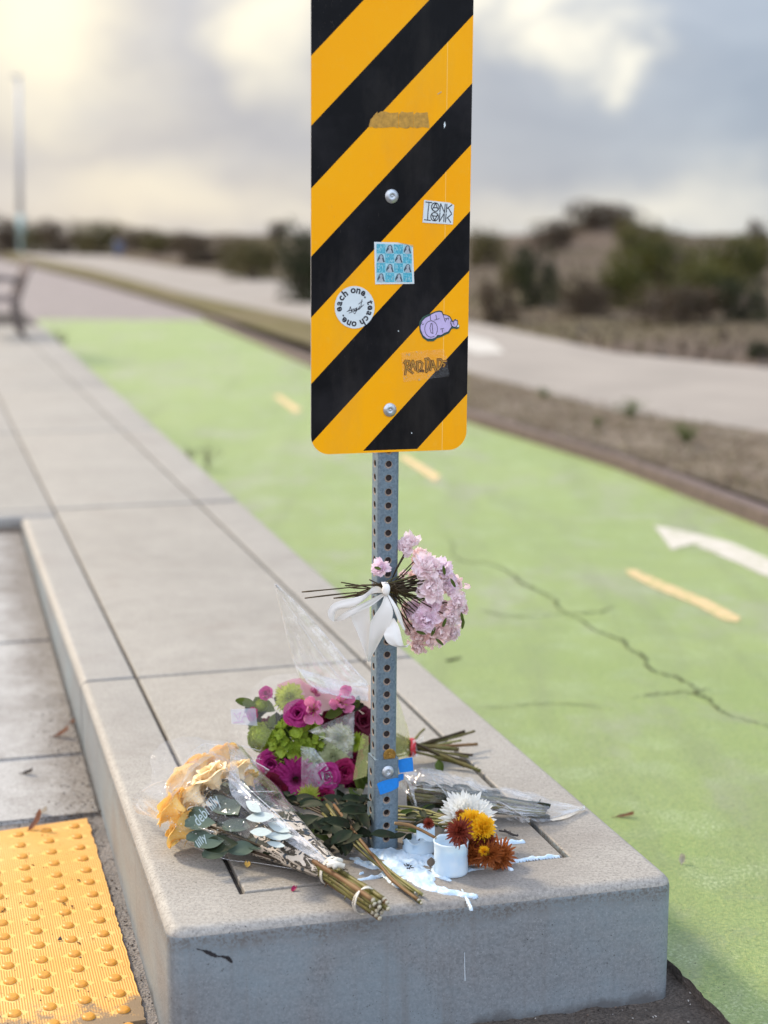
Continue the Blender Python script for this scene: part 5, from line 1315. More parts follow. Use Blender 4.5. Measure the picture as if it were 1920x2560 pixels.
for i, (x_, y_, z_) in enumerate(ends):
    e_ = GA(x_, y_, z_); a_ = Tq+(e_-Eq)*.8; a_.z = max(a_.z, .012)
    stem(yb, [a_-ex_*.03, a_, a_.lerp(e_, .5)+Vector((0, 0, ry.uniform(-.002, .003))), e_], .0040, .0044, (M_STEM, M_STEM, M_STEMD, M_STEMB)[i % 4], True, n=9, nodes=3, seed=70+i)
def band(name, c, axis, ra, rb, w, mat, parent, turns=1, jit=.001):
    mb = MB(); s_ = axis.cross(Vector((0, 0, 1))).normalized(); u_ = s_.cross(axis).normalized()
    for k in range(turns):
        o_ = axis*(k-turns/2)*w*1.9; tl = ry.uniform(-.35, .35)
        pts = [c+o_+(s_*ra*cos(a__*pi/12)+u_*rb*sin(a__*pi/12))+axis*tl*ra*cos(a__*pi/12) for a__ in range(25)]
        mb.tube(pts, w, 6, caps=False)
    return put(name, mb.mesh(name, True), mat, parent)
b1 = GA(1440, 1540, .026); band('rubber_band', b1, ex_, .0235, .024, .0011, M_RUBBER, yb, 3)
band('rubber_band', Tq+ex_*.004, ex_, .025, .024, .0012, M_RUBBER, yb, 3)
kn = MB()
for (x0, y0), (x1, y1) in (((1200, 1315), (1310, 1322)), ((1230, 1300), (1290, 1290)), ((1215, 1290), (1255, 1330))):
    p, q = GA(x0, y0, .058), GA(x1, y1, .056); kn.tube([p, p.lerp(q, .5)+Vector((0, 0, .004)), q], [.0045, .0055, .005], 6)
put('knot', kn.mesh('knot', True), M_RUBBER, yb)
# printed wrapper as an open, flattened cone
def ywrap(t, a_, k=1.0, seed=0):
    # t 0 at the mouth (beyond flowers), 1 at the tie
    R = .013+.088*(1-t)**.85 if t < 1 else .013
    if t > .93: R = .017+.02*(t-.93)
    c = (Hq-ax*.085).lerp(Tq+ax*.03, t); c = c+Vector((0, 0, -.004*(1-t)))
    r_ = R*k*(1+.10*noise.noise(Vector((cos(a_)*2.2, sin(a_)*2.2, t*5+seed)))+.05*noise.noise(Vector((cos(a_)*7, sin(a_)*7, t*4+seed))))
    p = c+sd2*r_*1.15*cos(a_)+up2*r_*.80*sin(a_)
    p.z = max(p.z, .0018+.0015*noise.noise(p*90)); return p
def cone(name, a0, a1, t0, t1, mat, k, seed, nu=40, nv=40, jag=.0):
    mb = MB(); uvs = []
    for j in range(nv+1):
        for i in range(nu+1):
            b_ = j/nv; a_ = a0+(a1-a0)*i/nu; tt = t0+(t1-t0)*b_+(1-b_)*jag*noise.noise(Vector((a_*1.2, seed, 0))); mb.v.append(ywrap(tt, a_, k, seed)); uvs.append((a_/6.283, tt))
    mb.f = [(j*(nu+1)+i, j*(nu+1)+i+1, (j+1)*(nu+1)+i+1, (j+1)*(nu+1)+i) for j in range(nv) for i in range(nu)]
    return put(name, mesh(name, mb.v, mb.f, True, None, uvs), mat, yb)
cone('wrapper', -.6, pi+.8, .02, .62, M_FILM, 1.16, 1, jag=.10)
# lower printed part : cream and black brush print on clear film
def m_print():
    m = NT('printed_wrap', .3, 0, .6); uv = m.sep(m.co.outputs['UV'])
    v = m.vec((15, 17, 1), (0, 0, .5), src='UV')
    n1 = m.noise(1, 3, .6, v, 1.2); band_ = m.mr(uv[1], .50, .66, 0, .12)
    cream = m.math('GREATER_THAN', m.math('ADD', n1, band_), .60)
    n2 = m.noise(1, 2, .5, m.vec((9, 34, 1), (0, 0, -.3), (5, 2, 0), src='UV')); dark = m.math('MULTIPLY', m.math('GREATER_THAN', n2, .60), m.math('GREATER_THAN', uv[1], .52))
    col = m.mix(dark, (.60, .52, .42), (.03, .045, .06)); m.col(col)
    al = m.math('MAXIMUM', m.math('MAXIMUM', cream, m.math('MULTIPLY', dark, .9)), .12); m.set(m.b, 'Alpha', al)
    m.bump(m.noise(60, 3, dist=1), .5, .003); return m.m
cone('printed_wrapper', 0, 2*pi, .55, 1.0, m_print(), 1.0, 2, 56, 50)
sheet('wrapper_fold_highlight', [ywrap(.02, 2.6, 1.2), ywrap(.2, 2.0, 1.2), ywrap(.45, 1.4, 1.18), ywrap(.75, 1.2, 1.2), ywrap(.95, 1.2, 1.2)], [ywrap(.06, 2.1, 1.25), ywrap(.25, 1.7, 1.3), ywrap(.45, 1.1, 1.3), ywrap(.75, .9, 1.3), ywrap(.95, .9, 1.3)], M_FILM3, yb, nu=6, nv=30, cr=.004, ridge=.006, seed=14)  # pale strip painted as the highlight along a film fold
# open corners of the wrap
sheet('wrapper', [GA(10, 930, .03), GA(100, 1010, .03), GA(190, 1110, .02), GA(300, 1170, .015), GA(560, 1270, .01)], [GA(20, 880, .04), GA(180, 990, .08), GA(260, 1060, .08), GA(420, 1090, .07), GA(600, 1180, .06)], M_FILM, yb, nu=10, nv=22, cr=.006, ridge=.004, seed=15)
sheet('wrapper', [GA(40, 850, .05), GA(200, 780, .10), GA(290, 700, .12), GA(370, 590, .12), GA(430, 550, .11)], [GA(190, 930, .10), GA(260, 860, .12), GA(330, 760, .14), GA(420, 670, .14), GA(520, 600, .13)], M_FILM, yb, nu=10, nv=22, cr=.005, ridge=.005, seed=16)
sheet('wrapper', [GA(430, 550, .12), GA(560, 570, .12), GA(700, 640, .11), GA(840, 720, .09)], [GA(500, 640, .13), GA(600, 680, .12), GA(720, 740, .10), GA(760, 800, .09)], M_FILM2, yb, nu=10, nv=18, cr=.006, ridge=.012, seed=17)
sheet('wrapper_fold_highlight', [GA(510, 640, .135), GA(640, 770, .125), GA(740, 880, .115), GA(900, 1020, .095), GA(1100, 1180, .065), GA(1200, 1280, .05)], [GA(480, 670, .13), GA(600, 800, .12), GA(700, 900, .11), GA(860, 1040, .09), GA(1060, 1200, .06), GA(1180, 1300, .05)], M_FILM3, yb, nu=5, nv=34, cr=.003, ridge=.006, seed=18)  # this strip and the next paint bright fold highlights too
sheet('wrapper_fold_highlight', [GA(5, 925, .028), GA(60, 985, .03), GA(180, 1030, .04), GA(330, 1060, .06), GA(490, 1105, .07)], [GA(0, 945, .022), GA(70, 1000, .026), GA(180, 1042, .036), GA(330, 1072, .055), GA(490, 1112, .065)], M_FILM3, yb, nu=3, nv=26, cr=.002, ridge=.002, seed=19)
def edge_glint(parent, pts, w=.0012, sag=.0):  # pale tubes painting bright highlight lines along film edges
    P = smoothpath(pts, 6); mb = MB(); mb.tube(P, [w*.5]+[w*(.7+.5*abs(noise.noise(p*60))) for p in P[1:-1]]+[w*.4], 5); return put('wrapper_edge_glint', mb.mesh('wrapper_edge_glint', True), M_FILM3, parent)
for pts in (((3, 930, .028), (60, 985, .03), (180, 1030, .04), (330, 1060, .06), (490, 1105, .07)), ((40, 850, .05), (120, 800, .08), (210, 770, .10), (290, 690, .12), (370, 590, .12), (430, 550, .11)), ((430, 550, .11), (560, 572, .12), (700, 640, .11), (840, 718, .09)),
            ((180, 1105, .02), (240, 1150, .02), (320, 1180, .015), (560, 1275, .008), (760, 1300, .006), (1000, 1340, .006)), ((630, 853, .12), (760, 852, .11), (870, 850, .10)), ((490, 650, .135), (640, 775, .125), (760, 880, .115), (980, 1080, .085), (1190, 1280, .05))):
    edge_glint(yb, [GA(*q) for q in pts])
edge_glint(bq, [V(593, 1262, .235), V(612, 1340, .255), V(628, 1405, .265), V(650, 1468, .285)], .001); edge_glint(bq, [V(594, 1261, .236), V(648, 1312, .262), V(708, 1380, .292), V(756, 1436, .312), V(795, 1478, .325)], .0022)
edge_glint(bq, [V(610, 1290, .245), V(680, 1395, .28), V(745, 1480, .30)], .0016); edge_glint(bq, [V(640, 1440, .27), V(690, 1490, .25), V(795, 1515, .28)], .0014)
edge_glint(bq, [V(486, 1632, .22), V(530, 1636, .22), V(566, 1640, .22)], .0009); edge_glint(bq, [V(488, 1608, .24), V(525, 1612, .24), V(562, 1622, .24)], .0009)
# white leaves printed on the wrap
for i, (x_, y_, a_, L, w_) in enumerate(((690, 912, -35, 118, 62), (690, 1020, 5, 180, 66), (825, 1050, -20, 150, 60), (715, 1105, 0, 140, 56), (810, 1130, 0, 175, 56), (820, 1170, -12, 120, 40))):
    mb = MB(); ca, sa = cos(radians(a_)), sin(radians(a_)); pts = []
    for k in range(17):
        u = k/16; pts.append((u*L, -w_*.5*sin(u*pi)**.8))
    for k in range(15, 0, -1):
        u = k/16; pts.append((u*L, w_*.5*sin(u*pi)**.8))
    P = [GA(x_+px*ca+py*sa, y_-px*sa+py*ca, .108-.018*((x_-690)/150.)-.012*((y_-912)/200.)) for px, py in pts]
    mb.add(P, [tuple(range(len(P)))]); put('printed_leaf', mb.mesh('printed_leaf'), M_PRINTW, yb)
# script lettering on the wrap
def script(txt, x0, y0, x1, y1, z0_, size):
    me = text_mesh(txt, size, False, .35); P0, P1 = GA(x0, y0, z0_), GA(x1, y1, z0_+.012); e = (P1-P0).normalized(); c = (P0+P1)/2
    n_ = (CAM-c).normalized(); v_ = n_.cross(e).normalized(); me.transform(Matrix.Translation(c) @ Matrix((e, v_, e.cross(v_))).transposed().to_4x4())
    put('lettering', me, M_PRINTW, yb)
script('debi lilly', 372, 1050, 505, 900, .115, .030)
script('lilly', 375, 1200, 435, 1130, .06, .020)
# water drops
wd = MB(); 
for i in range(150):
    x_ = ry.uniform(180, 760); y_ = ry.uniform(620, 1120); p = GA(x_, y_, .117-.05*max(0, (y_-900)/300)); s_ = ry.choice((.0006, .0008, .0013))
    wd.tube([p, p+Vector((0, 0, s_*.6)), p+Vector((0, 0, s_*1.1))], [s_, s_*.8, s_*.2], 6)
put('water_drops', wd.mesh('water_drops', True), M_FILM3, yb, kind='stuff')

# ------------------------------------------------------------------ clear sleeve of stems on the right
rs = thing('bouquet', 'bare stems in a clear pointed plastic sleeve lying to the right of the post', 'bouquet', GB(900, 700, 0), 'bouquets laid at the post')
rr3 = random.Random(61)
s0 = GB(330, 560, .045); s1_ = GB(1325, 690, .016); axr = (s1_-s0).normalized(); sdr = axr.cross(Vector((0, 0, 1))).normalized()
for i in range(17):
    a_ = i*2.4; q = sdr*.015*cos(a_)+Vector((0, 0, .013*sin(a_)))
    e_ = s1_+q*.85+axr*rr3.uniform(-.03, .004); e_.z = max(.005, e_.z)
    stem(rs, [s0+q*1.6, s0.lerp(s1_, .5)+q*1.15+Vector((0, 0, rr3.uniform(-.003, .003))), e_], .0034, .0042, rr3.choice((M_STEMD, M_STEMD, M_STEM, M_LEAFD)), True, n=8, nodes=2, seed=i)
for i in range(22):
    t = rr3.uniform(0, .55); p = s0.lerp(s1_, t)+sdr*rr3.uniform(-.025, .025)+Vector((0, 0, rr3.uniform(-.01, .02))); leaf(rs, p, axr*rr3.choice((-1, 1))+sdr*rr3.uniform(-.6, .6), (rr3.uniform(-.5, .5), -.4, 1), .05, .02, M_LEAFD, 500+i)
topE = ((262, 325, .085), (350, 395, .075), (440, 385, .085), (560, 400, .075), (660, 440, .07), (760, 450, .065), (850, 512, .05), (1000, 520, .045), (1200, 565, .035), (1400, 625, .02), (1552, 658, .010))
botE = ((280, 515, .05), (340, 600, .045), (385, 660, .03), (560, 660, .018), (700, 690, .008), (850, 725, .004), (950, 742, .003), (1100, 752, .003), (1200, 757, .003), (1310, 750, .003), (1552, 664, .004))
midE = ((300, 420, .10), (380, 500, .095), (450, 500, .095), (560, 520, .09), (660, 560, .08), (760, 590, .07), (880, 610, .058), (1030, 640, .05), (1200, 660, .04), (1380, 680, .02), (1552, 661, .008))
cv = lambda E: [GB(*q) for q in E]
sheet('plastic_sleeve', cv(topE), cv(midE), M_FILM2, rs, nu=16, nv=50, cr=.009, fs=60, ridge=.010, seed=21, smooth=False)
sheet('plastic_sleeve', cv(midE), cv(botE), M_FILM2, rs, nu=16, nv=50, cr=.008, fs=60, ridge=.010, seed=22, smooth=False)
sheet('sleeve_tip', [GB(1312, 742, .006), GB(1430, 712, .006), GB(1552, 660, .008)], [GB(1330, 752, .003), GB(1440, 730, .003), GB(1555, 664, .004)], M_PAPER, rs, nu=3, nv=8, cr=.001)
for k, (A, B) in enumerate((([(470, 395), (520, 480), (590, 560), (620, 640)], [(480, 395), (532, 480), (600, 560), (628, 640)]), ([(300, 420), (340, 520), (385, 660)], [(330, 420), (365, 520), (392, 660)]), ([(690, 520), (860, 570), (1010, 640), (1135, 720)], [(690, 530), (850, 582), (1000, 652), (1130, 722)]),
                        ([(1200, 575), (1150, 620), (1130, 680)], [(1215, 580), (1165, 625), (1142, 680)]), ([(760, 452), (850, 515), (1000, 524), (1210, 568), (1460, 640)], [(760, 460), (850, 526), (1000, 536), (1210, 580), (1460, 646)]), ([(300, 330), (330, 390), (400, 420)], [(280, 340), (300, 400), (390, 440)]))):
    sheet('plastic_fold_highlight', [GB(*q, .098-.00006*q[0]) for q in A], [GB(*q, .094-.00006*q[0]) for q in B], M_FILM3, rs, nu=3, nv=16, cr=.003, ridge=.004, seed=30+k)  # milky strips painting white highlight streaks along the sleeve folds

# ------------------------------------------------------------------ chrysanthemum bouquet
cm_ = thing('bouquet', 'white, yellow and rust chrysanthemums lying over the candles right of the post', 'bouquet', GB(650, 900, 0), 'bouquets laid at the post')
def HB(me, x_, y_, z_, d, r_, mat, seed, sq=.8): p = GB(x_, y_, z_); d = Vector(d).normalized(); R = r_*.000285; return head(cm_, me, p-d*R*.4, d, R, mat, seed, sq)
HB(MUM_OUT[0], 750, 680, .075, (.1, -.55, .8), 205, M_WHT, 1, .7)
HB(MUM_GOLD[0], 775, 745, .095, (.1, -.75, .65), 105, M_GOLD, 2, .9); HB(MUM_GOLD[1], 872, 800, .085, (.5, -.8, .4), 112, M_GOLD, 3, .9)
HB(MUM_SP[0], 675, 815, .10, (-.3, -.7, .5), 100, M_MAROON, 4, .8); HB(MUM_SP[1], 815, 950, .045, (.1, -.9, -.05), 145, M_RUSTP, 5, .8); HB(MUM_SP[0], 760, 880, .06, (.1, -.7, .5), 100, M_MAROON, 15, .8)
HB(MUM_SP[2], 1005, 975, .028, (.55, -.6, .45), 130, M_RUSTP, 6, .8); HB(MUM_GOLD[0], 862, 965, .048, (.2, -.9, 0), 42, M_GOLD, 7); HB(MUM_SP[1], 470, 770, .09, (-.2, -.8, .4), 42, M_MAROON, 8)
HB(MUM_SP[2], 900, 1010, .035, (.2, -.9, -.2), 105, M_RUSTP, 10, .8); HB(MUM_SP[0], 770, 1010, .03, (-.1, -.9, -.3), 95, M_RUSTP, 11, .8); HB(MUM_SP[1], 880, 900, .06, (.4, -.8, .1), 80, M_MAROON, 12, .8); HB(MUM_SP[2], 960, 1040, .015, (.1, -.8, -.3), 80, M_RUSTP, 13, .8)
HB(MUM_SP[2], 690, 700, .10, (-.3, -.5, .8), 45, M_RUSTP, 9)
base = [(275, 660), (285, 690), (280, 720), (290, 745), (300, 700), (300, 770), (330, 790), (290, 800), (290, 820)]
for i, (x_, y_) in enumerate(base):
    stem(cm_, [GB(x_-60, y_-10, .035), GB(x_+90, y_, .04+.004*(i % 3)), GB(520+20*(i % 4), 700+18*(i % 5), .05), GB(700, 760+10*(i % 3), .06)], .0022, .0024, rr3.choice((M_STEM, M_STEMD, M_STEML)), False, nodes=2, seed=i)
stem(cm_, [GB(238, 768, .075), GB(330, 780, .072), GB(420, 815, .068), GB(525, 872, .062)], .003, .0028, M_STEMB, True, nodes=3, seed=4)
for i in range(26):
    p = GB(rr3.uniform(285, 560), rr3.uniform(640, 850), rr3.uniform(.02, .06)); a_ = rr3.uniform(0, 6.3); leaf(cm_, p, (cos(a_), sin(a_), rr3.uniform(-.3, .3)), (rr3.uniform(-.5, .5), -.6, .8), .035, .013, rr3.choice((M_LEAFD, M_LEAFD, M_LEAF)), 600+i)
for i, q in enumerate((((960, 820), (1020, 830), (1090, 858)), ((1000, 815), (1050, 850), (1095, 852)))):
    stem(cm_, [GB(*z, .006) for z in q], .0018, .001, M_CHAR, False, nodes=4, seed=i)

# ------------------------------------------------------------------ candles and melted wax
def candle(name, x_, ytop, ybot, hw, label, broken=False, seed=0):
    p = GB(x_, ybot, 0); R = hw*.000281; p.y += R*.92; 
    H_ = V(*zB(x_, ytop), p.y).z; H_ = H_+.006
    t = thing(name, label, 'candle', p, 'white candles at the foot of the post')
    r = random.Random(seed); N = 40; mb = MB()
    prof = [(0, .0005, 1), (.95, .0005, 1), (.99, .002, 1), (1.0, .006, 1), (.985, .35, 0), (.98, .75, 0), (1.0, .93, 0), (1.03, .97, 0), (1.0, 1.0, 0), (.955, .985, 0), (.93, .93, 0), (.92, .80, 0), (.86, .70, 0), (.4, .66, 0), (0, .66, 0)]
    vs = []
    for rr__, z_, ab in prof:
        for k in range(N):
            a_ = 2*pi*k/N; zz = z_ if ab else z_*H_
            if z_ > .9 and not ab: zz += .0022*noise.noise(Vector((cos(a_)*2, sin(a_)*2, seed)))+((-.016*max(0, cos(a_-2.2))-.007*max(0, sin(a_*3+1))) if broken else 0)
            f = 1+.015*noise.noise(Vector((cos(a_)*2, sin(a_)*2, zz*60+seed)))
            vs.append(Vector((R*rr__*f*cos(a_), R*rr__*f*sin(a_), zz)))
    mb.add(vs, [(i*N+k, i*N+(k+1) % N, (i+1)*N+(k+1) % N, (i+1)*N+k) for i in range(len(prof)-1) for k in range(N)])
    put('body', mb.mesh('body', True), M_WAX, t, local=True)
    w = MB(); w.tube([(0, 0, .64*H_), (.001, 0, .74*H_), (.003, .001, .80*H_)], [.0012, .001, .0006], 6); put('wick', w.mesh('wick'), M_CHAR, t, local=True)
    return t
candle('candle', 633, 905, 1150, 112, 'tall white pillar candle with a hollow top under the maroon flower', seed=1)
candle('candle', 408, 872, 1000, 108, 'short broken white candle left of the tall one', True, 2)
sh = MB()
for i, (x_, y_, z_, a1_) in enumerate(((455, 850, .058, .4),)):
    c = GB(x_, y_, z_); 
    sh.grid(lambda u, v: c+Vector(((u-.5)*.034, .006*sin(u*3)+.004*v, (v-.5)*.026+.004*sin(u*6)))+Vector((0, .008*(u-.5)**2*4, 0)), 10, 8)
    sh.grid(lambda u, v: c+Vector(((u-.5)*.034, .004+.006*sin(u*3)+.004*v, (v-.5)*.026+.004*sin(u*6)))+Vector((0, .008*(u-.5)**2*4, 0)), 10, 8)
c = GB(360, 840, .07); 
tag(put('wax_shard', sh.mesh('wax_shard', True), M_WAX), 'curled shard of candle wall leaning on the broken white candle', 'wax shard')
caps = []
def wc(x0, y0, r0, x1, y1, r1, h=1.0): caps.append((GB(x0, y0), GB(x1, y1), r0*.00028, r1*.00028, h))
wc(200, 985, 100, 400, 1010, 120); wc(120, 965, 55, 250, 1000, 90); wc(60, 955, 26, 130, 975, 50); wc(290, 1060, 140, 370, 1110, 100); wc(380, 1130, 85, 470, 1205, 60); wc(470, 1205, 55, 600, 1245, 42); wc(600, 1245, 42, 720, 1262, 30)
wc(720, 1262, 28, 795, 1270, 17, 1.3); wc(705, 1228, 8, 745, 1295, 8); wc(745, 1295, 8, 770, 1352, 9, 1.3); wc(-60, 1160, 7, 60, 1145, 9); wc(60, 1145, 9, 200, 1110, 16); wc(190, 1120, 45, 240, 1190, 25); wc(240, 1190, 22, 265, 1215, 12)
wc(-20, 1035, 22, 100, 1060, 60); wc(-60, 1010, 14, -15, 1020, 20); wc(520, 1125, 26, 615, 1163, 20); wc(420, 1010, 70, 560, 1060, 55); wc(890, 915, 34, 1010, 905, 32, 1.2); wc(1010, 905, 26, 1125, 898, 17, 1.6); wc(1040, 1035, 9, 1150, 1010, 14); wc(1150, 1010, 14, 1375, 990, 7)
wc(840, 1052, 10, 960, 1055, 15, 1.2); wc(960, 1055, 14, 1045, 1092, 17, 1.6); wc(560, 1090, 60, 720, 1095, 40, .6); wc(720, 1095, 20, 850, 1085, 12, .6); wc(0, 1120, 7, 20, 1110, 9); wc(440, 1120, 60, 480, 1160, 40)
caps += []
xs_ = [min(c[0].x, c[1].x) for c in caps]; xe = [max(c[0].x, c[1].x) for c in caps]; ys_ = [min(c[0].y, c[1].y) for c in caps]; ye = [max(c[0].y, c[1].y) for c in caps]
x0, x1, y0, y1 = min(xs_)-.05, max(xe)+.03, min(ys_)-.05, max(ye)+.05; ST = .0016
nx, ny = int((x1-x0)/ST), int((y1-y0)/ST); hv = {}
import array
H2 = [[-.01]*(ny+1) for _ in range(nx+1)]
for a_, b_, ra, rb, hs in caps:
    rm = max(ra, rb)*1.25+.004
    i0 = max(0, int((min(a_.x, b_.x)-rm-x0)/ST)); i1 = min(nx, int((max(a_.x, b_.x)+rm-x0)/ST)+1); j0 = max(0, int((min(a_.y, b_.y)-rm-y0)/ST)); j1 = min(ny, int((max(a_.y, b_.y)+rm-y0)/ST)+1)
    ab = Vector((b_.x-a_.x, b_.y-a_.y)); l2 = max(ab.dot(ab), 1e-9)
    for i in range(i0, i1+1):
        for j in range(j0, j1+1):
            px, py = x0+i*ST, y0+j*ST; t = max(0, min(1, ((px-a_.x)*ab.x+(py-a_.y)*ab.y)/l2)); dx_, dy_ = px-a_.x-ab.x*t, py-a_.y-ab.y*t
            R = (ra+(rb-ra)*t)*(1+.22*noise.noise(Vector((px*70, py*70, 0)))+.12*noise.noise(Vector((px*220, py*220, 3))))
            q = sqrt(dx_*dx_+dy_*dy_)/R
            hh = min(.0044, R*.55)*hs
            z_ = hh*(1-q*q)**.5 if q < 1 else -.003*(q-1)*6
            if z_ > H2[i][j]: H2[i][j] = z_
vs = []; idx = {}
fs = []
def vid(i, j):
    if (i, j) not in idx:
        z_ = H2[i][j]; px, py = x0+i*ST, y0+j*ST
        if z_ > 0: z_ += max(-z_*.6, .0044*noise.noise(Vector((px*60, py*32, 5)))+.0020*noise.noise(Vector((px*150, py*80, 9))))
        idx[(i, j)] = len(vs); vs.append(Vector((px, py, max(z_, -.004)-.0003)))
    return idx[(i, j)]
for i in range(nx):
    for j in range(ny):
        if max(H2[i][j], H2[i+1][j], H2[i][j+1], H2[i+1][j+1]) > 0: fs.append((vid(i, j), vid(i+1, j), vid(i+1, j+1), vid(i, j+1)))
M_WAXP = NT('dirty_wax', .38, 0, .5)
c_ = M_WAXP.mix(M_WAXP.mr(M_WAXP.noise(40, 4, .6), .35, .7), (.46, .60, .73), (.66, .75, .82)); c_ = M_WAXP.mix(M_WAXP.mr(M_WAXP.noise(55, 6, .75, dist=.5), .60, .74, 0, .5), c_, (.30, .28, .25))
M_WAXP.col(c_); M_WAXP.b.inputs['Subsurface Weight'].default_value = .4; M_WAXP.b.inputs['Subsurface Radius'].default_value = (.006, .007, .008); M_WAXP.b.inputs['Subsurface Scale'].default_value = 1
M_WAXP.bump(M_WAXP.noise(90, 4, .6), .5, .002); M_WAXP = M_WAXP.m
wx = tag(put('wax_puddle', mesh('wax_puddle', vs, fs, True), M_WAXP), 'spilled white wax run out in fingers in front of the post', 'wax')
wk = MB(); rw = random.Random(5)
for i in range(9):
    p = GB(335+rw.uniform(-22, 22), 1072+rw.uniform(-14, 14), .0075); wk.tube([p, p+Vector((rw.uniform(-.006, .006), rw.uniform(-.006, .006), .002))], [.0012, .0006], 5)
put('wick', wk.mesh('wick'), M_CHAR, wx)
def deadleaf(name, p, d, L, Wd, mat, label, curl=.35, cat='leaf', up=(0, 0, 1), seed=0, grp=None, fold=.5):
    me = petal_grid(L, Wd, fold, curl, .12, seed, .45, 4, 8, .08); y_ = Vector(d).normalized(); z_ = (Vector(up)-y_*Vector(up).dot(y_)).normalized(); x_ = y_.cross(z_)
    zmin = min(v.z for v in me.v); M = Matrix.Translation(p+Vector((0, 0, .001))) @ Matrix((x_, y_, z_)).transposed().to_4x4()
    mb = MB(); mb.add([v for v in me.v], me.f); mb.tube([(0, 0, 0), (0, -L*.12, .001), (.002, -L*.25, .002)], .0007, 5)
    return tag(put(name, mb.mesh(name, True), mat, M=M), label, cat, grp)
M_DL = petal('dead_leaf_brown', (.20, .09, .055), (.30, .15, .09), (.12, .05, .03)); M_DLG = petal('dead_leaf_grey', (.12, .10, .085), (.20, .17, .14)); M_DLD = petal('dead_leaf_dark', (.02, .014, .016), (.05, .035, .03)); M_DLP = petal('dead_leaf_pale', (.42, .38, .32), (.52, .47, .40))
deadleaf('dry_leaf', GB(485, 1075, .014), (.1, .2, 1), .022, .015, M_DLG, 'crumpled grey brown leaf between the puddle of wax and the tall candle', up=(0, -1, 0), seed=3)
deadleaf('dry_leaf', GR(*zE(235, 590)), (.75, .6, .25), .050, .020, M_DL, 'long curled reddish brown leaf on the far edge of the yellow plate', .5, seed=5, grp='dead leaves on the ground')
deadleaf('dry_leaf', GR(*zE(300, 450)), (.95, .1, .05), .028, .016, M_DLP, 'pale stub of leaf on the ramp slab just above the yellow plate', .3, seed=6, grp='dead leaves on the ground')
deadleaf('dry_leaf', GR(*zE(180, 115)), (1, -.1, .03), .030, .014, M_DLD, 'black shrivelled leaf on the ramp slab above the yellow plate', .2, seed=7, grp='dead leaves on the ground')
deadleaf('dry_leaf', GR(116, 1592), (1, .05, .15), .045, .020, M_DL, 'brown pointed leaf on the ramp beside the kerb joint', .25, seed=8, grp='dead leaves on the ground')
deadleaf('dry_leaf', GR(150, 1562), (.7, -.7, .1), .03, .012, M_DL, 'small brown leaf at the foot of the left kerb face above the pointed one', .25, seed=9, grp='dead leaves on the ground')
deadleaf('dry_leaf', G(1472, 1868, LZ), (.35, .6, .55), .022, .014, M_DLP, 'small folded pale leaf on the green lane near the kerb corner', .3, seed=10, grp='dead leaves on the ground')
deadleaf('dry_leaf', G(1330, 1766, LZ), (1, .1, .02), .045, .012, M_DL, 'thin rust brown leaf on the green lane beside the sleeve tip', .1, seed=11, grp='dead leaves on the ground')
deadleaf('dry_leaf', G(1690/K*1, 2305/K, LZ), (1, -.1, .02), .012, .008, M_DLD, 'dark seed pod on the green lane right of the kerb corner', .1, seed=12, grp='dead leaves on the ground') if False else None
tw = MB(); a_, b_ = G(964, 1427, LZ+.004), G(996, 1420, LZ+.004); tw.tube([a_, a_.lerp(b_, .5), b_], [.003, .0035, .002], 6)
tag(put('twig', tw.mesh('twig'), M_STEMD), 'short dark twig lying on the green lane right of the pink flowers', 'twig')
for (x_, y_, s_, lb_) in ((270, 882, .006, 'farthest black chip on the yellow plate, right beside a dome'), (650, 1015, .008, 'large black chip on the yellow plate between its two right dome columns'), (530, 1205, .007, 'left one of the close pair of black chips at mid plate'), (598, 1232, .006, 'right one of the close pair of black chips at mid plate'),
                      (650, 1535, .007, 'black chip on the near half of the yellow plate, right of a grey one'), (503, 1500, .008, 'grey chip on the near half of the yellow plate'), (20, 1258, .008, 'black chip on the yellow plate at the left edge of the picture'), (1030, 1360, .009, 'dark curled chip in the grit between the yellow plate and the kerb')):
    cb = MB(); chip(cb, GR(*zE(x_, y_))+Vector((0, 0, .001)), s_, random.Random(x_), 0); cb.v = [v for v in cb.v]
    tag(put('bark_chip', cb.mesh('bark_chip'), M_DLD), lb_, 'bark chip', 'bark chips around the yellow plate')

# ------------------------------------------------------------------ pink flowers and ribbon on the post
pk = thing('bouquet', 'pale lilac pink flower bunch tied to the post with its stems sideways', 'bouquet', V(*zC(920, 560), -.04), 'bouquets laid at the post')
rp = random.Random(91)
BL = ((1065, 232, 92, 0, 0), (1150, 305, 55, 1, .02), (1215, 398, 108, 0, -.02), (1330, 405, 80, 2, .0), (1245, 560, 104, 0, -.03), (1370, 560, 72, 0, .0), (1425, 540, 62, 1, .02), (1250, 665, 75, 2, -.02), (1440, 680, 78, 0, -.01), (1490, 712, 42, 1, .01), (1120, 735, 82, 2, -.01), (1055, 715, 60, 0, .02),
      (1300, 745, 66, 1, .0), (1195, 812, 98, 2, -.035), (1390, 790, 76, 0, -.02), (1085, 865, 64, 1, .0), (1305, 890, 84, 1, -.02), (1400, 908, 72, 0, .0), (1150, 930, 74, 1, -.01), (1135, 1005, 70, 1, .0), (1235, 955, 60, 0, .01), (1130, 350, 50, 1, .03), (1340, 470, 66, 2, .02), (1020, 800, 50, 1, .03), (1110, 450, 55, 1, .04), (1030, 460, 40, 0, .04))
cc = V(*zC(1180, 620), .03)
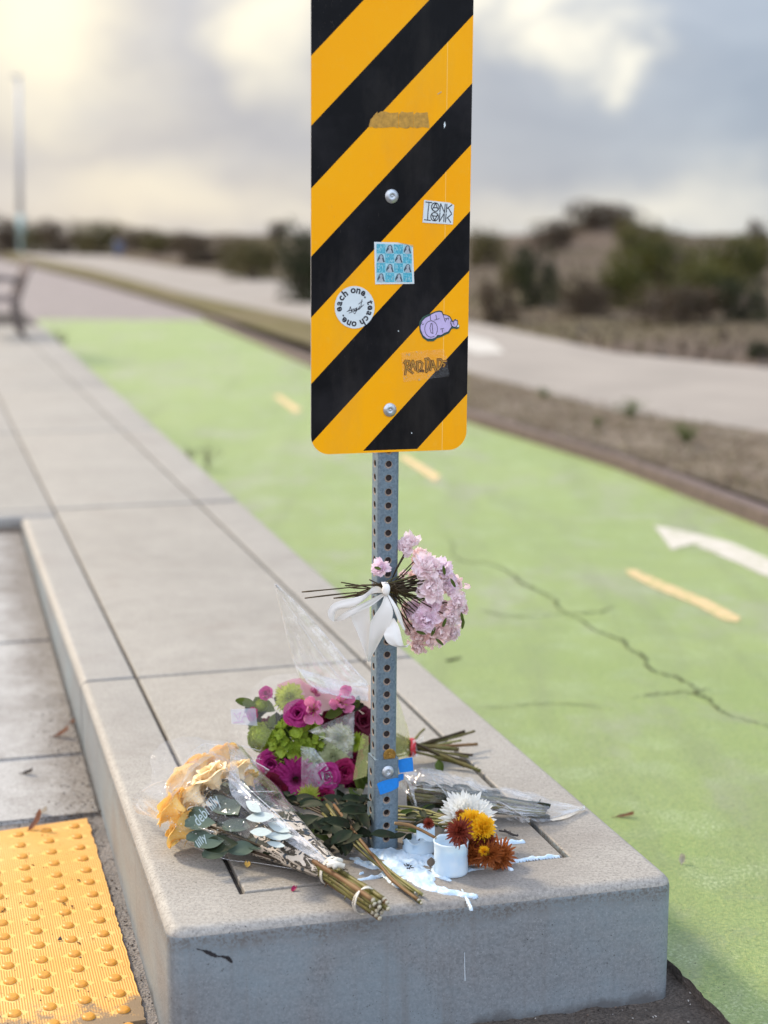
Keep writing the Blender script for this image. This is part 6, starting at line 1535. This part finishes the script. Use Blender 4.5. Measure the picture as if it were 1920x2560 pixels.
for i, (x_, y_, r_, k, dy) in enumerate(BL):
    p = V(*zC(x_, y_), -.01+dy); d = ((p-cc).normalized()*.75+Vector((rp.uniform(-.4, .4), -.75, rp.uniform(-.1, .5)))*.6).normalized(); R = r_*.000248*1.25
    put('blossom', withmat(RUF[i % 5], [(M_LAV, M_LAV2, M_LAV3)[k]]), None, pk, M=frame(p-d*R*.3, d, rp.uniform(0, 6), (R, R, R*.85)))
    kn_ = V(*zC(920+rp.uniform(-30, 60), 560+rp.uniform(-35, 35)), -.05+rp.uniform(-.008, .008))
    stem(pk, [kn_, kn_.lerp(p, .5)+Vector((0, .005, -.004)), p-d*R*.4], .0011, .0013, M_STEMD, False, n=5, seed=i)
for i in range(26):
    a_ = rp.uniform(-1.35, 1.5); q_ = rp.uniform(.45, 1.0); p = V(*zC(1170+q_*290*cos(a_), 640-q_*330*sin(a_)*(1 if a_ < 0 else .85)), rp.uniform(-.01, .035)); d = ((p-cc).normalized()+Vector((rp.uniform(-.7, .7), -.8, rp.uniform(-.4, .6)))).normalized(); R = rp.uniform(.011, .017)
    put('blossom', withmat(RUF[i % 5], [(M_LAV, M_LAV2, M_LAV3, M_LAV)[i % 4]]), None, pk, M=frame(p, d, rp.uniform(0, 6), (R*rp.uniform(.8, 1.2), R, R*rp.uniform(.7, 1.1))))
p = V(*zC(862, 415), -.052); put('blossom', withmat(RUF[2], [M_LAV3]), None, pk, M=frame(p, Vector((-.2, -.8, .3)), 1, (.020, .020, .018))); put('sepal', leaf_mesh(.014, .006, .2, .1, 3), M_LEAF, pk, M=frame(p+Vector((.002, -.020, .002)), (0, -1, .2), 1.3))
for i, (x_, y_) in enumerate(((280, 592), (302, 638), (515, 638), (570, 520), (575, 632), (610, 650), (640, 560), (690, 600), (780, 500), (650, 620), (600, 545), (720, 540))):
    e_ = V(*zC(x_, y_), -.035+rp.uniform(-.012, .012)); k_ = V(*zC(900, 555+rp.uniform(-30, 35)), -.048+rp.uniform(-.006, .006)); f_ = V(*zC(1180, 540+rp.uniform(-90, 90)), -.03+rp.uniform(-.01, .02))
    stem(pk, [e_, e_.lerp(k_, .5)+Vector((0, 0, rp.uniform(-.002, .002))), k_, f_], .0013, .0011, M_STEMD, True, n=5, nodes=3, seed=i)
for i in range(24):
    k_ = V(*zC(880+rp.uniform(-60, 40), 555+rp.uniform(-34, 40)), -.045+rp.uniform(-.008, .008)); f_ = V(*zC(rp.uniform(1050, 1190), 560+rp.uniform(-110, 90)), -.03+rp.uniform(-.012, .02))
    stem(pk, [k_, k_.lerp(f_, .5)+Vector((0, 0, rp.uniform(-.004, .003))), f_], .0010, .0009, rp.choice((M_STEMD, M_STEM)), False, n=4, seed=i)
for (x_, y_, ang) in ((1340, 470, 100), (1380, 490, 300), (1240, 920, 70), (1270, 935, 320), (1460, 740, 280), (1480, 790, 260), (1200, 905, 160), (1350, 780, 250)):
    a_ = radians(ang); leaf(pk, V(*zC(x_, y_), -.045), (cos(a_), -.2, sin(a_)), (0, -1, 0), .020, .006, M_LEAF, x_)
stem(pk, [V(*zC(955, 480), -.03), V(*zC(990, 400), -.03), V(*zC(1035, 315), -.02)], .0014, .001, M_STEMD, False)
for i in range(34):
    a_ = rp.uniform(-1.5, 1.7); q_ = rp.uniform(.8, 1.12); p = V(*zC(1170+q_*300*cos(a_), 640-q_*340*sin(a_)*(1 if a_ < 0 else .85)*.95), rp.uniform(-.03, .03))
    L = rp.uniform(.008, .014); me_ = petal_grid(L, L*.75, .3, rp.uniform(-.3, .3), .12, i, .6, 4, 5, .25).mesh('petal', True)
    put('petal', me_, rp.choice((M_LAV, M_LAV2, M_LAV3)), pk, M=frame(p, Vector((rp.uniform(-1, 1), -1, rp.uniform(-1, 1))), rp.uniform(0, 6)))
rb = thing('ribbon', 'white satin ribbon bow tying the pink flowers to the post', 'ribbon', V(*zC(905, 575), -.06))
def rib(A, B, ya, yb_, seed, n=6, bow=.006):
    nA = len(A); nB = len(B)
    PA = [V(*zC(*q), ya+(yb_-ya)*i/(nA-1)-bow*sin(pi*i/(nA-1))) for i, q in enumerate(A)]; PB = [V(*zC(*q), ya+(yb_-ya)*i/(nB-1)+.003-bow*sin(pi*i/(nB-1))) for i, q in enumerate(B)]
    return sheet('ribbon_loop', PA, PB, M_RIB, rb, nu=6, nv=30, cr=.0016, fs=14, seed=seed, ridge=.005)
rib(((880, 572), (840, 548), (800, 560), (775, 590), (720, 625), (600, 650), (510, 685), (475, 740), (485, 790), (520, 808)), ((888, 605), (850, 600), (805, 608), (760, 640), (700, 690), (640, 715), (560, 722), (530, 745), (522, 775), (524, 806)), -.055, -.060, 1, bow=.010)
rib(((520, 806), (560, 770), (640, 720), (740, 670), (830, 625), (890, 598)), ((522, 808), (580, 802), (640, 778), (720, 732), (800, 690), (895, 612)), -.062, -.064, 2, bow=.010)
rib(((890, 605), (870, 680), (820, 760), (787, 830), (778, 950), (772, 1030), (768, 1115)), ((905, 605), (940, 680), (955, 750), (930, 840), (880, 920), (830, 1010), (770, 1120)), -.064, -.036, 3, bow=.014)
rib(((630, 722), (650, 800), (690, 890), (730, 1000), (768, 1112)), ((780, 690), (784, 800), (784, 900), (780, 1000), (770, 1115)), -.045, -.034, 4, bow=.002)
rib(((902, 600), (950, 690), (985, 780), (1032, 870)), ((915, 600), (990, 710), (1020, 780), (1048, 880)), -.062, -.058, 5)
rib(((952, 785), (900, 880), (890, 920), (920, 975), (980, 1003), (1060, 1003)), ((965, 788), (1000, 850), (1020, 930), (1035, 985), (1062, 990), (1096, 950)), -.058, -.052, 6, bow=.010)
km = MB(); c = V(*zC(905, 575), -.066)
N = 12
for j in range(1):
    vs = []
    for a in range(9):
        pa = pi*a/8
        for k in range(N):
            q = 2*pi*k/N; f = 1+.10*sin(q*3+a); vs.append(c+Vector((.0075*sin(pa)*cos(q)*f, .006*sin(pa)*sin(q)*f, .0115*cos(pa))))
    km.add(vs, [(i*N+k, i*N+(k+1) % N, (i+1)*N+(k+1) % N, (i+1)*N+k) for i in range(8) for k in range(N)])
put('knot', km.mesh('knot', True), M_RIB, rb)
rib(((868, 520), (880, 550), (885, 600)), ((915, 520), (932, 560), (928, 600)), -.052, -.070, 8, bow=.003)

rq = random.Random(15)
for (x_, y_, m_, L, lab) in ((980, 1480, M_MAGD, .013, 'crimson fallen petal in front of the rose stems'), (700, 1330, M_YEL, .014, 'yellow fallen petal below the printed wrap'), (1180, 1200, M_LEAFD, .016, 'dark fallen leaflet beside the rose stems')):
    me_ = petal_grid(L, L*.8, .3, .3, .1, int(x_), .55, 4, 5, .2); mb_ = MB(); mb_.add(me_.v, me_.f)
    tag(put('fallen_petal', mb_.mesh('fallen_petal', True), m_, M=Matrix.Translation(GA(x_, y_, .001)) @ Matrix.Rotation(rq.uniform(0, 6), 4, 'Z')), lab, 'petal')
# ------------------------------------------------------------------ background : bench, pole, bin, shrubs, weeds
M_IRON = simple('dark_bench_iron', (.13, .105, .10), .5, .2, 20, metal=.3); M_TEAL = simple('teal_pole', (.32, .44, .42), .5, .1, 4); M_GREYPOLE = simple('grey_pole', (.50, .51, .53), .5, .1, 4)
bpos = G(52, 735, 0)
bn = thing('bench', 'dark metal bench with lattice seat at the left edge of the platform', 'bench', bpos)
bd = Vector((-sin(TH), cos(TH), 0)); bs = Vector((-cos(TH), -sin(TH), 0))        # along, towards the seat front
for o_ in (.0, .75, 1.5):
    b0_ = bpos+bd*o_
    f = MB(); f.tube([b0_+bs*-.02, b0_+bs*.03+Vector((0, 0, .2)), b0_+bs*.04+Vector((0, 0, .42)), b0_-bs*.03+Vector((0, 0, .62)), b0_-bs*.12+Vector((0, 0, .84))], .018, 7); put('back_leg', f.mesh('back_leg', True), M_IRON, bn)
    f = MB(); f.tube([b0_+bs*.46, b0_+bs*.42+Vector((0, 0, .2)), b0_+bs*.46+Vector((0, 0, .42))], .018, 7); put('front_leg', f.mesh('front_leg', True), M_IRON, bn)
    f = MB(); f.tube([b0_+Vector((0, 0, .62))-bs*.03, b0_+bs*.2+Vector((0, 0, .66)), b0_+bs*.42+Vector((0, 0, .62)), b0_+bs*.48+Vector((0, 0, .42))], .016, 7); put('armrest', f.mesh('armrest', True), M_IRON, bn)
f = MB()
for i in range(9):
    q = bpos+bs*(.03+.055*i)+Vector((0, 0, .42)); f.tube([q, q+bd*1.5], .008, 5)
for i in range(25):
    q = bpos+bd*(1.5*i/24)+Vector((0, 0, .425)); f.tube([q+bs*.03, q+bs*.47], .007, 5)
put('seat', f.mesh('seat'), M_IRON, bn)
f = MB()
for i in range(7):
    h_ = .48+.055*i; q = bpos+Vector((0, 0, h_))-bs*(-.03+.15*(i/6)); f.tube([q, q+bd*1.5], .009, 5)
for i in range(25):
    q = bpos+bd*(1.5*i/24); f.tube([q+Vector((0, 0, .46))+bs*.02, q-bs*.12+Vector((0, 0, .84))], .007, 5)
put('backrest', f.mesh('backrest'), M_IRON, bn)
pp = G(48, 545, -.12)
lp = thing('street_light', 'tall slim pole with a teal lower shaft far off at the left edge', 'street light', pp)
Hp = V(42, 165, pp.y).z
f = MB(); f.tube([pp, pp+Vector((-.05, 0, 2.6))], [.27, .25], 12); put('base_shaft', f.mesh('base_shaft', True), M_TEAL, lp)
topp = V(40, 165, pp.y); f = MB(); f.tube([pp+Vector((-.05, 0, 2.6)), topp], [.20, .13], 12); put('pole', f.mesh('pole', True), M_GREYPOLE, lp)
f = MB(); f.box((topp.x-.5, topp.y-.2, topp.z-.06), (topp.x+.15, topp.y+.2, topp.z+.08)); put('lamp_head', f.mesh('lamp_head'), M_GREYPOLE, lp)
bb = G(258, 552, -.12); bi = thing('litter_bin', 'small blue bin beside the distant pale road', 'bin', bb)
f = MB(); f.tube([bb, bb+Vector((0, 0, .3)), bb+Vector((0, 0, .78))], [.26, .30, .32], 10); put('body', f.mesh('body', True), simple('blue_bin', (.06, .10, .20), .5), bi)
f = MB(); f.tube([bb+Vector((0, 0, .78)), bb+Vector((0, 0, .88)), bb+Vector((0, 0, .96))], [.35, .30, .08], 10); put('lid', f.mesh('lid', True), simple('grey_lid', (.16, .18, .24), .5), bi)

def m_fol(name, a_, b_, c_):
    m = NT(name, .7, 0, .3); oi = m.n.new('ShaderNodeObjectInfo')
    c = m.mix(m.mr(m.noise(2.2, 4), .38, .62), a_, b_); c = m.mix(m.mr(m.noise(6, 3), .52, .66), c, c_); m.col(c)
    td = m.n.new('ShaderNodeBsdfTranslucent'); m.set(td, 0, c); mx = m.n.new('ShaderNodeMixShader'); mx.inputs[0].default_value = .25
    m.t.links.new(m.b.outputs[0], mx.inputs[1]); m.t.links.new(td.outputs[0], mx.inputs[2]); m.t.links.new(mx.outputs[0], m.n['Material Output'].inputs[0]); return m.m
F_GREEN = m_fol('shrub_green', (.034, .038, .007), (.098, .094, .014), (.12, .125, .035)); F_DARK = m_fol('shrub_dark', (.014, .020, .008), (.032, .040, .013), (.05, .05, .02))
F_BROWN = m_fol('shrub_brown', (.060, .042, .028), (.10, .072, .048), (.055, .05, .022)); F_OLIVE = m_fol('shrub_olive', (.07, .064, .018), (.105, .09, .03), (.07, .06, .03))
def fol_mesh(seed, n=3600):
    r = random.Random(seed); mb = MB(); lumps = [(Vector((r.uniform(-.55, .55), r.uniform(-.4, .4), r.uniform(.0, .72))), r.uniform(.27, .45)) for _ in range(13)]
    for i in range(n):
        c, R = r.choice(lumps); d = Vector((r.gauss(0, 1), r.gauss(0, 1), r.gauss(0, 1))).normalized(); p = c+d*R*r.uniform(.7, 1.05)
        if p.z < 0: p.z = abs(p.z)*.5
        s = r.uniform(.02, .045); u = Vector((r.gauss(0, 1), r.gauss(0, 1), r.gauss(0, 1))).normalized(); v = u.cross(d).normalized() if u.cross(d).length > .1 else u.orthogonal()
        mb.add([p-u*s, p+v*s*.6, p+u*s, p-v*s*.6], [(0, 1, 2, 3)])
    return mb.mesh('foliage')
FM = [fol_mesh(i) for i in range(4)]
def trunk_mesh(seed):
    r = random.Random(seed); mb = MB()
    for k in range(6):
        a_ = k; e = Vector((.4*cos(a_)*r.uniform(.5, 1), .3*sin(a_), r.uniform(.4, .7))); mb.tube([(0, 0, -.1), e*.5+Vector((0, 0, .05)), e], [.05, .035, .012], 6)
    return mb.mesh('trunk')
TM = trunk_mesh(1); M_BARK = simple('shrub_bark', (.10, .075, .055), .9, .3, 5)
def shrub(X, Yt, hw, dist, mat, seed, label, yb_=None, kind='shrub'):
    y = dist-CAMD; top = V(X, Yt, y); z0 = dune_z(top.x, y)
    if yb_ is not None: z0 = min(top.z-.2, max(z0, V(X, yb_, y).z)) if False else z0
    if z0 < -.3: z0 = -.16
    w = hw*K/FPX*dist; h = max(top.z-z0, .25)
    t = thing(kind, label, 'shrub', (top.x, y, z0-.02), 'shrubs on the dunes')
    put('foliage', withmat(FM[seed % 4], [mat]), None, t, M=Matrix.Rotation(seed*1.3 % 6.28, 4, 'Z') @ Matrix.Diagonal((w, w*.8, h, 1)) if False else Matrix.Diagonal((w*(1 if seed % 2 else -1), w*.8, h, 1)), local=True)
    put('trunk', withmat(TM, [M_BARK]), None, t, M=Matrix.Diagonal((w, w*.8, h*.9, 1)), local=True)
    return t
SH = [(1530, 560, 110, 24, F_GREEN, 'low green shrub in front of the two biggest green ones'), (1165, 520, 70, 26, F_DARK, 'dark rounded shrub just right of the sign at the road edge'), (1440, 478, 135, 27, F_GREEN, 'big green shrub, widest of those right of the sign'), (1340, 548, 80, 25, F_GREEN, 'green lower lobe of shrub left of the biggest one'),
      (1600, 500, 120, 29, F_GREEN, 'green shrub reaching the right edge of the picture behind the biggest one'), (1610, 590, 80, 22, F_DARK, 'dark shrub low at the right edge'), (1650, 745, 45, 17, F_DARK, 'small dark bush at the right edge beside the pale road'),
      (1290, 430, 125, 58, F_BROWN, 'brown domed shrub on the hill crest right of the sign'), (1200, 470, 70, 52, F_BROWN, 'brown shrub on the slope left of the hill crest'), (1390, 465, 80, 48, F_OLIVE, 'olive shrub on the slope right of the hill crest'), (1060, 480, 60, 45, F_OLIVE, 'olive brown shrub beside the sign at mid height'), (1260, 590, 90, 24, F_BROWN, 'brown scrub between the dark and the big green shrub'),
      (1480, 610, 140, 22, F_BROWN, 'wide brown scrub under the biggest green shrub'), (1080, 600, 60, 24, F_BROWN, 'brown scrub touching the right edge of the sign'), (1120, 545, 50, 30, F_OLIVE, 'small olive shrub left of the dark rounded one'),
      (650, 474, 85, 31, F_DARK, 'dark shrub behind the left edge of the sign'), (545, 508, 95, 46, F_OLIVE, 'olive shrub left of the dark one behind the sign'), (460, 498, 120, 66, F_BROWN, 'brown shrub left of the sign near the skyline'), (380, 492, 95, 80, F_OLIVE, 'olive shrub right of the blue bin'),
      (300, 486, 85, 90, F_BROWN, 'brown shrub behind the blue bin'), (215, 474, 80, 100, F_OLIVE, 'olive shrub left of the blue bin'), (140, 470, 75, 105, F_BROWN, 'brown shrub right of the distant pole'), (80, 468, 45, 110, F_OLIVE, 'olive shrub touching the distant pole'), (10, 462, 60, 115, F_BROWN, 'brown shrub at the left edge of the picture'),
      (600, 475, 30, 90, F_BROWN, 'slim brown shrub on the skyline left of the sign'), (1640, 470, 30, 80, F_BROWN, 'small far shrub on the skyline at the right edge')]
for i, (X, Yt, hw, dist, m_, lab) in enumerate(SH): shrub(X, Yt, hw, dist, m_, i, lab)
# weeds
def weed(p, h, n, mat, label, seed, spread=.5):
    r = random.Random(seed); mb = MB()
    for i in range(n):
        a_ = r.uniform(0, 6.28); t = p+Vector((cos(a_)*h*spread*r.random(), sin(a_)*h*spread*r.random(), h*r.uniform(.5, 1))); mb.tube([p, p.lerp(t, .5)+Vector((0, 0, h*.12)), t], [.0012, .001, .0006], 4)
        for k in range(4):
            q = p.lerp(t, r.uniform(.3, 1)); d = Vector((r.uniform(-1, 1), r.uniform(-1, 1), r.uniform(0, 1))).normalized()*h*.10; e = d.orthogonal().normalized()*h*.03; mb.add([q, q+d*.5+e, q+d, q+d*.5-e], [(0, 1, 2, 3)])
    return tag(put('weed', mb.mesh('weed'), mat), label, 'weed', 'weeds along the lane')
M_WEED = simple('weed_green', (.08, .10, .02), .8, .3, 8); M_WEEDB = simple('weed_dry', (.13, .11, .055), .8, .3, 8)
weed(G(405, 1010, LZ), .17, 12, M_WEEDB, 'thin dry weed between platform edge and green lane, nearer left one', 1); weed(G(450, 1015, LZ), .19, 12, M_WEEDB, 'thin dry weed between platform edge and green lane, nearer right one', 2); weed(G(130, 765, LZ), .3, 30, M_WEEDB, 'dry weed tuft at the platform edge near the bench', 3)
for X, Y, h, s_, lab in ((1175, 862, .10, 4, 'green weed tuft on the verge nearest the sign'), (1362, 905, .16, 5, 'green weed tuft in the middle of the verge'), (1482, 960, .16, 6, 'green weed tuft on the verge nearest the lane arrow'), (1290, 925, .08, 7, 'low green weed on the verge left of the middle tuft')):
    weed(G(X, Y, VZ), h, 60, M_WEED, lab, s_, .9)
# dry grass cover on the verge
gr_ = MB(); rgx = random.Random(12)
for i in range(5200):
    X = rgx.uniform(1000, 1750); t_ = rgx.random(); Yn = 880+(X-1010)*.31; Yf = 805+(X-1010)*.20; Y = Yf+(Yn-Yf)*t_+4
    p = G(X, Y, VZ+.004); h = rgx.uniform(.012, .04); d = Vector((rgx.uniform(-1, 1), rgx.uniform(-1, 1), 1)).normalized()*h; e = Vector((rgx.uniform(-1, 1), rgx.uniform(-1, 1), 0))*.006
    gr_.add([p-e, p+e, p+d], [(0, 1, 2)], rgx.choice((0, 0, 1)))
put('dry_grass', gr_.mesh('dry_grass'), [M_WEEDB, simple('earth_clod', (.16, .11, .08), .95, .4, 20)], kind='stuff')
gr2 = MB()
for i in range(5000):
    X = rgx.uniform(-40, 1750); k = rgx.random()
    d_ = rgx.uniform(14, 60); y = d_-CAMD; x = (X*K-960)/FPX*d_*1.02; z_ = dune_z(x, y)
    if z_ < -.25: continue
    p = Vector((x, y, z_)); h = rgx.uniform(.04, .13); d = Vector((rgx.uniform(-.6, .6), rgx.uniform(-.6, .6), 1)).normalized()*h; e = Vector((rgx.uniform(-1, 1), rgx.uniform(-1, 1), 0))*.05
    gr2.add([p-e, p+e, p+d], [(0, 1, 2)], rgx.choice((0, 0, 1, 2)))
put('dune_grass', gr2.mesh('dune_grass'), [F_BROWN, simple('mauve_scrub', (.11, .085, .07), .9, .3, 3), F_OLIVE], kind='stuff')
